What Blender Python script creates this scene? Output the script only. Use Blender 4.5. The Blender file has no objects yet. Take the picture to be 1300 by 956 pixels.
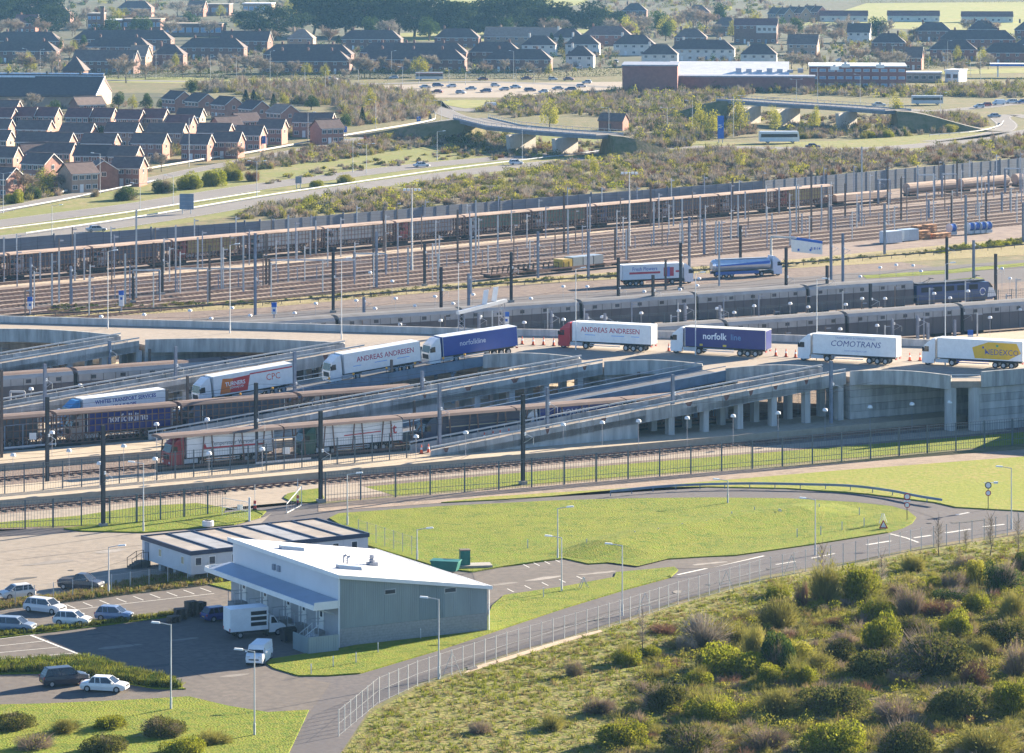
import bpy, math, random
import numpy as np
from mathutils import Vector
R = math.radians
SC = bpy.context.scene
COL = SC.collection
rng = random.Random(7)

# ------------------------------------------------------------------ camera
F, HC, YH, CX = 4800.0, 76.0, -140.0, 650.0        # focal length in photo pixels, camera height, horizon row
cd = bpy.data.cameras.new('camera')
cam = bpy.data.objects.new('camera', cd); COL.objects.link(cam)
cam.location = (0, 0, HC); cam.rotation_euler = (R(90), 0, 0)
cd.sensor_width = 36; cd.lens = 36 * F / 1300; cd.shift_y = -(478 - YH) / 1300
cd.clip_start = 1; cd.clip_end = 20000
SC.camera = cam

# ------------------------------------------------------------------ light
SUN_AZ = R(42)                    # direction to the sun in the ground plane, from +x
SUN_EL = R(17.0)
w = bpy.data.worlds.new('World'); SC.world = w; w.use_nodes = True
nt = w.node_tree; nt.nodes.clear()
sky = nt.nodes.new('ShaderNodeTexSky'); sky.sky_type = 'NISHITA'; sky.sun_disc = False
sky.sun_elevation = SUN_EL; sky.sun_rotation = R(90) - SUN_AZ
sky.air_density = 0.75; sky.dust_density = 0.15; sky.ozone_density = 4.0
bg = nt.nodes.new('ShaderNodeBackground'); bg.inputs[1].default_value = 0.06
wo = nt.nodes.new('ShaderNodeOutputWorld')
nt.links.new(sky.outputs[0], bg.inputs[0]); nt.links.new(bg.outputs[0], wo.inputs[0])
sl = bpy.data.lights.new('sun', 'SUN'); sl.energy = 5.0; sl.angle = R(0.5); sl.color = (1.0, 0.86, 0.66)
sun = bpy.data.objects.new('sun', sl); COL.objects.link(sun)
sd = Vector((math.cos(SUN_AZ) * math.cos(SUN_EL), math.sin(SUN_AZ) * math.cos(SUN_EL), math.sin(SUN_EL)))
sun.rotation_euler = sd.to_track_quat('Z', 'Y').to_euler(); sun.location = sd * 300
SC.view_settings.view_transform = 'Standard'; SC.view_settings.look = 'None'
SC.view_settings.exposure = 2.3; SC.view_settings.gamma = 1.0; SC.view_settings.use_curve_mapping = False
SC.render.engine = 'CYCLES'
SC.cycles.use_denoising = True
SC.cycles.max_bounces = 5; SC.cycles.diffuse_bounces = 3; SC.cycles.glossy_bounces = 2
SC.cycles.transmission_bounces = 2; SC.cycles.volume_bounces = 1; SC.cycles.transparent_max_bounces = 8
SC.cycles.caustics_reflective = False; SC.cycles.caustics_refractive = False

# ------------------------------------------------------------------ photo pixel -> point at height z
def S(y, z=0.0): return (y - YH) / (HC - z)
def G(x, y, z=0.0):
    s = S(y, z)
    return Vector(((x - CX) / s, F / s, z))
def PX(p):
    s = F / p[1]
    return CX + p[0] * s, YH + (HC - p[2]) * s
# terminal frame: u runs along the platform tracks, n across them, away from the camera
TH = R(30.5); CU, SU = math.cos(TH), math.sin(TH)
def T(u, n, z=0.0): return Vector((u * CU - n * SU, u * SU + n * CU, z))
def UN(p): return p[0] * CU + p[1] * SU, -p[0] * SU + p[1] * CU

# ------------------------------------------------------------------ materials
MATS = {}
def mat(name, col, rough=0.8, var=0.15, scale=1.0, metal=0.0, col2=None, bump=0.0, spec=0.3, coord='pos', detail=4, streak=0.0, bscale=None):
    """principled material whose colour wanders between two tones with noise; no light baked in"""
    if name in MATS: return MATS[name]
    m = bpy.data.materials.new(name); m.use_nodes = True; MATS[name] = m
    nt = m.node_tree; b = nt.nodes['Principled BSDF']
    b.inputs['Roughness'].default_value = rough; b.inputs['Metallic'].default_value = metal
    b.inputs['Specular IOR Level'].default_value = spec
    c = Vector(col[:3])
    if var <= 0 and col2 is None:
        b.inputs['Base Color'].default_value = (*c, 1); return m
    a = c * (1 - var); d = Vector(col2) if col2 else c * (1 + var)
    if coord == 'pos':
        g = nt.nodes.new('ShaderNodeNewGeometry'); src = g.outputs['Position']
    else:
        g = nt.nodes.new('ShaderNodeTexCoord'); src = g.outputs['Object']
    if streak:
        mp = nt.nodes.new('ShaderNodeMapping'); mp.inputs['Scale'].default_value = (1, 1, streak)
        nt.links.new(src, mp.inputs[0]); src = mp.outputs[0]
    n = nt.nodes.new('ShaderNodeTexNoise'); n.inputs['Scale'].default_value = scale; n.inputs['Detail'].default_value = detail
    n.inputs['Roughness'].default_value = 0.62
    nt.links.new(src, n.inputs['Vector'])
    r = nt.nodes.new('ShaderNodeValToRGB'); r.color_ramp.elements[0].position = 0.36; r.color_ramp.elements[1].position = 0.64
    r.color_ramp.elements[0].color = (*a, 1); r.color_ramp.elements[1].color = (*d, 1)
    nt.links.new(n.outputs['Fac'], r.inputs[0]); nt.links.new(r.outputs[0], b.inputs['Base Color'])
    if bump:
        n2 = nt.nodes.new('ShaderNodeTexNoise'); n2.inputs['Scale'].default_value = bscale or scale * 6; n2.inputs['Detail'].default_value = 3
        nt.links.new(src, n2.inputs['Vector'])
        bp = nt.nodes.new('ShaderNodeBump'); bp.inputs['Strength'].default_value = bump; bp.inputs['Distance'].default_value = 0.3
        nt.links.new(n2.outputs['Fac'], bp.inputs['Height']); nt.links.new(bp.outputs[0], b.inputs['Normal'])
    return m

def mat_mix3(name, cols, scales, rough=0.95, bump=0.0, bscale=2.0, warp=0.0):
    """ground: three colours mixed by two noises of different size, plus a fine third"""
    if name in MATS: return MATS[name]
    m = bpy.data.materials.new(name); m.use_nodes = True; MATS[name] = m
    nt = m.node_tree; b = nt.nodes['Principled BSDF']; b.inputs['Roughness'].default_value = rough
    b.inputs['Specular IOR Level'].default_value = 0.15
    g = nt.nodes.new('ShaderNodeNewGeometry')
    prev = None
    for i, sc in enumerate(scales):
        n = nt.nodes.new('ShaderNodeTexNoise'); n.inputs['Scale'].default_value = sc; n.inputs['Detail'].default_value = 5
        n.inputs['Roughness'].default_value = 0.65
        nt.links.new(g.outputs['Position'], n.inputs['Vector'])
        r = nt.nodes.new('ShaderNodeMapRange'); r.inputs[1].default_value = 0.40; r.inputs[2].default_value = 0.60
        nt.links.new(n.outputs['Fac'], r.inputs[0])
        mx = nt.nodes.new('ShaderNodeMix'); mx.data_type = 'RGBA'
        nt.links.new(r.outputs[0], mx.inputs['Factor'])
        if prev is None: mx.inputs['A'].default_value = (*cols[0], 1)
        else: nt.links.new(prev, mx.inputs['A'])
        mx.inputs['B'].default_value = (*cols[i + 1], 1)
        prev = mx.outputs['Result']
    nt.links.new(prev, b.inputs['Base Color'])
    if bump:
        n2 = nt.nodes.new('ShaderNodeTexNoise'); n2.inputs['Scale'].default_value = bscale; n2.inputs['Detail'].default_value = 4
        nt.links.new(g.outputs['Position'], n2.inputs['Vector'])
        bp = nt.nodes.new('ShaderNodeBump'); bp.inputs['Strength'].default_value = bump; bp.inputs['Distance'].default_value = 0.5
        nt.links.new(n2.outputs['Fac'], bp.inputs['Height']); nt.links.new(bp.outputs[0], b.inputs['Normal'])
    return m

def mat_leaf(name, cols, trans=0.35, clump=0.8):
    """foliage: every leaf its own tone, clumps of lighter and darker green"""
    if name in MATS: return MATS[name]
    m = bpy.data.materials.new(name); m.use_nodes = True; MATS[name] = m
    nt = m.node_tree; nt.nodes.clear()
    out = nt.nodes.new('ShaderNodeOutputMaterial')
    g = nt.nodes.new('ShaderNodeNewGeometry'); oi = nt.nodes.new('ShaderNodeObjectInfo')
    n = nt.nodes.new('ShaderNodeTexNoise'); n.inputs['Scale'].default_value = clump; n.inputs['Detail'].default_value = 1
    nt.links.new(g.outputs['Position'], n.inputs['Vector'])
    ad = nt.nodes.new('ShaderNodeMath'); ad.operation = 'MULTIPLY_ADD'; ad.inputs[1].default_value = 0.55
    nt.links.new(g.outputs['Random Per Island'], ad.inputs[0])
    mr = nt.nodes.new('ShaderNodeMapRange'); mr.inputs[1].default_value = 0.35; mr.inputs[2].default_value = 0.65; mr.inputs[4].default_value = 0.45
    nt.links.new(n.outputs['Fac'], mr.inputs[0]); nt.links.new(mr.outputs[0], ad.inputs[2])
    r = nt.nodes.new('ShaderNodeValToRGB')
    r.color_ramp.elements[0].color = (*cols[0], 1); r.color_ramp.elements[1].color = (*cols[-1], 1)
    if len(cols) == 3:
        e = r.color_ramp.elements.new(0.5); e.color = (*cols[1], 1)
    nt.links.new(ad.outputs[0], r.inputs[0])
    hs = nt.nodes.new('ShaderNodeHueSaturation')
    mv = nt.nodes.new('ShaderNodeMapRange'); mv.inputs[3].default_value = 0.85; mv.inputs[4].default_value = 1.15
    nt.links.new(oi.outputs['Random'], mv.inputs[0]); nt.links.new(mv.outputs[0], hs.inputs['Value'])
    nt.links.new(r.outputs[0], hs.inputs['Color'])
    d = nt.nodes.new('ShaderNodeBsdfDiffuse'); t = nt.nodes.new('ShaderNodeBsdfTranslucent'); mx = nt.nodes.new('ShaderNodeMixShader')
    mx.inputs[0].default_value = trans
    nt.links.new(hs.outputs[0], d.inputs[0]); nt.links.new(hs.outputs[0], t.inputs[0])
    nt.links.new(d.outputs[0], mx.inputs[1]); nt.links.new(t.outputs[0], mx.inputs[2]); nt.links.new(mx.outputs[0], out.inputs[0])
    return m

def mat_glass(name, col=(0.02, 0.025, 0.03), rough=0.08):
    return mat(name, col, rough, 0.0, spec=0.6)

# ------------------------------------------------------------------ objects
LABELS = {}
def tag(o, label=None, cat=None, group=None, kind=None):
    if label:
        if label in LABELS and not group: print('SAME LABEL', label)
        LABELS[label] = 1; o['label'] = label
    if cat: o['category'] = cat
    if group: o['group'] = group
    if kind: o['kind'] = kind
    return o
def thing(name, label, cat, loc=(0, 0, 0), rz=0.0, group=None):
    o = bpy.data.objects.new(name, None); COL.objects.link(o)
    o.empty_display_size = 0.5
    o.location = loc; o.rotation_euler = (0, 0, rz)
    return tag(o, label, cat, group)
def link(name, me, parent=None, loc=None, rz=None):
    o = bpy.data.objects.new(name, me); COL.objects.link(o)
    if parent: o.parent = parent
    if loc is not None: o.location = loc
    if rz is not None: o.rotation_euler = (0, 0, rz)
    return o
KIDS = {}
def copy_tree(o, loc=None, rz=None, label=None, group=None, parent=None, scale=None):
    c = o.copy(); COL.objects.link(c); c.parent = parent
    if loc is not None: c.location = loc
    if rz is not None: c.rotation_euler = (0, 0, rz)
    if scale is not None: c.scale = scale if hasattr(scale, '__len__') else (scale,) * 3
    if label: tag(c, label, None, group or c.get('group') or 'x')
    if group: c['group'] = group
    for k in o.children: copy_tree(k, parent=c)
    return c
ORD = ['first', 'second', 'third', 'fourth', 'fifth', 'sixth', 'seventh', 'eighth', 'ninth', 'tenth', 'eleventh', 'twelfth', 'thirteenth',
       'fourteenth', 'fifteenth', 'sixteenth', 'seventeenth', 'eighteenth', 'nineteenth', 'twentieth']
def nth(i):
    if i >= 99: return 'hundredth' if i == 99 else 'hundred and ' + nth(i - 100)
    if i < 20: return ORD[i]
    t = ['', '', 'twenty', 'thirty', 'forty', 'fifty', 'sixty', 'seventy', 'eighty', 'ninety'][(i + 1) // 10]
    k = (i + 1) % 10
    return (t + '-' + ORD[k - 1]) if k else t[:-1] + 'ieth'

class MB:
    def __init__(s): s.v = []; s.f = []; s.m = []; s.cm = 0
    def add(s, vs, fs):
        b = len(s.v); s.v.extend([tuple(p) for p in vs]); s.f.extend([tuple(i + b for i in f) for f in fs]); s.m.extend([s.cm] * len(fs)); return s
    def quad(s, a, b, c, d): return s.add([a, b, c, d], [(0, 1, 2, 3)])
    def box(s, x0, x1, y0, y1, z0, z1):
        return s.add([(x0, y0, z0), (x1, y0, z0), (x1, y1, z0), (x0, y1, z0), (x0, y0, z1), (x1, y0, z1), (x1, y1, z1), (x0, y1, z1)],
                     [(3, 2, 1, 0), (4, 5, 6, 7), (0, 1, 5, 4), (1, 2, 6, 5), (2, 3, 7, 6), (3, 0, 4, 7)])
    def hexa(s, b, t):   # four bottom points, four top points
        return s.add(list(b) + list(t), [(3, 2, 1, 0), (4, 5, 6, 7), (0, 1, 5, 4), (1, 2, 6, 5), (2, 3, 7, 6), (3, 0, 4, 7)])
    def bar(s, a, b, w, h=None):   # beam from a to b, width w across, height h
        a, b = Vector(a), Vector(b); h = w if h is None else h
        d = (b - a).normalized(); up = Vector((0, 0, 1)) if abs(d.z) < 0.9 else Vector((1, 0, 0))
        x = d.cross(up).normalized(); y = x.cross(d).normalized()
        o = [x * (-w / 2) + y * (-h / 2), x * (w / 2) + y * (-h / 2), x * (w / 2) + y * (h / 2), x * (-w / 2) + y * (h / 2)]
        return s.hexa([a + k for k in o], [b + k for k in o])
    def tube(s, a, b, r0, r1=None, n=6, cap=True):
        a, b = Vector(a), Vector(b); r1 = r0 if r1 is None else r1
        d = (b - a).normalized(); up = Vector((0, 0, 1)) if abs(d.z) < 0.9 else Vector((1, 0, 0))
        x = d.cross(up).normalized(); y = d.cross(x).normalized()
        vs = []
        for p, r in ((a, r0), (b, r1)):
            for k in range(n):
                t = 2 * math.pi * k / n; vs.append(p + x * (math.cos(t) * r) + y * (math.sin(t) * r))
        fs = [(k, k + n, (k + 1) % n + n, (k + 1) % n) for k in range(n)]
        if cap: fs += [tuple(range(n)), tuple(range(2 * n - 1, n - 1, -1))]
        return s.add(vs, fs)
    def lathe(s, prof, c=(0, 0, 0), n=10):   # prof: (r, z) list
        vs = []
        for r, z in prof:
            for k in range(n):
                t = 2 * math.pi * k / n; vs.append((c[0] + r * math.cos(t), c[1] + r * math.sin(t), c[2] + z))
        fs = []
        for i in range(len(prof) - 1):
            for k in range(n): fs.append((i * n + k, i * n + (k + 1) % n, (i + 1) * n + (k + 1) % n, (i + 1) * n + k))
        fs.append(tuple(range(n - 1, -1, -1))); fs.append(tuple((len(prof) - 1) * n + k for k in range(n)))
        return s.add(vs, fs)
    def prism(s, poly, z0, z1):   # poly: 2-D points (ccw), vertical extrusion
        n = len(poly)
        vs = [(p[0], p[1], z0) for p in poly] + [(p[0], p[1], z1) for p in poly]
        return s.add(vs, [tuple(range(n - 1, -1, -1)), tuple(range(n, 2 * n))] + [(k, (k + 1) % n, (k + 1) % n + n, k + n) for k in range(n)])
    def extr(s, prof, y0, y1):   # prof: (x, z) outline extruded along y
        n = len(prof)
        vs = [(p[0], y0, p[1]) for p in prof] + [(p[0], y1, p[1]) for p in prof]
        return s.add(vs, [tuple(range(n)), tuple(range(2 * n - 1, n - 1, -1))] + [(k, k + n, (k + 1) % n + n, (k + 1) % n) for k in range(n)])
    def extrx(s, prof, x0, x1):   # prof: (y, z) outline extruded along x
        n = len(prof)
        vs = [(x0, p[0], p[1]) for p in prof] + [(x1, p[0], p[1]) for p in prof]
        return s.add(vs, [tuple(range(n - 1, -1, -1)), tuple(range(n, 2 * n))] + [(k, (k + 1) % n, (k + 1) % n + n, k + n) for k in range(n)])
    def mesh(s, name, mats, smooth=False):
        me = bpy.data.meshes.new(name); me.from_pydata(s.v, [], s.f)
        for k in (mats if isinstance(mats, (list, tuple)) else [mats]): me.materials.append(k)
        if any(s.m): me.polygons.foreach_set('material_index', s.m)
        if smooth: me.polygons.foreach_set('use_smooth', [True] * len(s.f))
        me.update(); return me
    def build(s, name, mats, parent=None, smooth=False, loc=None, rz=None):
        return link(name, s.mesh(name, mats, smooth), parent, loc, rz)

def struct(o): o['kind'] = 'structure'; return o
def ccw(pts):
    a = sum(pts[i][0] * pts[(i + 1) % len(pts)][1] - pts[(i + 1) % len(pts)][0] * pts[i][1] for i in range(len(pts)))
    return pts if a > 0 else pts[::-1]
from mathutils.geometry import tessellate_polygon
def sheet(name, pts, z, m, skirt=0.0, kind='structure'):
    """flat ground sheet (world xy points) at height z, with a skirt down when it has a raised edge"""
    pts = ccw([(p[0], p[1]) for p in pts]); n = len(pts)
    b = MB(); tr = tessellate_polygon([[Vector((p[0], p[1], 0)) for p in pts]])
    fs = []
    for t in tr:
        a, c, d = (Vector((*pts[i], 0)) for i in t)
        fs.append(tuple(t) if (c - a).cross(d - a).z > 0 else tuple(reversed(t)))
    b.add([(p[0], p[1], z) for p in pts], fs)
    if skirt: b.add([(p[0], p[1], z) for p in pts] + [(p[0], p[1], z - skirt) for p in pts], [(k, k + n, (k + 1) % n + n, (k + 1) % n) for k in range(n)])
    o = b.build(name, m); o['kind'] = kind; return o
def psheet(name, px, z, m, skirt=0.0): return sheet(name, [G(x, y) for x, y in px], z, m, skirt)
def smooth_line(pts, k=4):
    """Catmull-Rom through the points"""
    P = [Vector(p) for p in pts]; P = [P[0] * 2 - P[1]] + P + [P[-1] * 2 - P[-2]]; out = []
    for i in range(1, len(P) - 2):
        a, b, c, d = P[i - 1:i + 3]
        for j in range(k):
            t = j / k
            out.append(0.5 * ((2 * b) + (c - a) * t + (2 * a - 5 * b + 4 * c - d) * t * t + (3 * b - a - 3 * c + d) * t ** 3))
    out.append(P[-2]); return out
def strip(name, line, w, z, m, kind='structure', off=0.0, obj=True, thick=0.0):
    """ribbon along a ground line; w width, off sideways offset (+ = left of travel)"""
    L = [Vector((p[0], p[1], 0)) for p in line]; b = MB(); lo = []; hi = []
    for i, p in enumerate(L):
        d = (L[min(i + 1, len(L) - 1)] - L[max(i - 1, 0)]).normalized(); nn = Vector((-d.y, d.x, 0))
        zz = line[i][2] if len(line[i]) > 2 else 0
        lo.append(p + nn * (off - w / 2) + Vector((0, 0, z + zz))); hi.append(p + nn * (off + w / 2) + Vector((0, 0, z + zz)))
    for i in range(len(L) - 1):
        if thick:
            dz = Vector((0, 0, -thick))
            b.hexa([lo[i] + dz, lo[i + 1] + dz, hi[i + 1] + dz, hi[i] + dz], [lo[i], lo[i + 1], hi[i + 1], hi[i]])
        else: b.quad(lo[i], lo[i + 1], hi[i + 1], hi[i])
    if not obj: return b
    o = b.build(name, m)
    if kind: o['kind'] = kind
    return o
def pline(px, z=0.0, k=4): return smooth_line([G(x, y) + Vector((0, 0, 0)) for x, y in px], k)
def text_mesh(txt, size, m, bold=0.0, squash=1.0, shear=0.0):
    """flat lettering as a mesh in the xz plane, centred, reading along +x"""
    cu = bpy.data.curves.new('lettering', 'FONT'); cu.body = txt; cu.size = size; cu.align_x = 'CENTER'; cu.align_y = 'CENTER'
    cu.offset = bold; cu.resolution_u = 2; cu.shear = shear
    o = bpy.data.objects.new('lettering_tmp', cu); COL.objects.link(o)
    dg = bpy.context.evaluated_depsgraph_get(); me = bpy.data.meshes.new_from_object(o.evaluated_get(dg))
    bpy.data.objects.remove(o); bpy.data.curves.remove(cu)
    for v in me.vertices: v.co = (v.co.x * squash, 0, v.co.y)
    me.materials.clear(); me.materials.append(m); me.name = 'lettering'; return me
# ------------------------------------------------------------------ surface materials
M_SCRUB = mat_mix3('scrub_ground', [(0.16, 0.14, 0.065), (0.23, 0.17, 0.10), (0.11, 0.115, 0.045)], [0.05, 0.4], bump=0.25, bscale=1.5)
M_LAWN = mat_mix3('lawn_grass', [(0.135, 0.200, 0.010), (0.185, 0.215, 0.016), (0.080, 0.135, 0.007), (0.185, 0.19, 0.022)], [0.045, 0.28, 1.4], bump=0.4, bscale=5.0)
M_LAWN2 = mat_mix3('pale_lawn_grass', [(0.215, 0.225, 0.030), (0.265, 0.225, 0.060), (0.17, 0.205, 0.020)], [0.045, 1.3], bump=0.2, bscale=2.2)
M_DRY = mat_mix3('dry_grass', [(0.27, 0.22, 0.11), (0.20, 0.19, 0.06), (0.33, 0.27, 0.15)], [0.5, 2.0], bump=0.8, bscale=3)
M_ROUGH = mat_mix3('rough_grass', [(0.15, 0.18, 0.018), (0.20, 0.185, 0.04), (0.10, 0.13, 0.015), (0.20, 0.165, 0.06)], [0.12, 0.5, 1.4], bump=0.5, bscale=2.0)
M_VERGE = mat_mix3('verge_grass', [(0.19, 0.19, 0.055), (0.25, 0.20, 0.10), (0.15, 0.17, 0.04)], [0.05, 0.4], bump=0.3, bscale=1)
M_ROAD = mat_mix3('road_asphalt', [(0.115, 0.105, 0.105), (0.135, 0.122, 0.118), (0.10, 0.092, 0.095)], [0.15, 1.7], rough=0.85)
M_YARD = mat_mix3('yard_asphalt', [(0.250, 0.215, 0.175), (0.215, 0.185, 0.155), (0.285, 0.245, 0.2)], [0.08, 0.9], rough=0.9)
M_PARK = mat_mix3('car_park_asphalt', [(0.135, 0.118, 0.105), (0.16, 0.138, 0.12), (0.115, 0.102, 0.094)], [0.1, 1.1], rough=0.9)
M_CONC = mat_mix3('platform_concrete', [(0.40, 0.33, 0.245), (0.36, 0.295, 0.22), (0.43, 0.36, 0.27)], [0.12, 1.3], rough=0.9)
M_BALL = mat_mix3('track_ballast', [(0.165, 0.125, 0.105), (0.125, 0.095, 0.085), (0.20, 0.155, 0.13)], [0.06, 0.7], rough=1.0, bump=0.3, bscale=3)
M_YBALL = mat_mix3('yard_ballast', [(0.20, 0.15, 0.13), (0.155, 0.115, 0.105), (0.245, 0.19, 0.155)], [0.035, 0.35], rough=1.0)
M_PATH = mat_mix3('sandy_path', [(0.42, 0.33, 0.24), (0.36, 0.28, 0.20), (0.46, 0.37, 0.28)], [0.1, 0.9], rough=1.0)
M_DIRT = mat_mix3('dirt_track', [(0.27, 0.205, 0.16), (0.18, 0.14, 0.11), (0.31, 0.24, 0.185)], [0.2, 0.8], rough=1.0, bump=0.15, bscale=4)
M_TERM = mat_mix3('terminal_concrete', [(0.30, 0.25, 0.20), (0.25, 0.215, 0.175), (0.34, 0.285, 0.225)], [0.07, 0.8], rough=0.95)
M_LINE = mat('road_paint', (0.62, 0.60, 0.55), 0.8, 0.12, 2.0)
M_KERB = mat('kerb_concrete', (0.30, 0.28, 0.25), 0.9, 0.15, 1.0)
M_FIELD = mat_mix3('field_grass', [(0.23, 0.235, 0.07), (0.28, 0.25, 0.10), (0.19, 0.205, 0.055)], [0.02, 0.2])
M_TOWN = mat_mix3('town_ground', [(0.085, 0.085, 0.045), (0.13, 0.11, 0.08), (0.06, 0.07, 0.035)], [0.04, 0.25])
M_TROAD = mat_mix3('motorway_asphalt', [(0.20, 0.185, 0.17), (0.225, 0.205, 0.19), (0.185, 0.17, 0.16)], [0.05, 0.5], rough=0.85)

# ------------------------------------------------------------------ the ground sheet, out to the horizon
def ground():
    b = MB(); xs = [-9000, -1500, 1500, 9000]; ys = [-6000, 60, 3000, 16000]
    for i in range(3):
        for j in range(3): b.quad((xs[i], ys[j], 0), (xs[i + 1], ys[j], 0), (xs[i + 1], ys[j + 1], 0), (xs[i], ys[j + 1], 0))
    struct(b.build('ground', M_SCRUB))
ground()

# foreground: one asphalt base from the fence line to the lower road edge, lawns and strips laid on it
psheet('road', [(-260, 700), (0, 672), (182, 668), (285, 652), (285, 612), (405, 602), (405, 640), (560, 634), (700, 626), (800, 620), (900, 618), (1000, 620), (1100, 627),
                (1190, 638), (1300, 650), (1560, 672), (1560, 640), (1420, 656), (1300, 673), (1242, 683), (1173, 693), (1097, 710), (1026, 721), (970, 731), (858, 764), (792, 786),
                (716, 810), (650, 828), (530, 868), (470, 900), (410, 990), (-330, 990)], 0.02, M_ROAD)
psheet('yard', [(-260, 702), (0, 682), (100, 676), (182, 678), (300, 668), (335, 657), (345, 652), (300, 695), (297, 729), (190, 736), (140, 745), (75, 758), (-260, 795)], 0.04, M_YARD)
psheet('gate_apron', [(286, 613), (330, 607), (404, 601), (405, 620), (366, 627), (361, 634), (330, 640), (288, 640)], 0.04, M_TERM)
psheet('car_park', [(-260, 810), (75, 765), (265, 742), (300, 736), (330, 770), (240, 790), (110, 797), (-260, 850)], 0.04, M_PARK)
psheet('service_yard', [(-260, 852), (0, 812), (110, 798), (234, 782), (330, 770), (434, 826), (340, 845), (378, 860), (420, 868), (330, 990), (-330, 990)], 0.05, M_PARK)
psheet('overflow_car_park', [(600, 728), (640, 721), (716, 711), (747, 718), (894, 708), (967, 706), (900, 722), (858, 722), (782, 734), (716, 748), (640, 760), (612, 770)], 0.04, M_PARK)

LAWN_Z = 0.16
def lawn(name, px, m=M_LAWN, z=LAWN_Z): return psheet(name, px, z, m, 0.2)
lawn('lawn', [(418, 659), (430, 653), (560, 644), (700, 637), (800, 634), (900, 633), (1000, 634), (1085, 639), (1132, 644), (1153, 650), (1163, 658), (1158, 665), (1146, 671), (1127, 677),
              (1033, 692), (970, 701), (935, 706), (894, 708), (747, 717), (716, 710), (640, 720), (600, 727), (560, 722), (462, 692), (440, 672)])
lawn('grass_bank', [(640, 757), (716, 746), (780, 734), (782, 728), (856, 721), (861, 725), (851, 734), (792, 750), (716, 773), (650, 795), (558, 826), (457, 856), (416, 859), (378, 859), (348, 850),
                    (338, 844), (345, 838), (434, 824), (618, 787), (625, 770)])
lawn('field', [(560, 639), (640, 635), (700, 631), (860, 616), (1060, 599), (1300, 581), (1600, 556), (1600, 676), (1300, 650), (1285, 649), (1214, 645), (1188, 639), (1100, 628), (1000, 621),
               (900, 619), (800, 621), (700, 627), (620, 632)], M_LAWN2)
lawn('dry_strip', [(-60, 782), (75, 766), (265, 743), (297, 739), (297, 727), (190, 734), (140, 744), (75, 757), (-60, 773)], M_DRY)
lawn('lawn', [(265, 743), (276, 741), (297, 737), (300, 752)])
lawn('lawn', [(81, 672), (104, 675), (183, 677), (297, 667), (330, 658), (338, 650), (318, 648), (282, 653), (165, 665), (142, 664)])
lawn('lawn', [(360, 633), (365, 628), (383, 624), (407, 621), (413, 638), (387, 639), (368, 637)])
lawn('hedge_bank', [(-60, 812), (0, 805), (110, 794), (228, 779), (233, 782), (110, 798), (0, 811), (-60, 818)])
lawn('hedge_bank', [(-60, 846), (20, 842), (110, 838), (150, 850), (215, 866), (236, 876), (200, 876), (140, 866), (60, 856), (-60, 858)])
psheet('rough_slope', [(410, 992), (470, 905), (530, 873), (650, 833), (716, 815), (792, 791), (858, 769), (970, 736), (1026, 726), (1097, 715), (1173, 698), (1242, 688), (1300, 678), (1420, 661),
                       (1600, 640), (1700, 992)], 0.015, M_ROUGH)
psheet('footpath', [(588, 856), (600, 852), (716, 816), (765, 802), (762, 800), (714, 812), (598, 848)], 0.03, M_PATH)
psheet('dirt_track', [(404, 641), (470, 634), (520, 630), (640, 621), (860, 602), (1060, 589), (1300, 571), (1600, 548), (1600, 556), (1300, 581), (1060, 599), (860, 616), (700, 631), (560, 639), (404, 650)], 0.05, M_DIRT)

# painted markings
def dash(px, w=0.15, z=0.035, name='road_marking'): struct(strip(name, [G(x, y) for x, y in px], w, z, M_LINE))
for a in ([(500, 861), (560, 838)],): pass
for x0, y0, x1, y1 in ((1100, 692, 1131, 687), (1160, 683, 1182, 680), (1200, 677, 1232, 672), (1248, 669, 1275, 666), (1214, 654, 1230, 651)): dash([(x0, y0), (x1, y1)], 0.4)
dash([(860, 730), (920, 717), (970, 706)], 0.35); dash([(1130, 678), (1150, 683), (1166, 689)], 0.3)
dash([(1030, 709), (1060, 703)], 0.25); dash([(985, 717), (1010, 713)], 0.25)
for i in range(9):
    t = i / 8
    dash([(84 + t * 170, 768 - t * 21), (96 + t * 172, 773 - t * 21)], 0.13, 0.055, 'parking_line')
dash([(60, 779), (150, 768), (272, 754)], 0.13, 0.055, 'parking_line')
for y in (812, 820, 828, 836): dash([(-30, y + 4), (45 + (y - 812) * 2.0, y - 6)], 0.13, 0.065, 'parking_line')
dash([(31, 804), (115, 837)], 0.3, 0.065, 'parking_line')
for i in range(6): dash([(664 + i * 13, 717 - i * 2.2), (672 + i * 13, 721 - i * 2.2)], 0.13, 0.055, 'parking_line')
for i in range(5): dash([(652 + i * 22, 752 - i * 4), (644 + i * 22, 748 - i * 4)], 0.13, 0.055, 'parking_line')

# terminal ground
def usheet(name, u0, u1, n0, n1, z, m, skirt=0.0): return sheet(name, [T(u0, n0), T(u1, n0), T(u1, n1), T(u0, n1)], z, m, skirt)
sheet('terminal_ground', [T(110, 417), T(260, 416), T(325, 411), T(460, 404), T(460, 625), T(110, 640)], 0.02, M_BALL)
sheet('fence_lawn', [T(228, 416.2), T(280, 413.5), T(325, 411), T(460, 404), T(460, 412), T(330, 420), T(285, 422.5), T(250, 424), T(228, 424)], 0.04, M_LAWN)
psheet('fence_lawn', [(-30, 672), (80, 668), (165, 664), (282, 653), (288, 645), (250, 639), (180, 643), (100, 655), (-30, 666)], 0.05, M_LAWN)
sheet('concrete_apron', [T(110, 419), T(228, 418), T(228, 426), T(250, 425.5), T(285, 424), T(330, 421.5), T(330, 427), T(110, 428)], 0.035, M_TERM)
PZ = 0.95
usheet('platform', 130, 330, 432.5, 443.0, PZ, M_CONC, 0.95)
usheet('platform', 130, 310, 460.0, 469.8, PZ, M_CONC, 0.95)
usheet('platform', 130, 300, 476.0, 492.0, PZ, M_CONC, 0.95)
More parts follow.
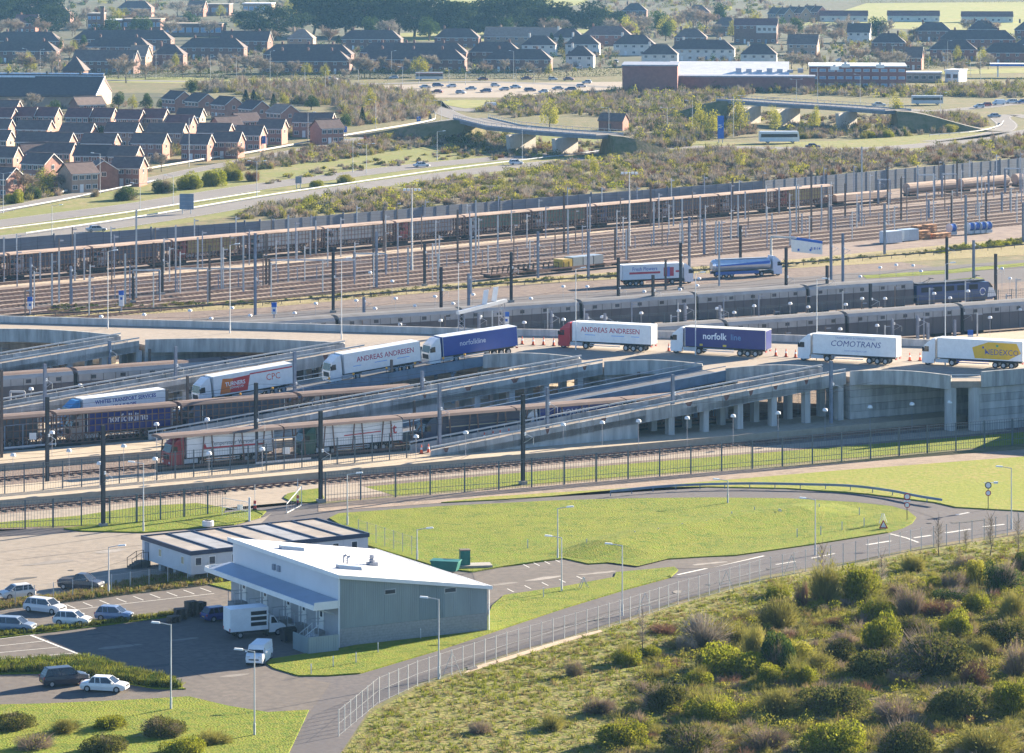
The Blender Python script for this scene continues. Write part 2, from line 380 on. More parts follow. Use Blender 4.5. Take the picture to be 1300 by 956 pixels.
usheet('platform', 130, 300, 497.0, 509.8, PZ, M_CONC, 0.95)
usheet('platform', 130, 300, 519.0, 536.0, PZ, M_CONC, 0.95)
usheet('platform', 300, 460, 492.0, 510.5, PZ, M_CONC, 0.95)
usheet('platform', 300, 460, 521.0, 536.0, PZ, M_CONC, 0.95)
usheet('platform', 240, 460, 538.0, 549.5, PZ, M_CONC, 0.95)
sheet('terminal_road', [G(-60, 423), G(200, 408), G(370, 396), G(560, 383), G(640, 378), G(800, 368), G(1000, 353), G(1160, 341), G(1400, 322), G(1400, 350), G(1000, 380), G(640, 410), G(-60, 450)], 0.03, M_ROAD)
psheet('terminal_road_verge', [(1095, 350), (1200, 343), (1320, 332), (1320, 336), (1200, 348), (1100, 354)], 0.06, M_LAWN)
psheet('terminal_road_verge', [(1165, 360), (1240, 352), (1250, 354), (1180, 362)], 0.06, M_LAWN)
# weeds and the marshalling yard behind
psheet('weedy_strip', [(-60, 404), (330, 379), (640, 355), (970, 333), (1400, 292), (1400, 318), (1000, 341), (640, 363), (330, 391), (-60, 412)], 0.04, M_DRY)
psheet('marshalling_yard', [(-80, 341), (330, 310), (650, 281), (970, 255), (1400, 216), (1400, 300), (970, 335), (640, 357), (330, 382), (-80, 404)], 0.03, M_YBALL)
struct(strip('sandy_path', pline([(-60, 369), (76, 358), (330, 336), (650, 305), (970, 273), (1380, 236)]), 4.2, 0.05, M_PATH))
struct(strip('sandy_path', pline([(-60, 392), (160, 381), (330, 366), (640, 335), (970, 304), (1380, 263)]), 2.6, 0.05, M_PATH))
struct(strip('sandy_path', pline([(300, 380), (480, 361), (640, 346), (760, 336), (900, 322)]), 2.2, 0.05, M_PATH))
YA = R(44.5); YC, YS = math.cos(YA), math.sin(YA)
def Y(t, m, z=0.0): return Vector((t * YC - m * YS, t * YS + m * YC, z))
M_RAIL = mat('rusty_rail', (0.15, 0.085, 0.065), 0.6, 0.2, 0.6)
M_SLEEP = mat('sleeper_timber', (0.185, 0.142, 0.122), 0.9, 0.2, 1.0)
def track(fn, a, b, m, name='railway_track', bed=0.08):
    o = MB()
    k = int((b - a) / 1.25)
    for i in range(k):
        t = a + i * 1.25
        p, q = fn(t, m - 1.3, bed + 0.03), fn(t, m + 1.3, bed + 0.03); o.bar(p, q, 0.32, 0.06)
    root = struct(o.build(name, M_SLEEP))
    for s in (-0.75, 0.75):
        r = MB(); r.bar(fn(a, m + s, bed + 0.16), fn(b, m + s, bed + 0.16), 0.10, 0.17); r.build('rail', M_RAIL, root)
for m in (593, 587.5, 577, 571.5, 566, 560.5, 555, 548, 542.5, 537, 531.5): track(Y, 400, 780, m)
for n in (430.2, 445.2, 452.5, 472.2, 494.5, 512.5, 516.0, 552.0): track(T, 130, 440, n)

# low grass ridge across the main lawn
def ridge():
    L = pline([(722, 709), (790, 693), (860, 678), (940, 664), (1010, 653), (1080, 645)], k=6); b = MB(); prof = [(-7, 0), (-4, .35), (-1.5, .85), (1, .95), (4, .6), (8, .2), (12, 0)]; rows = []
    for i, p in enumerate(L):
        d = (L[min(i + 1, len(L) - 1)] - L[max(i - 1, 0)]).normalized(); nn = Vector((-d.y, d.x, 0)); e = min(1, i / 4, (len(L) - 1 - i) / 6); rows.append([p - nn * q[0] * .8 + Vector((0, 0, LAWN_Z + .01 + q[1] * e)) for q in prof])
    for a, c in zip(rows[:-1], rows[1:]):
        for j in range(len(prof) - 1): b.quad(a[j + 1], c[j + 1], c[j], a[j])
    struct(b.build('lawn_ridge', M_LAWN, smooth=True))
ridge()

# verge at the very bottom, tarmac patches, drains and tyre marks
lawn('verge', [(-80, 898), (60, 895), (170, 890), (240, 886), (290, 898), (340, 906), (392, 903), (350, 992), (-80, 992)])
M_PATCH = [mat('asphalt_patch_dark', (.075, .07, .068), .9, .12, 1.5), mat('asphalt_patch_pale', (.20, .18, .16), .9, .12, 1.2), mat('dusty_smear', (.26, .235, .21), .95, .2, .8)]
for i, (x, y, w_, h_, k_) in enumerate(((150, 822, 60, 3.5, 1), (235, 812, 40, 2.5, 1), (200, 846, 46, 4, 0), (300, 858, 40, 3, 1), (120, 806, 30, 2, 0), (60, 715, 70, 4, 1), (140, 700, 40, 5, 2), (30, 735, 40, 3, 0), (690, 735, 60, 4, 2), (640, 742, 40, 3, 1), (760, 728, 50, 2.5, 2), (900, 716, 50, 2, 2), (1110, 672, 60, 3, 1), (1230, 662, 50, 3, 0), (600, 848, 16, 6, 0), (760, 786, 14, 5, 0), (860, 752, 12, 4, 1), (980, 722, 14, 3, 0), (380, 646, 30, 3, 1), (650, 635, 60, 1.2, 0))):
    q_ = random.Random(i); n_ = 12; psheet('tarmac_patch', [(x + w_ / 2 * math.cos(6.283 * j / n_) * q_.uniform(.7, 1.15), y + h_ / 2 * math.sin(6.283 * j / n_) * q_.uniform(.7, 1.15) - w_ / 2 * math.cos(6.283 * j / n_) * .1) for j in range(n_)], .058 + .001 * (i % 3), M_PATCH[k_])
for pts in ([(60, 845), (180, 830), (300, 812)], [(120, 800), (210, 836), (260, 862)], [(10, 712), (120, 700), (200, 690)], [(70, 740), (150, 715), (230, 690)], [(560, 852), (700, 800), (850, 756), (1000, 718)], [(590, 846), (720, 798), (870, 755), (1010, 720)], [(1020, 632), (1130, 642), (1190, 660), (1180, 676)]):
    struct(strip('tar_seam', pline(pts), .09, .062, M_PATCH[0]))
for i, (x, y) in enumerate(((180, 858), (255, 838), (90, 724), (760, 741), (900, 742), (1180, 664))): b = MB(); b.lathe([(.35, 0), (.33, .012)], n=12); struct(b.build('manhole_cover', mat('cast_iron', (.06, .06, .06), .7, .2), loc=G(x, y, .06)))
# ------------------------------------------------------------------ shared part materials
M_TYRE = mat('tyre_rubber', (0.025, 0.025, 0.027), 0.85, 0.1)
M_RIM = mat('wheel_rim', (0.35, 0.36, 0.38), 0.4, 0.05, metal=0.6)
M_GLASS = mat_glass('dark_glass')
M_WIN = mat('window_pane', (0.045, 0.055, 0.07), 0.15, 0.3, 0.4, spec=0.5)
M_WFR = mat('white_frame', (0.70, 0.69, 0.66), 0.5, 0.06, 1.0)
M_BLACK = mat('black_plastic', (0.022, 0.022, 0.025), 0.6, 0.1)
M_CHAS = mat('chassis_grime', (0.045, 0.042, 0.04), 0.8, 0.25, 2.0)
M_GALV = mat('galvanised_steel', (0.42, 0.45, 0.48), 0.5, 0.12, 0.8, metal=0.3)
M_PALE = mat('pale_steel', (0.60, 0.61, 0.60), 0.5, 0.08, 0.8)
M_DSTEEL = mat('dark_mast_steel', (0.055, 0.055, 0.06), 0.6, 0.2, 0.7)
M_GSTEEL = mat('grey_mast_steel', (0.24, 0.26, 0.31), 0.6, 0.15, 0.7)
M_BSTEEL = mat('brown_mast_steel', (0.15, 0.115, 0.095), 0.7, 0.2, 0.7)
M_LSTEEL = mat('light_mast_steel', (0.48, 0.49, 0.48), 0.55, 0.1, 0.7)
M_BLUEST = mat('blue_grey_steel', (0.16, 0.21, 0.28), 0.55, 0.12, 0.7)
M_LAMP = mat('lamp_head', (0.72, 0.73, 0.72), 0.35, 0.05)
M_HEAD = mat('headlight_lens', (0.6, 0.62, 0.62), 0.15, 0.0, spec=0.6)
M_RED = mat('red_lens', (0.35, 0.02, 0.02), 0.3, 0.0)
M_YEL = mat('yellow_plate', (0.65, 0.45, 0.03), 0.5, 0.08)
PAINT = {}
def paint(c, name=None):
    if c not in PAINT: PAINT[c] = mat('vehicle_paint_%d' % len(PAINT), c, 0.32, 0.05, 1.5, spec=0.5, coord='obj')
    return PAINT[c]

# ------------------------------------------------------------------ wheels
WHEELS = {}
def wheel_mesh(r, w):
    k = (r, w)
    if k not in WHEELS:
        b = MB(); b.tube((0, -w / 2, 0), (0, w / 2, 0), r, r, 12); t = b.mesh('tyre', M_TYRE)
        b = MB(); b.tube((0, -w / 2 - 0.01, 0), (0, w / 2 + 0.01, 0), r * 0.58, r * 0.58, 10); WHEELS[k] = (t, b.mesh('rim', M_RIM))
    return WHEELS[k]
def wheel(parent, x, y, r=0.32, w=0.2):
    t, rm = wheel_mesh(r, w)
    o = link('wheel', t, parent, (x, y, r)); link('rim', rm, o)

# ------------------------------------------------------------------ cars
CARS = {}
def car_proto(style, col):
    key = (style, col)
    if key in CARS: return CARS[key]
    L, W, H, hood, boot = {'hatch': (3.9, 1.72, 1.47, 0.95, 0.12), 'estate': (4.6, 1.78, 1.5, 1.05, 0.10), 'saloon': (4.5, 1.78, 1.42, 1.1, 0.75),
                           'suv': (4.6, 1.86, 1.75, 1.1, 0.08), 'van': (4.5, 1.85, 1.9, 0.85, 0.02), 'pickup': (5.0, 1.8, 1.75, 1.2, 1.75)}[style]
    root = thing('car', None, None); root['proto'] = 1
    pm = paint(col); x0, x1 = -L / 2, L / 2; h = W / 2; belt = H * 0.62
    st = [(x0, 0.42, belt * 0.80, h * 0.86), (x0 + 0.12, 0.26, belt * 0.96, h * 0.96), (x0 + 0.5, 0.22, belt, h), (0, 0.2, belt, h), (x1 - hood, 0.2, belt, h),
          (x1 - hood * 0.5, 0.22, belt * 0.95, h * 0.99), (x1 - 0.2, 0.25, belt * 0.86, h * 0.94), (x1, 0.34, belt * 0.66, h * 0.78)]
    b = MB(); n = 8
    for x, zl, zb, w in st:
        zm = zl + (zb - zl) * 0.55
        b.v += [(x, -w * 0.94, zl), (x, -w, zm), (x, -w * 0.95, zb - 0.04), (x, -w * 0.82, zb), (x, w * 0.82, zb), (x, w * 0.95, zb - 0.04), (x, w, zm), (x, w * 0.94, zl)]
    for i in range(len(st) - 1):
        for k in range(n): b.f.append((i * n + k, (i + 1) * n + k, (i + 1) * n + (k + 1) % n, i * n + (k + 1) % n)); b.m.append(0)
    b.f += [tuple(range(n)), tuple(range(len(st) * n - 1, (len(st) - 1) * n - 1, -1))]; b.m += [0, 0]
    b.build('body', pm, root, smooth=False)
    gx0, gx1 = x0 + 0.06 + boot, x1 - hood + 0.1; ru, rd = (0.35 if style != 'van' else 0.08), (0.75 if style != 'van' else 0.5)
    wb, wt = h * 0.86, h * 0.70; tx0, tx1 = gx0 + ru, gx1 - rd
    if style == 'van': wt = h * 0.80
    bb = [(gx0, -wb, belt - 0.02), (gx1, -wb, belt - 0.02), (gx1, wb, belt - 0.02), (gx0, wb, belt - 0.02)]; zt = H - 0.05
    tt = [(tx0, -wt, zt), (tx1, -wt, zt), (tx1, wt, zt), (tx0, wt, zt)]
    g = MB(); g.hexa(bb, tt); g.build('window', M_GLASS if style != 'van' else pm, root)
    if style == 'van':
        g = MB(); g.hexa([(gx1 - 0.42, -wb - .01, belt), (gx1 + 0.02, -wb - .01, belt), (gx1 + 0.02, wb + .01, belt), (gx1 - 0.42, wb + .01, belt)],
                         [(tx1 - 0.25, -wt - .005, zt - 0.12), (tx1 + 0.03, -wt - .005, zt - 0.1), (tx1 + 0.03, wt + .005, zt - 0.1), (tx1 - 0.25, wt + .005, zt - 0.12)])
        g.build('windscreen', M_GLASS, root)
    r = MB(); r.hexa([(tx0 - 0.05, -wt - 0.02, zt - 0.02), (tx1 + 0.06, -wt - 0.02, zt - 0.02), (tx1 + 0.06, wt + 0.02, zt - 0.02), (tx0 - 0.05, wt + 0.02, zt - 0.02)],
                     [(tx0 + 0.1, -wt * 0.86, H), (tx1 - 0.15, -wt * 0.86, H), (tx1 - 0.15, wt * 0.86, H), (tx0 + 0.1, wt * 0.86, H)])
    for s in (-1, 1):
        for xb, xt in ((gx0 + 0.02, tx0), (gx1 - 0.03, tx1), ((gx0 + gx1) / 2 - 0.1, (tx0 + tx1) / 2), (gx0 + (gx1 - gx0) * .26, tx0 + (tx1 - tx0) * .2)):
            r.bar((xb, s * wb, belt - 0.03), (xt, s * (wt + 0.005), zt), 0.07, 0.07)
    r.build('roof', pm, root)
    if style == 'pickup':
        g = MB(); g.box(x0 + 0.12, gx0 - 0.1, -h * .75, h * .75, belt - 0.01, belt + 0.012); g.build('load_bed', M_BLACK, root)
    for x in (x0 + 0.78, x1 - 0.82):
        for s in (-1, 1): wheel(root, x, s * (h - 0.1))
    for s in (-1, 1):
        g = MB(); g.box(x1 - 0.25, x1 - 0.04, s * h * 0.62 - 0.15, s * h * 0.62 + 0.15, belt * 0.70, belt * 0.80); g.build('headlight', M_HEAD, root)
        g = MB(); g.box(x0 - 0.0, x0 + 0.16, s * h * 0.80 - 0.08, s * h * 0.80 + 0.08, belt * 0.72, belt * 0.93); g.build('tail_light', M_RED, root)
        g = MB(); g.box(gx1 - 0.35, gx1 - 0.2, s * (h + 0.08) - 0.09, s * (h + 0.08) + 0.09, belt - 0.02, belt + 0.13); g.build('mirror', pm, root)
    g = MB(); g.box(x1 - 0.02, x1 + 0.015, -0.26, 0.26, 0.42, 0.53); g.build('number_plate', M_WFR, root)
    g = MB(); g.box(x1 - 0.1, x1 + 0.01, -h * .55, h * .55, 0.56, 0.68); g.build('grille', M_BLACK, root)
    g = MB(); g.box(x0 - 0.015, x0 + 0.1, -0.26, 0.26, 0.5, 0.6); g.build('number_plate', M_YEL, root)
    CARS[key] = root; return root
def car(style, col, label, loc, rz, group=None, name='car', cat='car'):
    p = car_proto(style, col)
    if p.get('proto'):
        o = p; del o['proto']; o.location = loc; o.rotation_euler = (0, 0, rz)
    else: o = copy_tree(p, loc, rz)
    if 'label' in o: del o['label']
    o.name = name; tag(o, label, cat)
    if group: o['group'] = group
    elif 'group' in o: del o['group']
    return o

# ------------------------------------------------------------------ articulated lorries
def lorry(label, loc, rz, pitch=0.0, cab=(0.72, 0.72, 0.72), box=(0.74, 0.74, 0.73), roof=None, livery=None, chassis=None, tank=False, cabonly=False, side=1, group=None):
    """local +x is forward; side=+1: livery on the right-hand (-y) side, -1 on the left"""
    t = thing('articulated_lorry', label, 'lorry', loc, rz, group); t.rotation_euler = (0, pitch, rz); t.scale = (.93, 1, 1)
    pm = paint(cab); bm = paint(box); h = 1.25
    # cab: raked screen, roof fairing, bumper
    b = MB()
    prof = [(0.75, 0.95), (2.78, 0.95), (2.85, 1.6), (2.80, 1.95), (2.45, 3.0), (1.95, 3.12), (0.75, 3.12)]
    b.extr(prof, -h, h)
    b.hexa([(0.75, -h * .96, 3.1), (2.3, -h * .93, 3.1), (2.3, h * .93, 3.1), (0.75, h * .96, 3.1)], [(0.75, -h * .9, 3.92), (1.25, -h * .86, 3.86), (1.25, h * .86, 3.86), (0.75, h * .9, 3.92)])
    b.hexa([(0.9, -h, 0.35), (2.82, -h, 0.32), (2.82, h, 0.32), (0.9, h, 0.35)], [(0.9, -h, 0.96), (2.9, -h * .97, 0.94), (2.9, h * .97, 0.94), (0.9, h, 0.96)])
    c = b.build('cab', pm, t)
    g = MB(); g.hexa([(2.805, -h * .90, 1.98), (2.83, -h * .90, 1.96), (2.83, h * .90, 1.96), (2.805, h * .90, 1.98)], [(2.49, -h * .86, 2.92), (2.52, -h * .86, 2.94), (2.52, h * .86, 2.94), (2.49, h * .86, 2.92)])
    g.build('windscreen', M_GLASS, c)
    for s in (-1, 1):
        g = MB(); g.hexa([(1.75, s * h, 1.98), (2.68, s * h, 1.98), (2.68, s * (h + .015), 1.98), (1.75, s * (h + .015), 1.98)], [(1.75, s * h, 2.75), (2.42, s * h, 2.75), (2.42, s * (h + .015), 2.75), (1.75, s * (h + .015), 2.75)])
        g.build('side_window', M_GLASS, c)
        g = MB(); g.box(2.55, 2.75, s * (h + 0.18) - .12, s * (h + .18) + .12, 2.05, 2.6); g.build('mirror', M_BLACK, c)
        g = MB(); g.box(2.80, 2.93, s * 0.95 - 0.2, s * .95 + 0.2, 0.55, 0.8); g.build('headlight', M_HEAD, c)
        g = MB(); g.box(-1.4, 0.7, s * 0.95 - 0.3, s * .95 + .3, 0.45, 1.0); g.build('fuel_tank', M_GALV if s > 0 else M_CHAS, t)
    g = MB(); g.box(2.84, 2.87, -0.85, 0.85, 1.05, 1.7); g.build('grille', M_BLACK, c)
    g = MB(); g.box(-3.2, 2.6, -0.42, 0.42, 0.7, 1.0); g.box(-12.9, -2.2, -0.5, 0.5, 0.78, 1.12); g.build('chassis', M_CHAS, t)
    for s in (-1, 1):
        for x in (1.95, -1.95): wheel(t, x, s * 1.03, 0.5, 0.34)
        for x in (-8.9, -10.2, -11.5): wheel(t, x, s * 1.03, 0.48, 0.38)
    X0, X1 = -13.25, 0.35
    if tank:
        g = MB(); g.tube((X0 + 0.6, 0, 2.35), (X1 - 0.1, 0, 2.35), 1.18, 1.18, 18); g.tube((X0 + 0.6, 0, 2.35), (X0 + .1, 0, 2.35), 1.18, 0.75, 18); g.tube((X1 - .1, 0, 2.35), (X1 + .25, 0, 2.35), 1.18, .75, 18)
        tk = g.build('tank', mat('polished_tank', (0.62, 0.66, 0.72), 0.25, 0.08, 0.7, metal=0.6), t, smooth=False)
        g = MB(); g.box(X0 + 1.2, X1 - .6, -0.4, .4, 3.5, 3.62); g.build('walkway', M_GALV, tk)
        for s in (-1, 1):
            g = MB(); g.hexa([(X0 + .7, s * 1.12, 2.25), (X1 - .3, s * 1.12, 2.45), (X1 - .3, s * 1.2, 2.45), (X0 + .7, s * 1.2, 2.25)], [(X0 + .7, s * 1.1, 2.42), (X1 - .3, s * 1.0, 3.0), (X1 - .3, s * 1.12, 3.0), (X0 + .7, s * 1.19, 2.42)])
            g.build('blue_stripe', paint((0.03, 0.10, 0.42)), tk)
            g = MB(); g.box(X0 + .5, -2.6, s * 1.2 - .04, s * 1.2 + .04, 0.6, 1.2); g.build('side_guard', paint((0.05, 0.12, 0.35)), t)
        return t
    g = MB(); g.box(X0, X1, -1.275, 1.275, 1.18, 4.0); bx = g.build('trailer', bm, t)
    g = MB(); g.box(X0 - .02, X1 + .02, -1.29, 1.29, 3.96, 4.03); g.build('trailer_roof', paint(roof or (0.78, 0.77, 0.74)), bx)
    for x in (X0 - .03, X1 - .05):
      for q in (-1.29, 1.18):
        g = MB(); g.box(x, x + .08, q, q + .11, 1.1, 4.0); g.build('corner_post', M_GALV if roof is None else paint((0.75, .73, .66)), bx)
    g = MB(); g.box(X0 + .4, X1 - .3, -1.26, 1.26, 1.06, 1.175); g.build('side_rail', M_CHAS, bx)
    for s in (-1, 1):
        g = MB()
        for zz in (0.55, 0.85): g.box(-7.9, -2.7, s * 1.2 - .03, s * 1.2 + .03, zz, zz + .12)
        g.build('side_guard', paint(chassis) if chassis else M_GALV, t)
        g = MB(); g.box(X0 - .03, X0 + .1, s * .95 - .25, s * .95 + .25, .75, .95); g.build('tail_light', M_RED, t)
        g = MB(); g.box(-12.4, -8.2, s * 1.05 - .2, s * 1.05 + .2, 1.0, 1.05); g.build('mudguard', M_BLACK, t)
    g = MB(); g.box(X0 - .06, X0 - .02, -1.2, 1.2, 1.2, 3.9); g.build('rear_door', bm, bx)
    if livery:
        for kind, *a in livery:
            y = -1.279 * side if kind != 'text' else -1.284 * side
            if kind == 'text':
                txt, size, col, cx, cz, *o = a
                me = text_mesh(txt, size, paint(col), *(o or [0.0]))
                ob = link('lettering', me, bx, (X0 + cx if side > 0 else X0 + cx, y, cz))
                if side < 0: ob.rotation_euler = (0, 0, math.pi)
            else:   # flat colour panel: outline in (x from rear, z)
                pts, col = a[:2]; pts = [(X0 + p[0], p[1]) for p in pts]
                g = MB(); e = y - 0.003 * side * (1 if len(a) < 3 else 2)
                g.add([(p[0], e, p[1]) for p in pts], [tuple(range(len(pts)))]); g.build('livery_panel', paint(col), bx)
    return t

# ------------------------------------------------------------------ lighting columns and masts
COLS = {}
def light_column(label, base, h, ang=math.pi, arm=1.1, group='lighting columns', m=None, heads=1):
    k = (round(h, 1), arm, m, heads)
    if k not in COLS:
        b = MB(); b.tube((0, 0, 0), (0, 0, 1.2), 0.11, 0.11, 8); b.tube((0, 0, 1.2), (0, 0, h), 0.075, 0.05, 8); p = b.mesh('pole', m or M_GALV)
        b = MB()
        for i in range(heads):
            d = 1 if i == 0 else -1
            b.tube((0, 0, h - .05), (d * arm, 0, h + 0.16), 0.045, 0.04, 6)
        a = b.mesh('bracket', m or M_GALV)
        b = MB(); b.hexa([(arm - .1, -.13, h + .08), (arm + .75, -.16, h + .16), (arm + .75, .16, h + .16), (arm - .1, .13, h + .08)], [(arm - .05, -.1, h + .24), (arm + .68, -.1, h + .30), (arm + .68, .1, h + .30), (arm - .05, .1, h + .24)])
        COLS[k] = (p, a, b.mesh('lantern', M_LAMP))
    p, a, l = COLS[k]
    t = thing('lighting_column', label, 'street lamp', base, ang, group); link('pole', p, t); link('bracket', a, t); link('lantern', l, t)
    if heads == 2: link('lantern', l, t, rz=math.pi)
    return t
def mast(label, base, h, m, w=0.3, arm=True, ang=0.0, group='catenary masts', foot=True):
    t = thing('catenary_mast', label, 'mast', base, ang, group)
    k = ('m', round(h, 1), m.name, w)
    if k not in COLS:
        b = MB(); b.box(-w / 2, w / 2, -w / 2, -w / 2 + .06, 0, h); b.box(-w / 2, w / 2, w / 2 - .06, w / 2, 0, h); b.box(-.04, .04, -w / 2 + .06, w / 2 - .06, 0, h)
        COLS[k] = b.mesh('post', m)
        if ('f', w) not in COLS:
            b = MB(); b.box(-w, w, -w, w, 0, 0.45); COLS[('f', w)] = b.mesh('footing', M_KERB)
    link('post', COLS[k], t)
    if foot: link('footing', COLS[('f', w)], t)
    if arm and h > 4:
        ka = ('a', round(h, 1))
        if ka not in COLS:
            z = min(h - .6, 6.6)
            b = MB(); b.tube((0, -.15, z), (0, -2.6, z - .35), .035, .03, 5); b.tube((0, -.15, z - 1.3), (0, -2.2, z - .4), .035, .03, 5); b.tube((0, -2.6, z - .3), (0, -2.6, z - 1.2), .02, .02, 4)
            a = b.mesh('cantilever_arm', M_GALV)
            b = MB(); b.lathe([(.09, 0), (.14, .1), (.08, .2), (.14, .3), (.09, .4)], (0, -.55, z - .3), 7); COLS[ka] = (a, b.mesh('insulator', M_LAMP))
        a, i = COLS[ka]; o = link('cantilever_arm', a, t); link('insulator', i, o)
    return t

# ------------------------------------------------------------------ fences
def fence(name, label, pts, h, post_sp, pick_sp, m, pick_w=0.03, post_w=0.1, rails=(0.25, 0.9), z0=0.0, top=True, cat='fence', mpick=None, rail_w=0.05):
    """pts: world xy polyline; posts are parts, pickets and wires of one run one part"""
    P = [Vector((p[0], p[1], 0)) for p in pts]; root = thing(name, label, cat, (P[0].x, P[0].y, z0)); o = P[0]
    pk = MB(); rl = MB(); acc = 0.0; pb = MB(); pb.box(-post_w / 2, post_w / 2, -post_w / 2, post_w / 2, 0, h + .1); pm = pb.mesh('post', m)
    nextp = 0.0
    for a, b in zip(P[:-1], P[1:]):
        L = (b - a).length; d = (b - a) / L; ang = math.atan2(d.y, d.x)
        for r in rails: rl.bar(a - o + Vector((0, 0, h * r)), b - o + Vector((0, 0, h * r)), rail_w, rail_w)
        if top: rl.bar(a - o + Vector((0, 0, h)), b - o + Vector((0, 0, h)), rail_w, rail_w)
        s = 0.0
        while pick_sp and s < L:
            p = a + d * s - o; pk.bar(p + Vector((0, 0, .08)), p + Vector((0, 0, h)), pick_w, pick_w * 0.7); s += pick_sp
        while nextp < acc + L:
            p = a + d * (nextp - acc) - o; link('post', pm, root, (p.x, p.y, 0), ang); nextp += post_sp
        acc += L
    if rails or top: rl.build('rail', m, root)
    if pick_sp: pk.build('pickets', mpick or m, root)['kind'] = 'stuff'
    return root
# ------------------------------------------------------------------ white depot building
M_CLAD = mat('grey_green_cladding', (0.27, 0.315, 0.32), 0.5, 0.09, 0.5, spec=0.3, streak=.2)
M_CLAD2 = mat('darker_cladding', (0.215, 0.265, 0.28), 0.5, 0.09, 0.5, spec=0.3, streak=.2)
M_WCLAD = mat('white_cladding', (0.62, 0.63, 0.65), 0.5, 0.04, 0.3)
M_ROOFW = mat('white_roof_sheet', (0.66, 0.65, 0.63), 0.55, 0.09, 0.35)
M_BLOCK = mat('concrete_blockwork', (0.30, 0.30, 0.29), 0.9, 0.10, 4.0)
M_FASC = mat('white_fascia', (0.76, 0.76, 0.74), 0.5, 0.05, 0.5)
M_CANOPY = mat('blue_grey_canopy_sheet', (0.30, 0.36, 0.45), 0.5, 0.06, 0.5)
def depot():
    s = S(822.7); base = G(432, 822.7); W, L, zh, zl = 17.0, 25.0, 7.3, 4.65
    t = thing('depot_building', 'white roofed depot with grey green cladding and side canopy by the access road', 'building', base, R(30))
    roofz = lambda x: zh + (zl - zh) * x / W
    b = MB(); b.extr([(0.1, 0), (W - .1, 0), (W - .1, roofz(W) - .2), (0.1, roofz(0) - .2)], 0.1, L - .1); b.build('wall', M_WCLAD, t)
    b = MB(); b.box(0, W, 0, 0.1, 0, 1.9); b.box(W - .1, W, 0.1, L, 0, 1.9)
    pl = b.build('plinth', M_BLOCK, t)
    k = MB()
    for r in range(1, 7): k.box(0.02, W - .02, -0.012, 0, r * 0.27 - .012, r * .27)
    k.build('mortar_joint', mat('mortar', (.2, .2, .2)), pl)
    n = 17
    for i in range(n):
        x0, x1 = i * W / n, (i + 1) * W / n; d = -0.012 if i % 2 else 0.0
        b = MB(); b.hexa([(x0 + .012, d, 1.92), (x1 - .012, d, 1.92), (x1 - .012, .1, 1.92), (x0 + .012, .1, 1.92)], [(x0 + .012, d, roofz(x0) - .22), (x1 - .012, d, roofz(x1) - .22), (x1 - .012, .1, roofz(x1) - .22), (x0 + .012, .1, roofz(x0) - .22)])
        for q in (0.25, 0.5, 0.75):
            xx = x0 + (x1 - x0) * q; b.hexa([(xx - .03, d - .03, 1.95), (xx + .03, d - .03, 1.95), (xx + .03, d, 1.95), (xx - .03, d, 1.95)], [(xx - .03, d - .03, roofz(xx) - .26), (xx + .03, d - .03, roofz(xx) - .26), (xx + .03, d, roofz(xx) - .26), (xx - .03, d, roofz(xx) - .26)])
        b.build('cladding_panel', M_CLAD2 if 9 <= i <= 11 else M_CLAD, t)
    for i in range(12):   # roof sheets
        y0, y1 = -0.25 + i * (L + .5) / 12, -0.25 + (i + 1) * (L + .5) / 12
        b = MB(); b.hexa([(-.3, y0, roofz(-.3) - .12), (W + .3, y0, roofz(W + .3) - .12), (W + .3, y1 - .02, roofz(W + .3) - .12), (-.3, y1 - .02, roofz(-.3) - .12)],
                         [(-.3, y0, roofz(-.3)), (W + .3, y0, roofz(W + .3)), (W + .3, y1 - .02, roofz(W + .3)), (-.3, y1 - .02, roofz(-.3))])
        b.bar((-.3, y0 + .06, roofz(-.3) + .02), (W + .3, y0 + .06, roofz(W + .3) + .02), .06, .06)
        b.build('roof_sheet', M_ROOFW, t)
    b = MB(); b.hexa([(-.35, -.33, zh - .28), (W + .35, -.33, zl - .33), (W + .35, -.26, zl - .33), (-.35, -.26, zh - .28)], [(-.35, -.33, zh + .1), (W + .35, -.33, zl + .04), (W + .35, -.26, zl + .04), (-.35, -.26, zh + .1)])
    b.box(-.37, -.305, -.3, L + .3, zh - .3, zh + .12); b.box(W + .305, W + .42, -.3, L + .3, zl - .3, zl); b.build('fascia', M_FASC, t)
    # canopy along the left-hand wall
    b = MB(); b.hexa([(-2.9, .1, 4.18), (-.01, .1, 4.3), (-.01, L + .4, 4.3), (-2.9, L + .4, 4.18)], [(-2.9, .1, 4.28), (-.01, .1, 4.75), (-.01, L + .4, 4.75), (-2.9, L + .4, 4.28)])
    c = b.build('canopy', M_CANOPY, t)
    b = MB(); b.box(-2.98, -2.9, .03, L + .45, 4.0, 4.5); b.box(-2.9, -.02, .03, .1, 4.0, 4.78); b.box(-2.9, -.02, L + .4, L + .46, 4.0, 4.6); b.build('canopy_fascia', M_FASC, c)
    for y in (1, 9, 17, 24.5): b = MB(); b.bar((-.05, y, 3.2), (-2.7, y, 4.1), .1, .12); b.build('canopy_bracket', M_GALV, c)
    b = MB(); b.box(-.06, .1, .02, L - .02, 0, 4.2); b.build('lower_wall', mat('grey_render', (.36, .36, .37), .8, .1, .6), t)
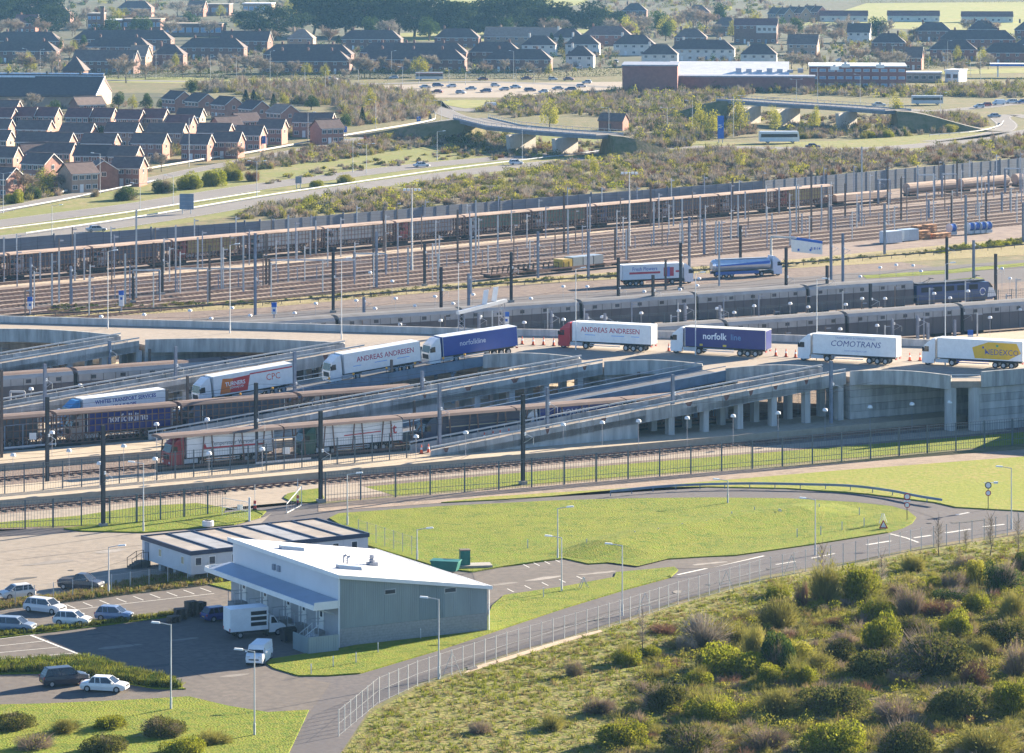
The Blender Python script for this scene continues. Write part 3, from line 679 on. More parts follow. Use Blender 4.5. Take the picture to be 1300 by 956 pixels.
    for i, y in enumerate((21.8, 16.8, 11.4, 7.9, 4.0)):
        d = MB(); d.box(-.10, -.04, y - .5, y + .5, 1.25, 3.45); dd = d.build('door', M_WFR, t)
        g = MB(); g.box(-.115, -.10, y - .22, y + .22, 2.5, 3.1); g.build('pane', M_WIN, dd)
        g = MB(); g.box(-.12, -.10, y + .34, y + .42, 2.2, 2.3); g.build('handle', M_BLACK, dd)
        g = MB(); g.box(-.11, -.04, y + .95, y + 1.15, 1.1, 3.6); g.build('door_guard', M_FASC, t)
        q = MB(); q.box(-1.6, -.06, y - .8, y + .8, 0.05, 1.2); lp = q.build('loading_step', M_BLOCK, t)
        q = MB()
        for a in (-.8, .8):
            for x in (-1.55, -.8): q.bar((x, y + a, 1.2), (x, y + a, 2.2), .05)
            q.bar((-1.55, y + a, 2.2), (-.1, y + a, 2.2), .05)
        q.build('railing', M_GALV, lp)
    # steps at the near corner
    b = MB()
    for i in range(6): b.box(-1.6 - .28 * (i + 1), -1.6 - .28 * i, 1.6, 3.0, 0.02, 1.2 - .2 * i)
    st = b.build('staircase', M_GALV, t)
    b = MB()
    for y in (1.62, 2.98):
        b.bar((-1.6, y, 2.2), (-3.3, y, 1.1), .06)
        for i in range(4): b.bar((-1.65 - i * .5, y, 1.1 - i * .33), (-1.65 - i * .5, y, 2.18 - i * .33), .05)
    b.build('handrail', M_PALE, st)
    for x, w in ((5.0, 1.3), (11.9, 1.4)):
        b = MB(); b.box(x, x + w, -.05, .06, 4.85 - (x - 5) * .07, 5.4 - (x - 5) * .07); f = b.build('window', M_GALV, t)
        b = MB(); b.box(x + .08, x + w - .08, -.06, -.05, 4.93 - (x - 5) * .07, 5.32 - (x - 5) * .07); b.build('pane', M_WIN, f)
    for y in (13.6, 14.7):
        b = MB(); b.box(-.12, .1, y, y + .5, 5.5, 6.1); b.build('wall_vent', M_GSTEEL, t)
    for x, y in ((2.5, 5.0), (2.5, 18.0)):
        b = MB(); z = roofz(x); b.hexa([(x, y, z), (x + 2.6, y, roofz(x + 2.6)), (x + 2.6, y + .9, roofz(x + 2.6)), (x, y + .9, z)], [(x, y + .1, z + .4), (x + 2.6, y + .1, roofz(x + 2.6) + .35), (x + 2.6, y + .8, roofz(x + 2.6) + .35), (x, y + .8, z + .4)])
        b.build('rooflight', mat('rooflight_glazing', (.22, .28, .36), .3, .05), t)
    for y in (10.0, 10.8):
        b = MB(); x = 6.0; b.tube((x, y, roofz(x)), (x, y, roofz(x) + .7), .1, .1, 8); b.tube((x, y, roofz(x) + .65), (x + .3, y, roofz(x) + .75), .13, .13, 8); b.build('flue', M_GSTEEL, t)
    x, y = 9.0, 10.2; b = MB(); b.box(x - .5, x + .5, y - .4, y + .4, roofz(x) - .1, roofz(x) + .35); b.lathe([(.3, .35), (.34, .6), (.2, .75), (.3, .8), (.3, 1.05), (.1, 1.1)], (x, y, roofz(x)), 8); b.build('extractor_fan', M_GSTEEL, t)
    for x, z in ((-.2, zh), (W + .1, zl)): b = MB(); b.tube((x, -.1, 0), (x, -.1, z - .3), .06, .06, 6); b.build('downpipe', M_FASC, t)
    # small things beside it
    o = T0 = base
    def loc(x, y, z=0): c, s_ = math.cos(R(30)), math.sin(R(30)); return Vector((base.x + x * c - y * s_, base.y + x * s_ + y * c, z + 0.06))
    sc = thing('bin_screen', 'grey green slatted bin screen at the near corner of the depot', 'screen', loc(-4.4, -1.6), R(30))
    b = MB(); b.box(0, .08, 0, 3.4, 0, 1.7); b.box(0.08, 3.4, 0, .08, 0, 1.7); b.build('frame', M_CLAD2, sc)
    for i in range(12):
        b = MB(); b.box(-.03, 0, .05 + i * .28, .27 + i * .28, 0.1, 1.68); b.build('slat', M_CLAD2, sc)
    for i in range(12):
        b = MB(); b.box(.1 + i * .27, .32 + i * .27, -.03, 0, 0.1, 1.68); b.build('slat', M_CLAD, sc)
    for i, (x, y, c) in enumerate(((-3.2, 5.3, (.03, .03, .035)), (-3.2, 9.4, (.05, .06, .055)), (-3.0, 13.5, (.04, .045, .05)))):
        w = thing('waste_bin', 'dark wheeled waste bin by the depot wall, %s from the near corner' % nth(i), 'bin', loc(x, y), R(30), 'waste bins')
        b = MB(); b.hexa([(-.6, -.5, .15), (.6, -.5, .15), (.6, .5, .15), (-.6, .5, .15)], [(-.7, -.65, 1.25), (.7, -.65, 1.25), (.7, .65, 1.25), (-.7, .65, 1.25)]); b.build('body', paint(c), w)
        b = MB(); b.extrx([(-.68, 1.25), (.68, 1.25), (.68, 1.3), (0, 1.5), (-.68, 1.3)], -.72, .72); b.build('lid', M_BLACK, w)
        for sx in (-.5, .5):
            for sy in (-.4, .4): b = MB(); b.tube((sx, sy - .05, .09), (sx, sy + .05, .09), .09, .09, 8); b.build('wheel', M_TYRE, w)
    pal = mat('old_pallet_wood', (.12, .09, .07), .9, .3, 1.5)
    for i, (x, y, nlev) in enumerate(((-7.6, 21.5, 7), (-6.0, 22.3, 10), (-8.9, 20.4, 4), (-4.7, 23.0, 8))):
        w = thing('pallet_stack', 'stack of dark wooden pallets in the shade behind the blue car, %s' % ('second from left', 'second from right', 'leftmost', 'rightmost')[i], 'pallets', loc(x, y), R(20 + 9 * i))
        for k in range(nlev):
            b = MB(); b.box(-.6, .6, -.5, .5, k * .16 + .1, k * .16 + .14)
            for sx in (-.52, 0, .52): b.box(sx - .06, sx + .06, -.5, .5, k * .16, k * .16 + .1)
            b.build('pallet', pal, w, loc=(rng.uniform(-.05, .05), rng.uniform(-.05, .05), 0), rz=rng.uniform(-.06, .06))
    # vehicles in its shade
    car('hatch', (.02, .03, .16), 'dark blue hatchback parked in the shade beside the pallets', G(279, 787, .05), R(33))
    car('van', (.72, .73, .74), 'small white van facing the camera at the end of the depot', G(329, 840, .05), R(-100), name='delivery_van', cat='van')
    bt = thing('box_truck', 'white box truck backed up along the depot wall', 'truck', G(322, 807, .05), R(25))
    b = MB(); b.box(-2.9, 1.2, -1.05, 1.05, .75, 3.05); bx = b.build('cargo_box', paint((.72, .73, .74)), bt)
    b = MB(); b.box(-2.93, -2.9, -.95, .95, .85, 2.95); b.build('roller_door', M_FASC, bx)
    for z in (1.2, 1.75, 2.3):
        b = MB(); b.box(-.7, 1.0, -1.075, -1.05, z, z + .38); b.build('dark_panel', M_BLACK, bx)
    b = MB(); b.extr([(1.35, .4), (3.1, .4), (3.15, .9), (2.95, 1.15), (2.35, 1.3), (1.85, 2.05), (1.35, 2.1)], -.95, .95); cb = b.build('cab', paint((.72, .73, .74)), bt)
    b = MB(); b.extr([(1.55, 1.32), (2.25, 1.32), (1.83, 1.95), (1.55, 1.98)], -.965, .965); b.build('side_window', M_GLASS, cb)
    b = MB(); b.hexa([(2.36, -.85, 1.31), (2.39, -.85, 1.32), (2.39, .85, 1.32), (2.36, .85, 1.31)], [(1.9, -.8, 2.0), (1.93, -.8, 2.02), (1.93, .8, 2.02), (1.9, .8, 2.0)]); b.build('windscreen', M_GLASS, cb)
    b = MB(); b.box(-2.8, 2.6, -.4, .4, .45, .75); b.build('chassis', M_CHAS, bt)
    for x in (-1.8, 2.3):
        for s_ in (-1, 1): wheel(bt, x, s_ * .85, .34, .22)
    for s_ in (-1, 1):
        b = MB(); b.box(3.05, 3.17, s_ * .7 - .15, s_ * .7 + .15, .75, .95); b.build('headlight', M_HEAD, cb)
        b = MB(); b.box(-2.95, -2.9, s_ * .9 - .1, s_ * .9 + .1, .8, 1.1); b.build('tail_light', M_RED, bx)
depot()

# ------------------------------------------------------------------ portable cabin block
def cabins():
    base = G(242.5, 739); t = thing('portable_cabin_block', 'long grey white portable cabin block on piers behind the depot', 'cabin', (base.x, base.y, .05), R(32))
    W, L, z0, z1 = 22.4, 12.0, .75, 3.25; n = 7; mw = mat('cabin_wall', (.50, .51, .53), .6, .05, .5); dk = mat('dark_cabin_trim', (.03, .045, .085), .5, .1)
    for i in range(n):
        x0, x1 = i * W / n, (i + 1) * W / n
        b = MB(); b.box(x0 + .01, x1 - .01, 0, L, z0, z1 - .3); b.build('module', mw, t)
        b = MB(); b.box(x0 + .12, x1 - .12, .15, L - .15, z1 - .3, z1 - .05 + .02 * (i % 2)); b.build('roof_panel', mat('cabin_roof_%d' % (i % 3), ((.30, .265, .23), (.27, .275, .29), (.32, .275, .23))[i % 3], .7, .15, .5), t)
        b = MB(); b.box(x0 - .11, x0 + .11, .1, L - .1, z1 - .3, z1 + .08); b.build('roof_beam', dk, t)
        for y in (.6, 4.2, 7.8, 11.4):
            b = MB(); b.box(x0 + .1, x0 + .6, y - .3, y + .3, 0, z0); b.build('pier', M_BLOCK, t)
    b = MB(); b.box(-.12, W + .12, -.12, .1, z1 - .38, z1 + .1); b.box(-.12, .1, .1, L, z1 - .38, z1 + .1); b.box(-.12, W + .12, L - .05, L + .12, z1 - .38, z1 + .1); b.box(W - .05, W + .12, .1, L, z1 - .38, z1 + .1); b.build('fascia', dk, t)
    for x in (.9, 2.6, 5.4, 8.2, 11.0, 15.5, 18.2, 20.6):
        b = MB(); b.box(x - .42, x + .42, -.04, .02, 1.65, 2.6); f = b.build('window', M_WFR, t)
        b = MB(); b.box(x - .33, x + .33, -.055, -.04, 1.74, 2.51); b.build('pane', M_WIN, f)
    for y in (2.0, 7.5):
        b = MB(); b.box(-.04, .02, y - .35, y + .35, 1.6, 2.5); f = b.build('window', M_WFR, t)
        b = MB(); b.box(-.055, -.04, y - .27, y + .27, 1.68, 2.42); b.build('pane', mat('blind_behind_glass', (.45, .36, .22), .5, .1), f)
    b = MB(); b.box(-.05, .02, 10.3, 11.3, z0, 2.75); b.build('door', M_BLUEST, t)
    b = MB()
    for i in range(4): b.box(-1.0 - .3 * (i + 1), -1.0 - .3 * i, 10.2, 11.4, 0, z0 - .15 * (i + 1) + .1)
    b.box(-1.0, -.1, 10.2, 11.4, 0, z0); s_ = b.build('steps', mat('dark_step', (.1, .09, .08), .8), t)
    b = MB()
    for y in (10.2, 11.4):
        b.bar((-.1, y, 1.75), (-1.0, y, 1.75), .05); b.bar((-1.0, y, 1.75), (-2.2, y, 1.1), .05)
        for x, zz in ((-.12, 1.75), (-1.0, 1.75), (-2.15, 1.1)): b.bar((x, y, .1), (x, y, zz), .05)
    b.build('handrail', M_BLACK, s_)
cabins()

# ------------------------------------------------------------------ parked cars
car('hatch', (.55, .54, .52), 'small silver white hatchback in the upper yard at the left edge', G(21, 759, .05), R(-150))
car('pickup', (.035, .035, .045), 'dark pickup truck parked alone in the upper yard', G(103, 748, .05), R(-20), name='pickup_truck', cat='pickup')
car('estate', (.50, .51, .53), 'silver estate car at the corner of the dry grass strip', G(57, 777, .05), R(-28))
car('hatch', (.62, .62, .61), 'pale silver hatchback behind the thin hedge bank', G(92, 793, .05), R(-14))
car('hatch', (.12, .17, .28), 'slate blue hatchback behind the thin hedge bank', G(145, 787, .05), R(-14))
car('estate', (.16, .20, .26), 'grey blue estate car behind the hedge bank at far left', G(17, 801, .05), R(-14))
car('suv', (.03, .035, .05), 'dark off road car below the hedge bank at lower left', G(82, 869, .06), R(24))
car('saloon', (.64, .64, .63), 'white saloon car below the hedge bank at lower left', G(133, 877, .06), R(-12))

# ------------------------------------------------------------------ lighting columns in front (x, top, base, arm direction)
for x, yt, yb, a, lab in ((138, 692, 757, 0, 'by the dry grass strip of the left car park'), (217, 790, 902, math.pi, 'standing in the shaded service yard'), (323, 824, 935, math.pi, 'lowest in view, beside the white van'),
                          (557, 758, 862, math.pi, 'on the grass below the depot'), (713, 680, 752, math.pi, 'by the kerb of the overflow car park'), (708, 643, 710, 0, 'on the lawn above the overflow car park'),
                          (790, 690, 782, math.pi, 'on the strip beside the access road'), (529.5, 670, 712, 0, 'on the lawn behind the depot'), (1035, 632, 705, math.pi, 'on the lawn near the road bend'),
                          (1284, 592, 672, math.pi, 'at the right edge beside the junction'), (441, 600, 668, 0, 'between cabin block and tall fence'), (182, 586, 676, math.pi, 'on the left lawn in front of the tall fence'),
                          (924, 608, 640, math.pi, 'short one by the upper road')):
    b = G(x, yb); light_column('slim grey lighting column ' + lab, b, HC - (yt - YH) / S(yb) - .2, a)

# ------------------------------------------------------------------ fences of the foreground
M_PAL = mat('palisade_steel', (0.10, 0.125, 0.14), 0.6, 0.12, 0.6)
M_MESH = mat('weld_mesh_wire', (0.40, 0.42, 0.42), 0.5, 0.1)
fence('palisade_fence', 'tall grey palisade fence along the terminal in front of the lawn', [G(413, 638), G(640, 622), G(860, 603.5), G(1040, 588), G(1180, 575), G(1330, 562)], 3.7, 4.7, 0.40, M_PAL, .055, .15)
fence('palisade_fence', 'tall palisade fence at far left in front of the terminal', [G(-40, 676), G(80, 669), G(165, 665), G(288, 650)], 3.4, 3.4, 0.36, M_PAL, .05, .15)
fence('palisade_fence', 'palisade fence on the platform edge at far left', [T(140, 436.6), T(172, 436.9), T(206, 437.0), T(243, 437.2)], 3.4, 2.6, 0.36, M_PAL, .03, .12, z0=PZ)
g = thing('mesh_gate', 'open grey mesh gate beside the gate apron', 'gate', G(282, 656), 0)
b = MB()
p, q = Vector((0, 0, 0)), G(317, 662) - G(282, 656)
for a, c in (((0, 0, .1), (0, 0, 2.3)), ((q.x, q.y, .1), (q.x, q.y, 2.3)), ((0, 0, 2.3), (q.x, q.y, 2.3)), ((0, 0, .1), (q.x, q.y, .1)), ((0, 0, 1.2), (q.x, q.y, 1.2))): b.bar(a, c, .06)
b.build('frame', M_PALE, g)
b = MB()
for i in range(16): f = i / 16; b.bar((q.x * f, q.y * f, .1), (q.x * f, q.y * f, 2.3), .015)
b.build('mesh', M_PALE, g)
b = MB(); b.box(q.x - .15, q.x + .1, q.y - .1, q.y + .1, 0, 2.9); b.build('post', M_PALE, g)
b = MB(); b.box(q.x * .55, q.x * .55 + .7, q.y * .55 - .08, q.y * .55 - .05, 1.2, 1.8); b.build('notice', M_WFR, g)
g = thing('mesh_gate', 'open white barred gate leaf behind the cabin block', 'gate', G(364, 652), 0); q = G(383, 648) - G(364, 658); b = MB()
for a, c in (((0, 0, .1), (0, 0, 1.2)), ((q.x, q.y, .1), (q.x, q.y, 2.4)), ((0, 0, 1.2), (q.x, q.y, 2.4)), ((0, 0, .1), (q.x, q.y, .1))): b.bar(a, c, .08)
b.build('frame', M_PALE, g); b = MB()
for i in range(1, 9): f = i / 9; b.bar((q.x * f, q.y * f, .1), (q.x * f, q.y * f, 1.2 + 1.2 * f), .02)
b.build('bars', M_PALE, g)
fence('mesh_fence', 'slim weld mesh security fence along the lower edge of the access road', [G(430, 935), G(480, 893), G(530, 871), G(644, 833), G(716, 812), G(792, 790), G(858, 768), G(968, 737), G(1030, 724), G(1100, 712), G(1173, 696), G(1242, 686), G(1300, 676), G(1420, 660)],
      2.35, 2.05, .2, M_MESH, .006, .06, rails=(.04, .5), top=True, rail_w=.012)
fence('mesh_fence', 'weld mesh fence along the dry grass strip of the left car park', [G(-30, 779), G(75, 763), G(140, 754), G(210, 744), G(272, 737)], 2.0, 2.45, .25, M_MESH, .006, .06, rails=(.05,), top=True, rail_w=.012)
fence('mesh_fence', 'mesh fence on the lawn behind the depot roof', [G(455, 684), G(480, 692), G(529, 708)], 2.2, 2.2, .25, M_MESH, .008, .06, rails=(.05, .5), top=True, rail_w=.015)
# stays of the mesh fence
for i, (x, y) in enumerate(((574, 858), (819, 780), (922, 752), (1005, 731))):
    t = thing('fence_stay', 'A shaped galvanised stay of the roadside mesh fence, %s from left' % nth(i), 'stay', G(x, y), 0, 'fence stays'); b = MB()
    b.bar((-.9, 0, 0), (0, 0, 2.3), .05); b.bar((.9, 0, 0), (0, 0, 2.3), .05); b.build('strut', M_MESH, t); b = MB(); b.bar((-.5, 0, .95), (.5, 0, .95), .04); b.build('brace', M_MESH, t)
for i, (x, y) in enumerate(((587, 793), (741, 746), (990, 658), (1121, 664))):
    t = thing('trestle', 'small grey A frame trestle on the grass, %s from left' % nth(i), 'trestle', G(x, y, LAWN_Z), R(20 * i), 'grass trestles'); b = MB()
    for s_ in (-.3, .3): b.bar((-.45, s_, 0), (0, s_ * .4, 1.1), .05); b.bar((.45, s_, 0), (0, s_ * .4, 1.1), .05)
    b.build('leg', M_GALV, t); b = MB(); b.bar((0, -.2, 1.1), (0, .2, 1.1), .06); b.build('crossbar', M_GALV, t)
# marker posts across the lawn
MP = [(670, 696), (745, 695), (806, 685), (836, 681), (866, 675), (897, 671), (929, 660), (958, 654), (1012, 682), (1042, 679), (1069, 673), (1097, 668), (1091, 655), (1040, 650), (423, 846), (452, 841), (480, 828), (534, 810), (395, 856), (690, 758)]
b = MB(); b.box(-.05, .05, -.05, .05, 0, 1.0); pm_ = b.mesh('post', M_GALV); b = MB(); b.box(-.055, .055, -.055, .055, .82, .95); pb_ = b.mesh('band', M_WFR)
for i, (x, y) in enumerate(sorted(MP)):
    t = thing('marker_post', 'short grey marker post on the grass, %s from left' % nth(i), 'post', G(x, y, LAWN_Z), 0, 'marker posts'); link('post', pm_, t); link('band', pb_, t)

# ------------------------------------------------------------------ steel safety barrier on the bend
def barrier(label, line, h=.62, sp=3.2, m=M_BLUEST, z0=0.0, name='safety_barrier', beam=.3):
    P = smooth_line(line, 5); o = P[0].copy(); o.z = z0; t = thing(name, label, 'barrier', o); b = MB()
    for a, c in zip(P[:-1], P[1:]):
        b.bar(a - o + Vector((0, 0, h + z0 - a.z + a.z)), c - o + Vector((0, 0, h + z0)), .08, beam) if False else b.bar(Vector((a.x - o.x, a.y - o.y, h)), Vector((c.x - o.x, c.y - o.y, h)), .09, beam)
    b.build('beam', m, t); acc = 0; nx = 0; pb = MB(); pb.box(-.05, .05, -.05, .05, 0, h + .05); pm = pb.mesh('post', m)
    for a, c in zip(P[:-1], P[1:]):
        L = (c - a).length
        while nx < acc + L: q = a + (c - a) * ((nx - acc) / L); link('post', pm, t, (q.x - o.x, q.y - o.y, 0)); nx += sp
        acc += L
    return t
barrier('blue grey steel safety barrier curving round the upper lawn', [G(x, y) for x, y in ((775, 631), (850, 624), (940, 621), (1020, 622), (1080, 624), (1130, 630), (1165, 637), (1196, 642))], z0=.1)

# ------------------------------------------------------------------ signs of the foreground
M_SRED = mat('sign_red', (.45, .03, .03), .5, .05); M_SWH = mat('sign_white', (.72, .72, .70), .5, .05); M_SBLUE = mat('sign_blue', (.02, .11, .45), .5, .06)
def round_sign(label, x, y, ytop, discs, face=R(0), pole=None, name='road_sign'):
    t = thing(name, label, 'road sign', G(x, y, .1), face); h = HC - (ytop - YH) / S(y); b = MB(); b.tube((0, 0, 0), (0, 0, h), .05, .05, 6); b.build('pole', pole or M_DSTEEL, t)
    for z, r, m1, m2 in discs:
        b = MB(); b.tube((0, -.06, z), (0, -.09, z), r, r, 14); d = b.build('disc', m1, t); b = MB(); b.tube((0, -.09, z), (0, -.1, z), r * .72, r * .72, 14); b.build('face', m2, d)
    return t
t = round_sign('post with two red ringed round signs on the lawn tip', 1151.5, 661, 630, ((2.9, .42, M_SRED, M_SWH), (1.9, .36, M_SRED, M_SWH)))
b = MB(); b.box(-.4, .4, -.1, -.06, 2.25, 2.45); b.build('plate', M_SWH, t)
t = round_sign('dark post with round signs beside the junction field', 1254.5, 646, 617, ((2.9, .42, M_DSTEEL, M_SWH), (1.95, .36, M_SRED, M_SWH)))
b = MB(); b.bar((-.5, 0, 3.2), (.8, 0, 3.2), .06); b.box(.7, 1.2, -.1, .1, 3.1, 3.35); b.build('side_lamp', M_LAMP, t)
t = thing('warning_sign', 'low red and white triangular warning sign on the lawn edge', 'road sign', G(1121.5, 672, .1), 0); b = MB(); b.add([(-.55, -.02, .1), (.55, -.02, .1), (0, -.02, 1.15)], [(0, 1, 2)]); b.add([(-.55, .02, .1), (.55, .02, .1), (0, .02, 1.15)], [(2, 1, 0)]); b.build('face', M_SRED, t)
b = MB(); b.add([(-.33, -.03, .25), (.33, -.03, .25), (0, -.03, .9)], [(0, 1, 2)]); b.build('panel', M_SWH, t); b = MB(); b.bar((-.3, .02, .1), (-.3, .5, 0), .04); b.bar((.3, .02, .1), (.3, .5, 0), .04); b.build('stand', M_DSTEEL, t)
for i, (x, y) in enumerate(((323.5, 648), (378, 641))):
    t = thing('red_marker', 'red and white traffic marker post by the gate apron, %s one' % ('left', 'right')[i], 'post', G(x, y, .05), 0, 'apron marker posts'); b = MB(); b.box(-.25, .25, -.12, .12, 0, .25); b.build('foot', M_BLACK, t); b = MB(); b.box(-.16, .16, -.06, .06, .25, 1.2); b.build('board', M_SRED, t)
    b = MB(); b.box(-.165, .165, -.065, .065, .6, .8); b.build('band', M_SWH, t); b = MB(); b.box(-.03, .03, -.03, .03, 1.2, 3.2); b.build('pole', M_SWH, t)
t = thing('concrete_ring', 'white concrete ring lying on the left lawn', 'ring', G(264, 668, LAWN_Z)); b = MB(); b.lathe([(.65, 0), (.7, .1), (.7, .6), (.6, .65)], n=12); b.build('ring', M_WFR, t); b = MB(); b.lathe([(.45, .62), (.45, .66)], n=10); b.build('opening', M_BLACK, t)
# green tanks at the edge of the overflow car park
t = thing('storage_tank', 'long dark green waste skip at the corner of the lawn', 'skip', G(566, 725, .1), R(-14)); mg = mat('tank_green', (.02, .14, .12), .5, .15, 1.0); b = MB(); b.hexa([(-1.3, -.7, .1), (1.3, -.7, .1), (1.3, .7, .1), (-1.3, .7, .1)], [(-1.6, -.8, 1.15), (1.6, -.8, 1.15), (1.6, .8, 1.15), (-1.6, .8, 1.15)]); b.build('body', mg, t)
b = MB(); b.box(-1.65, 1.65, -.85, .85, 1.15, 1.24); b.build('lid', mg, t)
t = thing('storage_tank', 'upright dark green tank on the concrete slab', 'tank', G(590, 720, .1), R(10)); b = MB(); b.box(-.55, .55, -.5, .5, .3, 1.9); b.build('body', mg, t); b = MB(); b.box(-.58, .58, -.53, .53, 1.9, 2.0); b.build('lid', M_BSTEEL, t); b = MB(); b.box(-.9, 3.0, -1.0, 1.0, 0, .3); b.build('slab', M_KERB, t)
# ------------------------------------------------------------------ bridge, ramps
M_RCON = mat('weathered_concrete', (0.36, 0.355, 0.34), 0.9, 0.28, 0.9, streak=0.15, bump=0.15)
M_RCON2 = mat('pale_concrete', (0.44, 0.43, 0.41), 0.9, 0.2, 0.9, streak=0.15)
M_STAIN = mat('rust_stain', (0.20, 0.10, 0.08), 0.9, 0.3, 2.0)
M_GIRD = mat('blue_grey_girder', (0.13, 0.19, 0.26), 0.55, 0.15, 0.5)
M_DECK = mat_mix3('bridge_road', [(0.30, 0.255, 0.21), (0.26, 0.225, 0.19), (0.33, 0.28, 0.23)], [0.12, 1.0], rough=0.9)
DZ = 7.0
def Ux(x, n):     # u of the point on line n that lies in pixel column x
    k = (x - CX) / F; return (n * SU + k * n * CU) / (CU - k * SU)
FACE = [(326, 424), (322.5, 426), (313, 437), (312.3, 443), (299.5, 448.5), (299.5, 454.5), (288.8, 464), (288.3, 470), (277.9, 480), (277.5, 486), (267.5, 496.5), (267, 503), (243, 522), (242, 529), (226, 548), (206, 572), (186, 596)]
def bridge():
    t = thing('road_bridge', 'long concrete road bridge carrying queuing lorries over the platforms', 'bridge', (0, 0, 0))
    back = [(200, 602), (237, 560), (292, 508), (318, 488), (352, 452), (420, 440), (420, 424)]
    pts = [T(u, n) for u, n in FACE + back]
    d = sheet('deck', pts, DZ, M_DECK, 0.9); del d['kind']; d.parent = t
    lo = sheet('soffit', pts, DZ - .9, M_RCON); del lo['kind']; lo.parent = t
    spans = [1, 3, 5, 7, 9, 11, 13, 14, 15]
    for i in spans:     # arched parapets between the ramp heads
        (u0, n0), (u1, n1) = FACE[i], FACE[i + 1]; k = 10; ln = math.hypot(u1 - u0, n1 - n0)
        ou, on = -(n0 - n1) / ln * 0.0 - .25 * (n1 - n0) / ln, .25 * (u1 - u0) / ln
        b = MB()
        for j in range(k):
            a, c = j / k, (j + 1) / k
            def P(f, z, o): return T(u0 + (u1 - u0) * f + ou * o, n0 + (n1 - n0) * f + on * o, z)
            za, zc = (DZ + .85 + .4 * math.sin(math.pi * q) for q in (a, c)); ba, bc = (DZ - 1.15 + .35 * math.sin(math.pi * q) for q in (a, c))
            b.hexa([P(a, ba, 1), P(c, bc, 1), P(c, bc, -.6), P(a, ba, -.6)], [P(a, za, 1), P(c, zc, 1), P(c, zc, -.6), P(a, za, -.6)])
        b.build('parapet', M_RCON, t)
    for a, c in zip(back[:-2], back[1:-1]):
        b = MB(); b.bar(T(*a, DZ + .3), T(*c, DZ + .3), .35, 1.5); b.build('parapet', M_RCON2, t)
    # abutment blocks under the concrete ramp heads, each built of courses
    for n0, n1, u0, u1 in ((437, 443, 313, 336), (464, 470, 289, 312), (496.5, 503, 267.8, 292), (522, 529, 243, 268), (424, 425.2, 326, 400), (548, 556, 227, 250)):
        z = 0.0; i = 0
        while z < DZ - 1.0:
            h = min(1.02, DZ - .91 - z); e = .03 if i % 2 else 0
            b = MB(); b.hexa([T(u0 + e, n0 + e, z), T(u1, n0 + e, z), T(u1, n1, z), T(u0 + e, n1, z)], [T(u0 + e, n0 + e, z + h - .04), T(u1, n0 + e, z + h - .04), T(u1, n1, z + h - .04), T(u0 + e, n1, z + h - .04)])
            b.build('wall_course', M_RCON2 if i % 2 else M_RCON, t); z += h; i += 1
    b = MB(); b.bar(T(326, 423.6, DZ + .3), T(400, 423.6, DZ + .3), .4, 2.2); b.build('parapet', M_RCON, t)
    for u, n in ((322.8, 426.6), (325.6, 424.8), (301, 451.5), (279.5, 483)):
        b = MB(); p = T(u, n); b.hexa([T(u - .5, n - .7), T(u + .5, n - .7), T(u + .5, n + .7), T(u - .5, n + .7)], [T(u - .5, n - .7, DZ - .9), T(u + .5, n - .7, DZ - .9), T(u + .5, n + .7, DZ - .9), T(u - .5, n + .7, DZ - .9)]); b.build('pier', M_RCON2, t)
    b = MB(); b.bar(T(322.5, 426, DZ + .9), T(326, 424, DZ + .9), .1, .1); b.bar(T(322.5, 426, DZ + .5), T(326, 424, DZ + .5), .1, .1); b.build('handrail', M_GALV, t)
bridge()
t_ = thing('road_embankment', 'concrete walled embankment carrying the bridge road beyond the right frame edge', 'embankment', (0, 0, 0)); b = MB()
b.prism([(79, 528), (150, 496), (162, 524), (92, 556)], 0, DZ - .05); b.build('fill', M_RCON2, t_); b = MB(); b.bar((79, 528.3, DZ + .45), (150, 496.3, DZ + .45), .4, 1.0); b.build('parapet', M_RCON, t_)
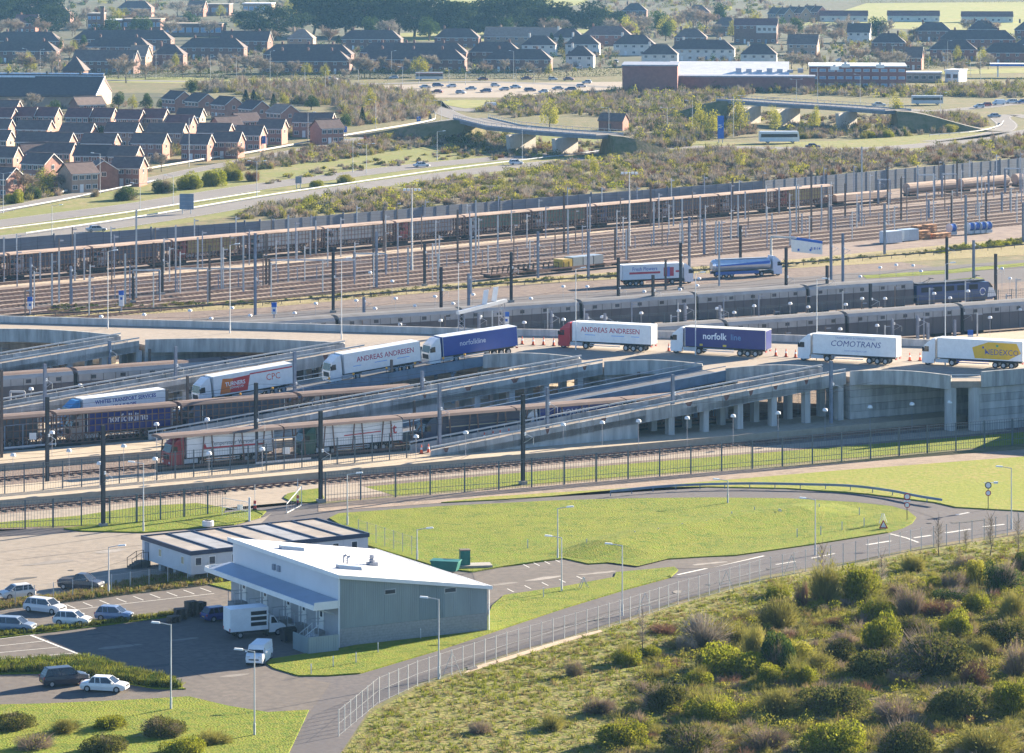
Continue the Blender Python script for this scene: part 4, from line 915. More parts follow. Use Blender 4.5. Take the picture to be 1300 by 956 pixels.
def ramp(label, n0, n1, u0, u1, steel, solid=None):
    t = thing('access_ramp', label, 'ramp', (0, 0, 0)); z = lambda u: PZ + (DZ - .02 - PZ) * (u - u0) / (u1 - u0)
    b = MB(); th = .5 if steel else .85
    b.hexa([T(u0, n0, z(u0) - th), T(u1, n0, z(u1) - th), T(u1, n1, z(u1) - th), T(u0, n1, z(u0) - th)], [T(u0, n0, z(u0) + .01), T(u1, n0, z(u1)), T(u1, n1, z(u1)), T(u0, n1, z(u0) + .01)]); b.build('deck', M_DECK if not steel else mat('steel_deck', (.17, .17, .175), .7, .15), t)
    if steel:
        for n in (n0, n1):
            b = MB(); b.bar(T(u0, n, z(u0) - .15), T(u1, n, z(u1) - .15), .22, 1.35); b.bar(T(u0, n, z(u0) + .53), T(u1, n, z(u1) + .53), .42, .08); b.bar(T(u0, n, z(u0) - .8), T(u1, n, z(u1) - .8), .42, .08); g = b.build('girder', M_GIRD, t)
            u = u0 + 1.5
            while u < u1:
                b = MB(); b.bar(T(u, n - .17 if n == n0 else n + .17, z(u) - .75), T(u, n - .17 if n == n0 else n + .17, z(u) + .5), .12, .16); b.build('stiffener', M_GIRD, g); u += 3.1
            b = MB(); b.bar(T(u0, n, z(u0) + 1.15), T(u1, n, z(u1) + 1.15), .1, .1); b.build('guard_rail', M_BLUEST, t)
        for u in np.arange(u0 + 26, u1, 12):
            b = MB(); n = (n0 + n1) / 2
            for q in (n0 + .5, n1 - .5): b.bar(T(u, q, 0), T(u, q, z(u) - .5), .5, .5)
            b.bar(T(u, n0, z(u) - .9), T(u, n1, z(u) - .9), .5, .6); b.build('trestle', M_GIRD, t)
    else:
        for n in (n0 + .15, n1 - .15):
            L = u1 - u0; k = int(L / 4.2)
            for i in range(k):     # precast parapet units
                a, c = u0 + L * i / k + .03, u0 + L * (i + 1) / k - .03
                b = MB(); b.hexa([T(a, n - .15, z(a) - .95), T(c, n - .15, z(c) - .95), T(c, n + .15, z(c) - .95), T(a, n + .15, z(a) - .95)], [T(a, n - .15, z(a) + .75), T(c, n - .15, z(c) + .75), T(c, n + .15, z(c) + .75), T(a, n + .15, z(a) + .75)])
                p = b.build('parapet_unit', (M_RCON, M_RCON2)[rng.random() < .35], t)
                if rng.random() < .3:
                    b = MB(); w = rng.uniform(.5, 1.4); m_ = a + rng.random() * (c - a - w); o = -.153 if n < (n0 + n1) / 2 else .153
                    b.add([T(m_, n + o, z(m_) + .74), T(m_ + w, n + o, z(m_ + w) + .74), T(m_ + w * .7, n + o, z(m_) + .2), T(m_ + w * .3, n + o, z(m_) + rng.uniform(-.1, .3))], [(0, 1, 2, 3)]); b.build('rust_stain', M_STAIN, p)
            b = MB(); b.bar(T(u0, n, z(u0) + 1.15), T(u1, n, z(u1) + 1.15), .2, .2)
            u = u0
            while u <= u1: b.bar(T(u, n, z(u) + .7), T(u, n, z(u) + 1.15), .08, .08); u += 2.1
            b.build('guard_rail', M_LSTEEL, t)
        us = solid or u0 + 32
        b = MB(); b.hexa([T(u0, n0 + .12), T(us, n0 + .12), T(us, n1 - .12), T(u0, n1 - .12)], [T(u0, n0 + .12, z(u0) - .84), T(us, n0 + .12, z(us) - .84), T(us, n1 - .12, z(us) - .84), T(u0, n1 - .12, z(u0) - .84)]); b.build('solid_wall', M_RCON2, t)
        u = us + 5.6
        while u < u1 + 1:
            b = MB(); b.hexa([T(u - .45, n0 + .3), T(u + .45, n0 + .3), T(u + .45, n0 + 1.3), T(u - .45, n0 + 1.3)], [T(u - .45, n0 + .3, z(u) - .85), T(u + .45, n0 + .3, z(u) - .85), T(u + .45, n0 + 1.3, z(u) - .85), T(u - .45, n0 + 1.3, z(u) - .85)]); b.build('pier', M_RCON2, t)
            b = MB(); b.hexa([T(u - .45, n1 - 1.3), T(u + .45, n1 - 1.3), T(u + .45, n1 - .3), T(u - .45, n1 - .3)], [T(u - .45, n1 - 1.3, z(u) - .85), T(u + .45, n1 - 1.3, z(u) - .85), T(u + .45, n1 - .3, z(u) - .85), T(u - .45, n1 - .3, z(u) - .85)]); b.build('pier', M_RCON2, t)
            u += 5.7
    return t
ramp('concrete ramp on piers nearest the lawn and palisade fence', 437, 443, 245, 312.3, False, 277.5)
ramp('empty blue steel ramp behind the nearest concrete ramp', 448.5, 454.5, 236, 299.5, True)
ramp('middle concrete ramp in front of the ramp with descending lorries', 463.6, 469.7, 219, 288.3, False, 262)
ramp('blue steel ramp with white lorries driving down it', 480, 486, 211, 277.7, True)
ramp('concrete ramp behind the descending lorries', 496.5, 503, 199, 267, False, 232)
ramp('concrete ramp at upper left beyond the grey closed wagons', 522, 529, 175, 242, False, 208)

# ------------------------------------------------------------------ rail wagons
M_BROWN = mat('rusty_wagon_frame', (0.17, 0.105, 0.08), 0.8, 0.2, 0.7)
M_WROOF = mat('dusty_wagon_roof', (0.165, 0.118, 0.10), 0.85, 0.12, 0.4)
M_WROOFP = mat('pale_dusty_roof', (0.36, 0.265, 0.21), 0.9, 0.12, 0.3)  # paler tan roof colour, for the far train and yard wagons
M_WAG_D = mat('grey_wagon_side', (0.11, 0.10, 0.105), 0.7, 0.12, 0.4, streak=.3)
M_WAG_L = mat('pale_wagon_band', (0.30, 0.30, 0.30), 0.7, 0.12, 0.4)
def wagon_lattice(L, bogies=True):
    """open lattice lorry wagon, local x along the track, origin at rail level"""
    t = thing('freight_wagon', None, None); h = L / 2 - .35; w = 1.62
    b = MB(); b.box(-h, h, -w, w, .85, 1.12); b.build('floor', M_CHAS, t)
    b = MB(); b.extrx([(-w - .06, 5.0), (w + .06, 5.0), (w * .8, 5.32), (0, 5.42), (-w * .8, 5.32)], -h, h); b.build('roof', M_WROOF, t)
    for s in (-1, 1):
        b = MB(); k = int(L / .95); y = s * w
        for i in range(k + 1): x = -h + 2 * h * i / k; b.bar((x, y, 1.1), (x, y, 5.02), .13, .1)
        for z in (1.15, 2.35, 3.3, 4.2, 4.95): b.bar((-h, y, z), (h, y, z), .1, .12)
        for i in range(k):
            x0, x1 = -h + 2 * h * i / k, -h + 2 * h * (i + 1) / k
            b.bar((x0, y, 1.15), (x1, y, 2.35), .07, .06); b.bar((x1, y, 1.15), (x0, y, 2.35), .07, .06)
        b.build('side_lattice', M_BROWN, t)
    for e in (-h, h):
        b = MB(); b.box(e - .08, e + .08, -w, w, 1.12, 2.3); b.box(e - .08, e + .08, -w, -w + .35, 2.3, 5.0); b.box(e - .08, e + .08, w - .35, w, 2.3, 5.0); b.build('end_frame', M_BROWN, t)
    for x in (-h + 2.2, h - 2.2):
        b = MB()
        b.box(x - 1.6, x + 1.6, -1.1, 1.1, .35, .8); g = b.build('bogie', M_CHAS, t)
        for q in (-.9, .9):
            b = MB(); b.tube((x + q, -.85, .42), (x + q, .85, .42), .42, .42, 10); b.build('wheelset', M_DSTEEL, g)
    return t
def wagon_canopy(L):
    t = thing('freight_wagon', None, None); h = L / 2 - .12; w = 1.62
    b = MB(); b.box(-h, h, -w, w, .75, 1.1); b.build('floor', M_CHAS, t)
    b = MB(); b.extrx([(-w - .12, 4.95), (w + .12, 4.95), (w * .85, 5.25), (0, 5.36), (-w * .85, 5.25)], -h, h); b.build('roof', M_WROOF, t)
    for s in (-1, 1):
        b = MB(); b.bar((-h, s * w, 1.2), (h, s * w, 1.2), .12, .3); b.build('side_sill', M_BROWN, t)
        for i in range(4):
            x = -h + (i + .5) * 2 * h / 4
            for q in (-1, 1): b = MB(); b.bar((x + q * .9, s * w, 1.1), (x + q * .55, s * w, 4.98), .14, .14); b.build('strut', M_BROWN, t)
    for x in (-h + 2.2, h - 2.2):
        b = MB(); b.box(x - 1.6, x + 1.6, -1.1, 1.1, .35, .75); g = b.build('bogie', M_CHAS, t)
        for q in (-.9, .9): b = MB(); b.tube((x + q, -.85, .42), (x + q, .85, .42), .42, .42, 10); b.build('wheelset', M_DSTEEL, g)
    return t
def wagon_closed(L, roofm):
    t = thing('shuttle_wagon', None, None); h = L / 2 - .4; w = 1.95
    b = MB(); b.extrx([(-w, .9), (w, .9), (w, 3.65), (-w, 3.65)], -h, h); b.build('lower_body', M_WAG_D, t)
    b = MB(); b.extrx([(-w, 3.65), (w, 3.65), (w, 4.75), (w * .82, 5.25), (-w * .82, 5.25), (-w, 4.75)], -h, h); u = b.build('upper_body', M_WAG_L, t)
    b = MB(); b.extrx([(-w * .84, 5.2), (w * .84, 5.2), (w * .5, 5.5), (0, 5.58), (-w * .5, 5.5)], -h, h); b.build('roof', roofm, t)
    for s in (-1, 1):
        for i in range(5):
            x = -h + (i + .5) * 2 * h / 5; b = MB(); b.box(x - .42, x + .42, s * w - .02, s * w + .02, 4.0, 4.55); b.build('window', M_WIN, u)
        b = MB()
        for i in range(13): x = -h + 2 * h * i / 12; b.bar((x, s * (w + .02), .95), (x, s * (w + .02), 4.7), .06, .05)
        b.build('panel_rib', M_WAG_D, t)
        b = MB(); b.box(-h, h, s * w - .06, s * w + .04, 3.6, 3.72); b.build('band', M_WAG_D, t)
    b = MB(); b.box(-h - .4, h + .4, -1.5, 1.5, 1.0, 4.9); b.build('gangway', M_BLACK, t)
    for x in (-h + 3, h - 3):
        b = MB(); b.box(x - 1.7, x + 1.7, -1.15, 1.15, .35, .9); g = b.build('bogie', M_CHAS, t)
        for q in (-.95, .95): b = MB(); b.tube((x + q, -.85, .42), (x + q, .85, .42), .42, .42, 10); b.build('wheelset', M_DSTEEL, g)
    return t
def place_train(proto, fn, cs, m, ang, labels, group, z=.1):
    for i, c in enumerate(cs):
        p = fn(c, m, z)
        o = proto if i == 0 else copy_tree(proto)
        o.location = p; o.rotation_euler = (0, 0, ang); o['category'] = 'rail wagon'; tag(o, labels[i] if isinstance(labels, list) else labels % nth(i), None, group)
def u_at(x): return x
# lattice wagons beside the ramp with lorries
cs = [168.4 + 9.3 + 18.6 * i for i in range(5)]
place_train(wagon_lattice(18.6), T, cs, 472.2, TH, ['brown lattice lorry wagon cut by the left frame edge', 'brown lattice wagon behind the blue framed screen at far left', 'brown lattice wagon carrying the blue lettered trailer',
            'brown lattice wagon right of the blue trailer, behind the middle ramp foot', 'brown lattice wagon below the red and white lorry on the ramp'], 'lattice lorry wagons at the platform')
cs = [208.7 + 8.9 + 17.75 * i for i in range(5)]
place_train(wagon_canopy(17.75), T, cs, 445.2, TH, ['roofed open wagon carrying the red cabbed lorry', 'roofed open wagon with the green cabbed white trailer', 'roofed open wagon with a dark blue trailer', 'roofed open wagon half hidden by the nearest ramp',
            'roofed open wagon furthest right, under the steel ramp'], 'roofed open wagons at the front platform')
place_train(wagon_closed(24.6, M_WROOF), T, [214.2 - 24.6, 214.2, 238.8, 263.4], 512.5, TH, ['grey closed shuttle wagon at the left frame edge', 'grey closed shuttle wagon below the upper left ramp', 'grey closed shuttle wagon entering the bridge opening', 'grey closed shuttle wagon under the bridge deck'], 'closed wagons on the left')
place_train(wagon_closed(24.0, mat('grey_wagon_roof', (.17, .165, .165), .8, .12, .4)), T, [331.5 - 24, 331.5, 355.5, 379.5, 403.5, 427.5], 516, TH, 'pale grey closed shuttle wagon just behind the bridge lorries, %s from left', 'closed wagons behind the bridge lorries')
place_train(wagon_closed(23.6, mat('grey_wagon_roof', (.17, .165, .165), .8, .12, .4)), T, [398 - 23.6 * i for i in range(6, -1, -1)], 554, TH, 'closed shuttle wagon coupled to the blue locomotive, %s from left', 'closed wagons behind the blue locomotive')
# electric locomotive
def loco():
    t = thing('locomotive', 'dark blue electric locomotive with pale nose at the right end of its shuttle train', 'locomotive', T(419.5, 554, .1), TH); w = 1.5; mb = paint((.03, .06, .17)); 
    b = MB(); b.extr([(-9, .9), (8.2, .9), (9.0, 1.5), (8.6, 2.4), (7.3, 4.1), (-9, 4.2)], -w, w); bd = b.build('body', mb, t)
    b = MB(); b.extr([(7.0, 1.3), (9.06, 1.45), (8.66, 2.4), (8.1, 3.1), (7.3, 3.1)], -w - .02, w + .02); b.build('nose', M_LAMP, t)
    b = MB(); b.extr([(7.75, 3.05), (8.3, 3.05), (7.55, 3.95), (7.25, 3.95)], -w - .03, w + .03); b.build('cab_window', M_GLASS, t)
    b = MB(); b.box(-8.6, 6.6, -1.2, 1.2, 4.2, 4.5); rf = b.build('roof_equipment', M_DSTEEL, t)
    for x in (-6, 4.5): b = MB(); b.bar((x, -.6, 4.5), (x + 1.3, 0, 5.2), .08); b.bar((x, .6, 4.5), (x + 1.3, 0, 5.2), .08); b.bar((x + 1.3, -.8, 5.2), (x + 1.3, .8, 5.2), .1); b.build('pantograph', M_DSTEEL, rf)
    b = MB(); b.box(-9, 7.0, -w - .015, w + .015, 1.0, 1.5); b.build('skirt_band', M_WAG_D, bd)
    for i in range(5): b = MB(); b.box(-8 + i * 2.7, -6 + i * 2.7, -w - .03, -w, 2.9, 3.8); b.build('grille', M_BLACK, bd)
    b = MB(); b.tube((5.9, -w - .02, 2.4), (5.9, -w - .05, 2.4), .7, .7, 20); e = b.build('emblem', M_SWH, bd); b = MB(); b.tube((5.9, -w - .05, 2.4), (5.9, -w - .06, 2.4), .52, .52, 20); b.build('emblem_centre', mat('emblem_blue', (.10, .12, .3)), e)
    for x in (-6, 0, 5.5):
        b = MB(); b.box(x - 1.4, x + 1.4, -1.1, 1.1, .35, .9); g = b.build('bogie', M_CHAS, t)
        for q in (-.8, .8): b = MB(); b.tube((x + q, -.85, .5), (x + q, .85, .5), .5, .5, 10); b.build('wheelset', M_DSTEEL, g)
loco()
# far lattice train along the marshalling yard
def Yx(x, m): k = (x - CX) / F; return (m * YS + k * m * YC) / (YC - k * YS)
te = Yx(1052, 593); L_ = 20.4
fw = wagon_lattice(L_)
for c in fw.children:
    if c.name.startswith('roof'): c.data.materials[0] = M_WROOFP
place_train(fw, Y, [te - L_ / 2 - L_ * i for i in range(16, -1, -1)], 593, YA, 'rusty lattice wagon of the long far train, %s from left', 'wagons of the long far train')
def flat_wagon(label, fn, c, m, ang, L, load=None):
    t = thing('flat_wagon', label, 'rail wagon', fn(c, m, .1), ang, 'flat wagons in the yard'); h = L / 2 - .3
    b = MB(); b.box(-h, h, -1.4, 1.4, .9, 1.2); b.build('deck', M_BROWN, t)
    for x in (-h + 1.8, h - 1.8):
        b = MB(); b.box(x - 1.3, x + 1.3, -1.05, 1.05, .35, .85); b.build('bogie', M_CHAS, t)
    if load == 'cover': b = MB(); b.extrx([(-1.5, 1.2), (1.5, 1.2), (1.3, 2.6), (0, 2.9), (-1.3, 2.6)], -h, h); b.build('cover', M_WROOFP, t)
    if load == 'ribs':
        for i in range(9): x = -h + .4 + i * (2 * h - .8) / 8; b = MB(); b.bar((x, -1.35, 1.2), (x, -1.35, 2.2), .12); b.bar((x, 1.35, 1.2), (x, 1.35, 2.2), .12); b.bar((x, -1.35, 2.2), (x, 1.35, 2.2), .1); b.build('stake', M_BLACK, t)
    if load == 'boxes':
        for i, c_ in enumerate(((.55, .36, .05), (.25, .27, .26), (.30, .32, .33), (.24, .26, .27))): x = -h + .3 + i * (2 * h - .6) / 4; b = MB(); b.box(x, x + (2 * h - .6) / 4 - .25, -1.3, 1.3, 1.2, 2.9 - .2 * (i == 0)); b.build('equipment_box', paint(c_), t)
    if load == 'tank':
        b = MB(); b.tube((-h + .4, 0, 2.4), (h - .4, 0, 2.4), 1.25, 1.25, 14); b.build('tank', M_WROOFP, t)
    return t
flat_wagon('covered low wagon right behind the end of the long far train', Y, te + 11, 593, YA, 20, 'cover')
flat_wagon('covered low wagon at upper right below the noise wall, left one', Y, te + 42, 596, YA, 20, 'tank')
flat_wagon('covered low wagon at upper right below the noise wall, right one', Y, te + 63, 596, YA, 20, 'tank')
flat_wagon('dusty tank wagon at the upper right frame edge', Y, te + 85, 596, YA, 20, 'tank')
flat_wagon('low wagon with ribbed stakes in the yard weeds, left one', Y, Yx(645, 528), 528, YA, 13, 'ribs')
flat_wagon('low wagon with ribbed stakes in the yard weeds, right one', Y, Yx(690, 528), 528, YA, 13, 'ribs')
flat_wagon('works wagon with a yellow box and grey boxes', Y, Yx(735, 528), 528, YA, 13, 'boxes')
flat_wagon('empty low works wagon right of the yellow box', Y, Yx(772, 528), 528, YA, 11)

# ------------------------------------------------------------------ lorries
UP = TH + math.pi; SLOPE = math.atan((DZ - PZ) / 66.7)
def on_ramp(xf, n, u0=211, u1=277.7):
    u = Ux(xf, n) + 2.9; return T(u, n, PZ + (DZ - PZ) * (u - u0) / (u1 - u0) + .02)
W_ = (.74, .74, .73); BL = (.02, .055, .33)
lorry('white lorry with red ANDREAS ANDRESEN lettering descending the ramp', on_ramp(413, 483), UP, SLOPE, livery=[('text', 'ANDREAS ANDRESEN', 1.05, (.36, .02, .08), 6.2, 2.9, .012), ('panel', [(2, 2.05), (4.2, 2.05), (4.2, 2.15), (2, 2.15)], (.15, .35, .7)), ('panel', [(6, 2.05), (8.2, 2.05), (8.2, 2.15), (6, 2.15)], (.15, .35, .7)), ('panel', [(10.6, 2.0), (12, 2.0), (12, 2.1), (10.6, 2.1)], (.15, .35, .7))], side=-1)
lorry('blue trailer lorry with white cab at the head of the ramp', on_ramp(539, 483), UP, SLOPE * .75, box=(.006, .045, .27), livery=[('text', 'norfolkline', 1.1, (.55, .6, .68), 8.2, 2.7, .005)], side=-1)
lorry('white lorry with orange and red TURNERS panel descending the ramp', on_ramp(247, 483), UP, SLOPE, livery=[('panel', [(12.6, 1.35), (10.9, 1.35), (10.2, 3.35), (12.0, 3.5)], (.62, .16, .02)), ('panel', [(10.9, 1.35), (7.9, 1.35), (7.3, 3.45), (10.2, 3.35)], (.50, .025, .03)),
      ('panel', [(7.4, 3.45), (.05, 3.45), (.05, 3.65), (7.3, 3.65)], (.50, .03, .04)), ('text', 'TURNERS', .8, (.78, .76, .74), 9.9, 2.6, .02), ('text', '(SOHAM) LTD', .38, (.78, .76, .74), 9.7, 2.05, .01), ('text', 'CPC', 1.3, (.60, .07, .02), 3.4, 2.6, .0)], side=-1)
lw = lorry('white trailer lettered WHITES TRANSPORT SERVICES behind a blue cab at the ramp foot', on_ramp(80, 483), UP, SLOPE * .5, cab=(.03, .20, .42), livery=[('text', 'WHITES TRANSPORT SERVICES', .72, (.02, .05, .28), 6.6, 3.35, .02), ('text', 'UK & EUROPE', .62, (.02, .05, .28), 6.8, 2.55, .02), ('text', '01304 77 11 00', .6, (.02, .05, .28), 6.8, 1.8, .02)], side=-1)
BA = R(157)
def on_deck(x, y): return G(x, y, DZ + .02)
lorry('white trailer lettered ANDREAS ANDRESEN behind a red cab on the bridge', on_deck(733, 441.5), BA, cab=(.42, .02, .03), livery=[('text', 'ANDREAS ANDRESEN', 1.05, (.40, .02, .06), 7.0, 2.95, .012), ('panel', [(9.6, 2.15), (11.4, 2.15), (11.4, 2.25), (9.6, 2.25)], (.15, .35, .7)), ('panel', [(4.6, 2.15), (6.8, 2.15), (6.8, 2.25), (4.6, 2.25)], (.15, .35, .7)), ('panel', [(2, 2.15), (3.4, 2.15), (3.4, 2.25), (2, 2.25)], (.15, .35, .7))], side=-1)
lorry('dark blue norfolkline trailer with cream roof edge on the bridge', on_deck(876, 448), BA, box=(.004, .014, .15), roof=(.72, .65, .48), livery=[('text', 'norfolk', 1.35, (.75, .76, .78), 8.6, 2.75, .03), ('text', 'line', 1.25, (.08, .22, .42), 5.0, 2.75, .01), ('panel', [(6.6, 1.3), (7.2, 1.3), (7.2, 1.6), (6.6, 1.6)], (.65, .45, .03)), ('panel', [(10.6, 1.3), (11.1, 1.3), (11.1, 1.6), (10.6, 1.6)], (.65, .45, .03))], side=-1)
lorry('white lorry lettered COMOTRANS on the bridge', on_deck(1038, 457.5), BA, livery=[('text', 'COMOTRANS', 1.2, (.02, .045, .20), 6.6, 2.75, .0, 1.1, .2), ('text', 'TRANSPORTES INTERNACIONALES', .42, (.15, .2, .42), 6.6, 3.6, .0), ('text', 'WWW COMOTRANS COM', .3, (.15, .2, .42), 6.6, 1.75, .0)], side=-1)
lorry('white lorry with yellow NEDEXCO panel at the right end of the bridge', on_deck(1196, 463), BA, chassis=(.03, .07, .28), livery=[('panel', [(8.0, 2.9), (5.4, 3.75), (.9, 3.7), (.2, 2.3), (2.2, 1.32), (7.6, 1.35)], (.72, .42, .01)), ('text', 'NEDEXCO', 1.15, (.02, .03, .22), 3.3, 2.3, .0), ('panel', [(5.9, 2.1), (5.5, 2.1), (5.5, 2.45), (5.9, 2.45)], (.02, .05, .25), 2), ('panel', [(6.4, 2.8), (6.1, 2.8), (6.1, 3.1), (6.4, 3.1)], (.02, .05, .25), 2), ('panel', [(4.2, 3.1), (3.8, 3.1), (3.8, 3.4), (4.2, 3.4)], (.05, .3, .15), 2)], side=-1)
# lorries standing on the wagons
lorry('dark blue norfolkline trailer and grey cab inside the lattice wagon', T(Ux(72, 472.2) + 4.3, 472.2, 1.2), UP, cab=(.28, .26, .25), box=(.004, .014, .17), roof=(.3, .3, .4), livery=[('text', 'norfolkline', 1.5, (.65, .66, .7), 7.2, 2.8, .03)], side=-1)
lorry('red cabbed lorry with white trailer on the front platform wagon', T(Ux(208, 445.2) + 3.0, 445.2, 1.12), UP, cab=(.30, .02, .03), livery=[('panel', [(10.5, 2.1), (1.5, 2.1), (1.5, 2.35), (10.5, 2.35)], (.42, .03, .05)), ('text', 'Temperatuur Vervoer', .75, (.12, .16, .2), 6.5, 2.75, .01), ('panel', [(11.3, 2.1), (10.4, 2.1), (10.8, 2.9)], (.42, .03, .05))], side=-1)
lorry('green cabbed lorry with white trailer on the front platform wagon', T(Ux(376, 445.2) + 3.0, 445.2, 1.12), UP, cab=(.01, .07, .05), livery=[('panel', [(9.5, 2.3), (3.5, 2.5), (3.5, 2.65), (9.5, 2.45)], (.48, .04, .05)), ('text', 'jt', 1.9, (.42, .02, .03), 1.5, 2.7, .05)], side=-1)
lorry('dark navy lorry on the front platform wagon behind the mast', T(Ux(530, 445.2) + 3.0, 445.2, 1.12), UP, cab=(.02, .04, .09), box=(.015, .025, .06), roof=(.05, .06, .1), livery=[('panel', [(12.5, 2.3), (.5, 2.4), (.5, 2.55), (12.5, 2.45)], (.3, .26, .18))], side=-1)
lorry('white cabbed lorry with royal blue trailer under the rightmost wagon roofs', T(Ux(658, 445.2) + 3.0, 445.2, 1.12), UP, box=(.004, .02, .18), livery=[('text', 'POWER', 1.5, (.4, .45, .55), 7.5, 2.9, .03)], side=-1)
# lorries on the road behind
fa = math.atan2(*(G(940, 356) - G(600, 371)).yx)
lorry('white lorry lettered Fresh Flowers with red stripe on the back road', G(861, 359.5, .04), fa, cab=(.74, .72, .72), livery=[('text', 'Fresh Flowers', 1.0, (.06, .12, .4), 5.0, 3.15, .01), ('panel', [(1.5, 2.2), (8.5, 2.2), (8.5, 2.6), (1.5, 2.6)], (.48, .04, .06)), ('panel', [(9.3, 1.6), (11.6, 1.6), (11.6, 3.3), (9.3, 3.3)], (.45, .04, .07)), ('panel', [(10.1, 1.5), (10.7, 1.5), (10.7, 3.4), (10.1, 3.4)], (.12, .2, .5), 2), ('panel', [(12.0, 2.3), (13.2, 2.3), (13.2, 2.65), (12.0, 2.65)], (.48, .04, .06))], chassis=(.42, .05, .06), side=1)
lorry('blue and silver road tanker on the back road', G(974, 349.5, .04), fa, cab=(.62, .65, .72), tank=True, side=1)

# ------------------------------------------------------------------ masts: (x, top, base, style)
STY = {'d': (M_DSTEEL, .42, 'dark'), 'g': (M_GSTEEL, .40, 'blue grey'), 'b': (M_BSTEEL, .32, 'brown'), 'l': (M_LSTEEL, .26, 'pale')}
YARD = '''5 301 358 l;39 327 382 g;51 320 357 l;66 322 388 l;75 319 385 l;90 338 386 g;95 295 357 l;107 315 356 l;159 322 388 l;169 347 384 d;173 266 378 l;195 308 345 b;206 309 374 d;203 343 373 d;223 286 342 l;251 301 370 l;266 311 383 b;
281 301 366 l;309 299 372 l;324 296 400 g;338 296 361 b;342 329 362 b;366 273 358 l;377 294 330 l;394 294 326 l;401 280 323 l;423 314 397 d;450 320 351 g;474 285 347 b;478 294 366 g;487 263 320 b;490 322 345 g;505 283 316 l;518 314 363 l;
539 309 363 d;556 322 363 l;560 339 415 d;581 266 335 b;595 347 392 g;598 277 373 l;604 254 338 l;632 273 333 l;649 320 384 d;683 294 353 g;716 244 322 b;721 266 323 l;747 294 355 g;749 250 295 l;785 327 413 d;781 289 333 b;795 291 335 l;
826 235 288 b;829 349 416 d;830 256 312 l;845 329 368 b;855 250 287 l;864 308 367 d;866 252 310 l;875 275 339 g;889 249 307 l;894 278 324 g;909 281 323 l;913 281 363 l;930 226 279 b;940 286 333 d;937 248 302 l;946 243 278 l;
980 271 297 l;989 238 272 l;998 314 397 d;1003 267 312 l;1011 235 295 l;1018 271 297 l;1030 217 295 b;1043 235 287 l;1050 337 400 d;1055 262 355 g;1070 296 358 g;1073 233 277 b;1094 186 287 l;1090 258 282 g;1105 360 428 d;1115 228 259 g;
1123 258 323 g;1127 210 259 b;1144 226 279 b;1165 210 253 l;1186 222 253 g;1179 253 278 g;1196 221 251 g;1202 301 358 d;1208 248 285 b;1215 205 251 b;1226 248 312 g;1236 305 353 g;1241 217 274 l;1255 216 245 g;1252 245 281 b;1264 322 385 d;
1272 244 268 g;1283 243 268 g;1276 214 245 g;1295 200 243 l;1299 257 307 g'''
FRONT = '''57 462 540 g;60 504 617 d;2 470 590 b;85 416 470 g;139 433 500 g;190 443 500 b;223 440 520 g;238 477 556 b;212 495 556 b;325 486 596 d;374 446 545 g;407 521 638 d;352 515 545 g;497 457 527 b;536 471 540 g;558 487 580 g;526 509 553 b;
678 456 500 g;695 492 573 g;664 501 615 d;739 458 500 g;811 472 533 b;854 475 559 g;990 462 510 g;1055 458 546 g;131 540 669 d;870 385 425 g;914 388 425 g;1019 400 432 g;1046 408 432 g;1078 401 430 d;1133 405 438 g;1165 400 440 g;1178 410 440 g;1212 406 436 g;1222 392 428 d;
462 377 415 g;608 398 440 g;700 395 440 g;745 398 440 g;768 398 440 g'''
def do_masts(txt, where, group, z=0.0):
    rows = [r.split() for r in txt.replace('\n', '').split(';') if r.strip()]; rows = sorted(((float(a), float(b), float(c), d) for a, b, c, d in rows)); cnt = {}
    for x, yt, yb, st in rows:
        m, w, nm = STY[st]; i = cnt.get(st, 0); cnt[st] = i + 1
        p = G(x, yb, z); h = HC - (yt - YH) / S(yb, z) - z
        mast('%s steel mast %s, %s %s one from left' % (nm, where, nth(i), nm), p, h, m, w, st in 'dg', TH, group, foot=(st == 'd'))
do_masts(YARD, 'in the marshalling yard', 'masts of the marshalling yard')
do_masts(FRONT, 'among platforms and ramps', 'masts among the platforms')
# portals joining pairs of yard masts
for i, (xa, xb, y, yb) in enumerate(((169, 203, 343, 383), (223, 309, 341, 371), (342, 450, 330, 361), (450, 490, 322, 350), (13, 31, 497, 527), (1115, 1130, 228, 259), (1165, 1186, 222, 253), (1196, 1215, 221, 251), (1276, 1295, 214, 244))):
    a, b_ = G(xa, yb), G(xb, yb); h = HC - (y - YH) / S(yb); t = thing('track_portal', 'small steel portal frame over a track, %s from left' % nth(sorted((13, 169, 223, 342, 450, 1115, 1165, 1196, 1276)).index(xa)), 'portal', a, 0, 'track portals'); d = b_ - a
    for q in (Vector((0, 0, 0)), d): k = MB(); k.bar(q, q + Vector((0, 0, h)), .28); k.build('post', M_GSTEEL, t)
    k = MB(); k.bar((0, 0, h), (d.x, d.y, h), .22, .3); k.build('beam', M_GALV, t)
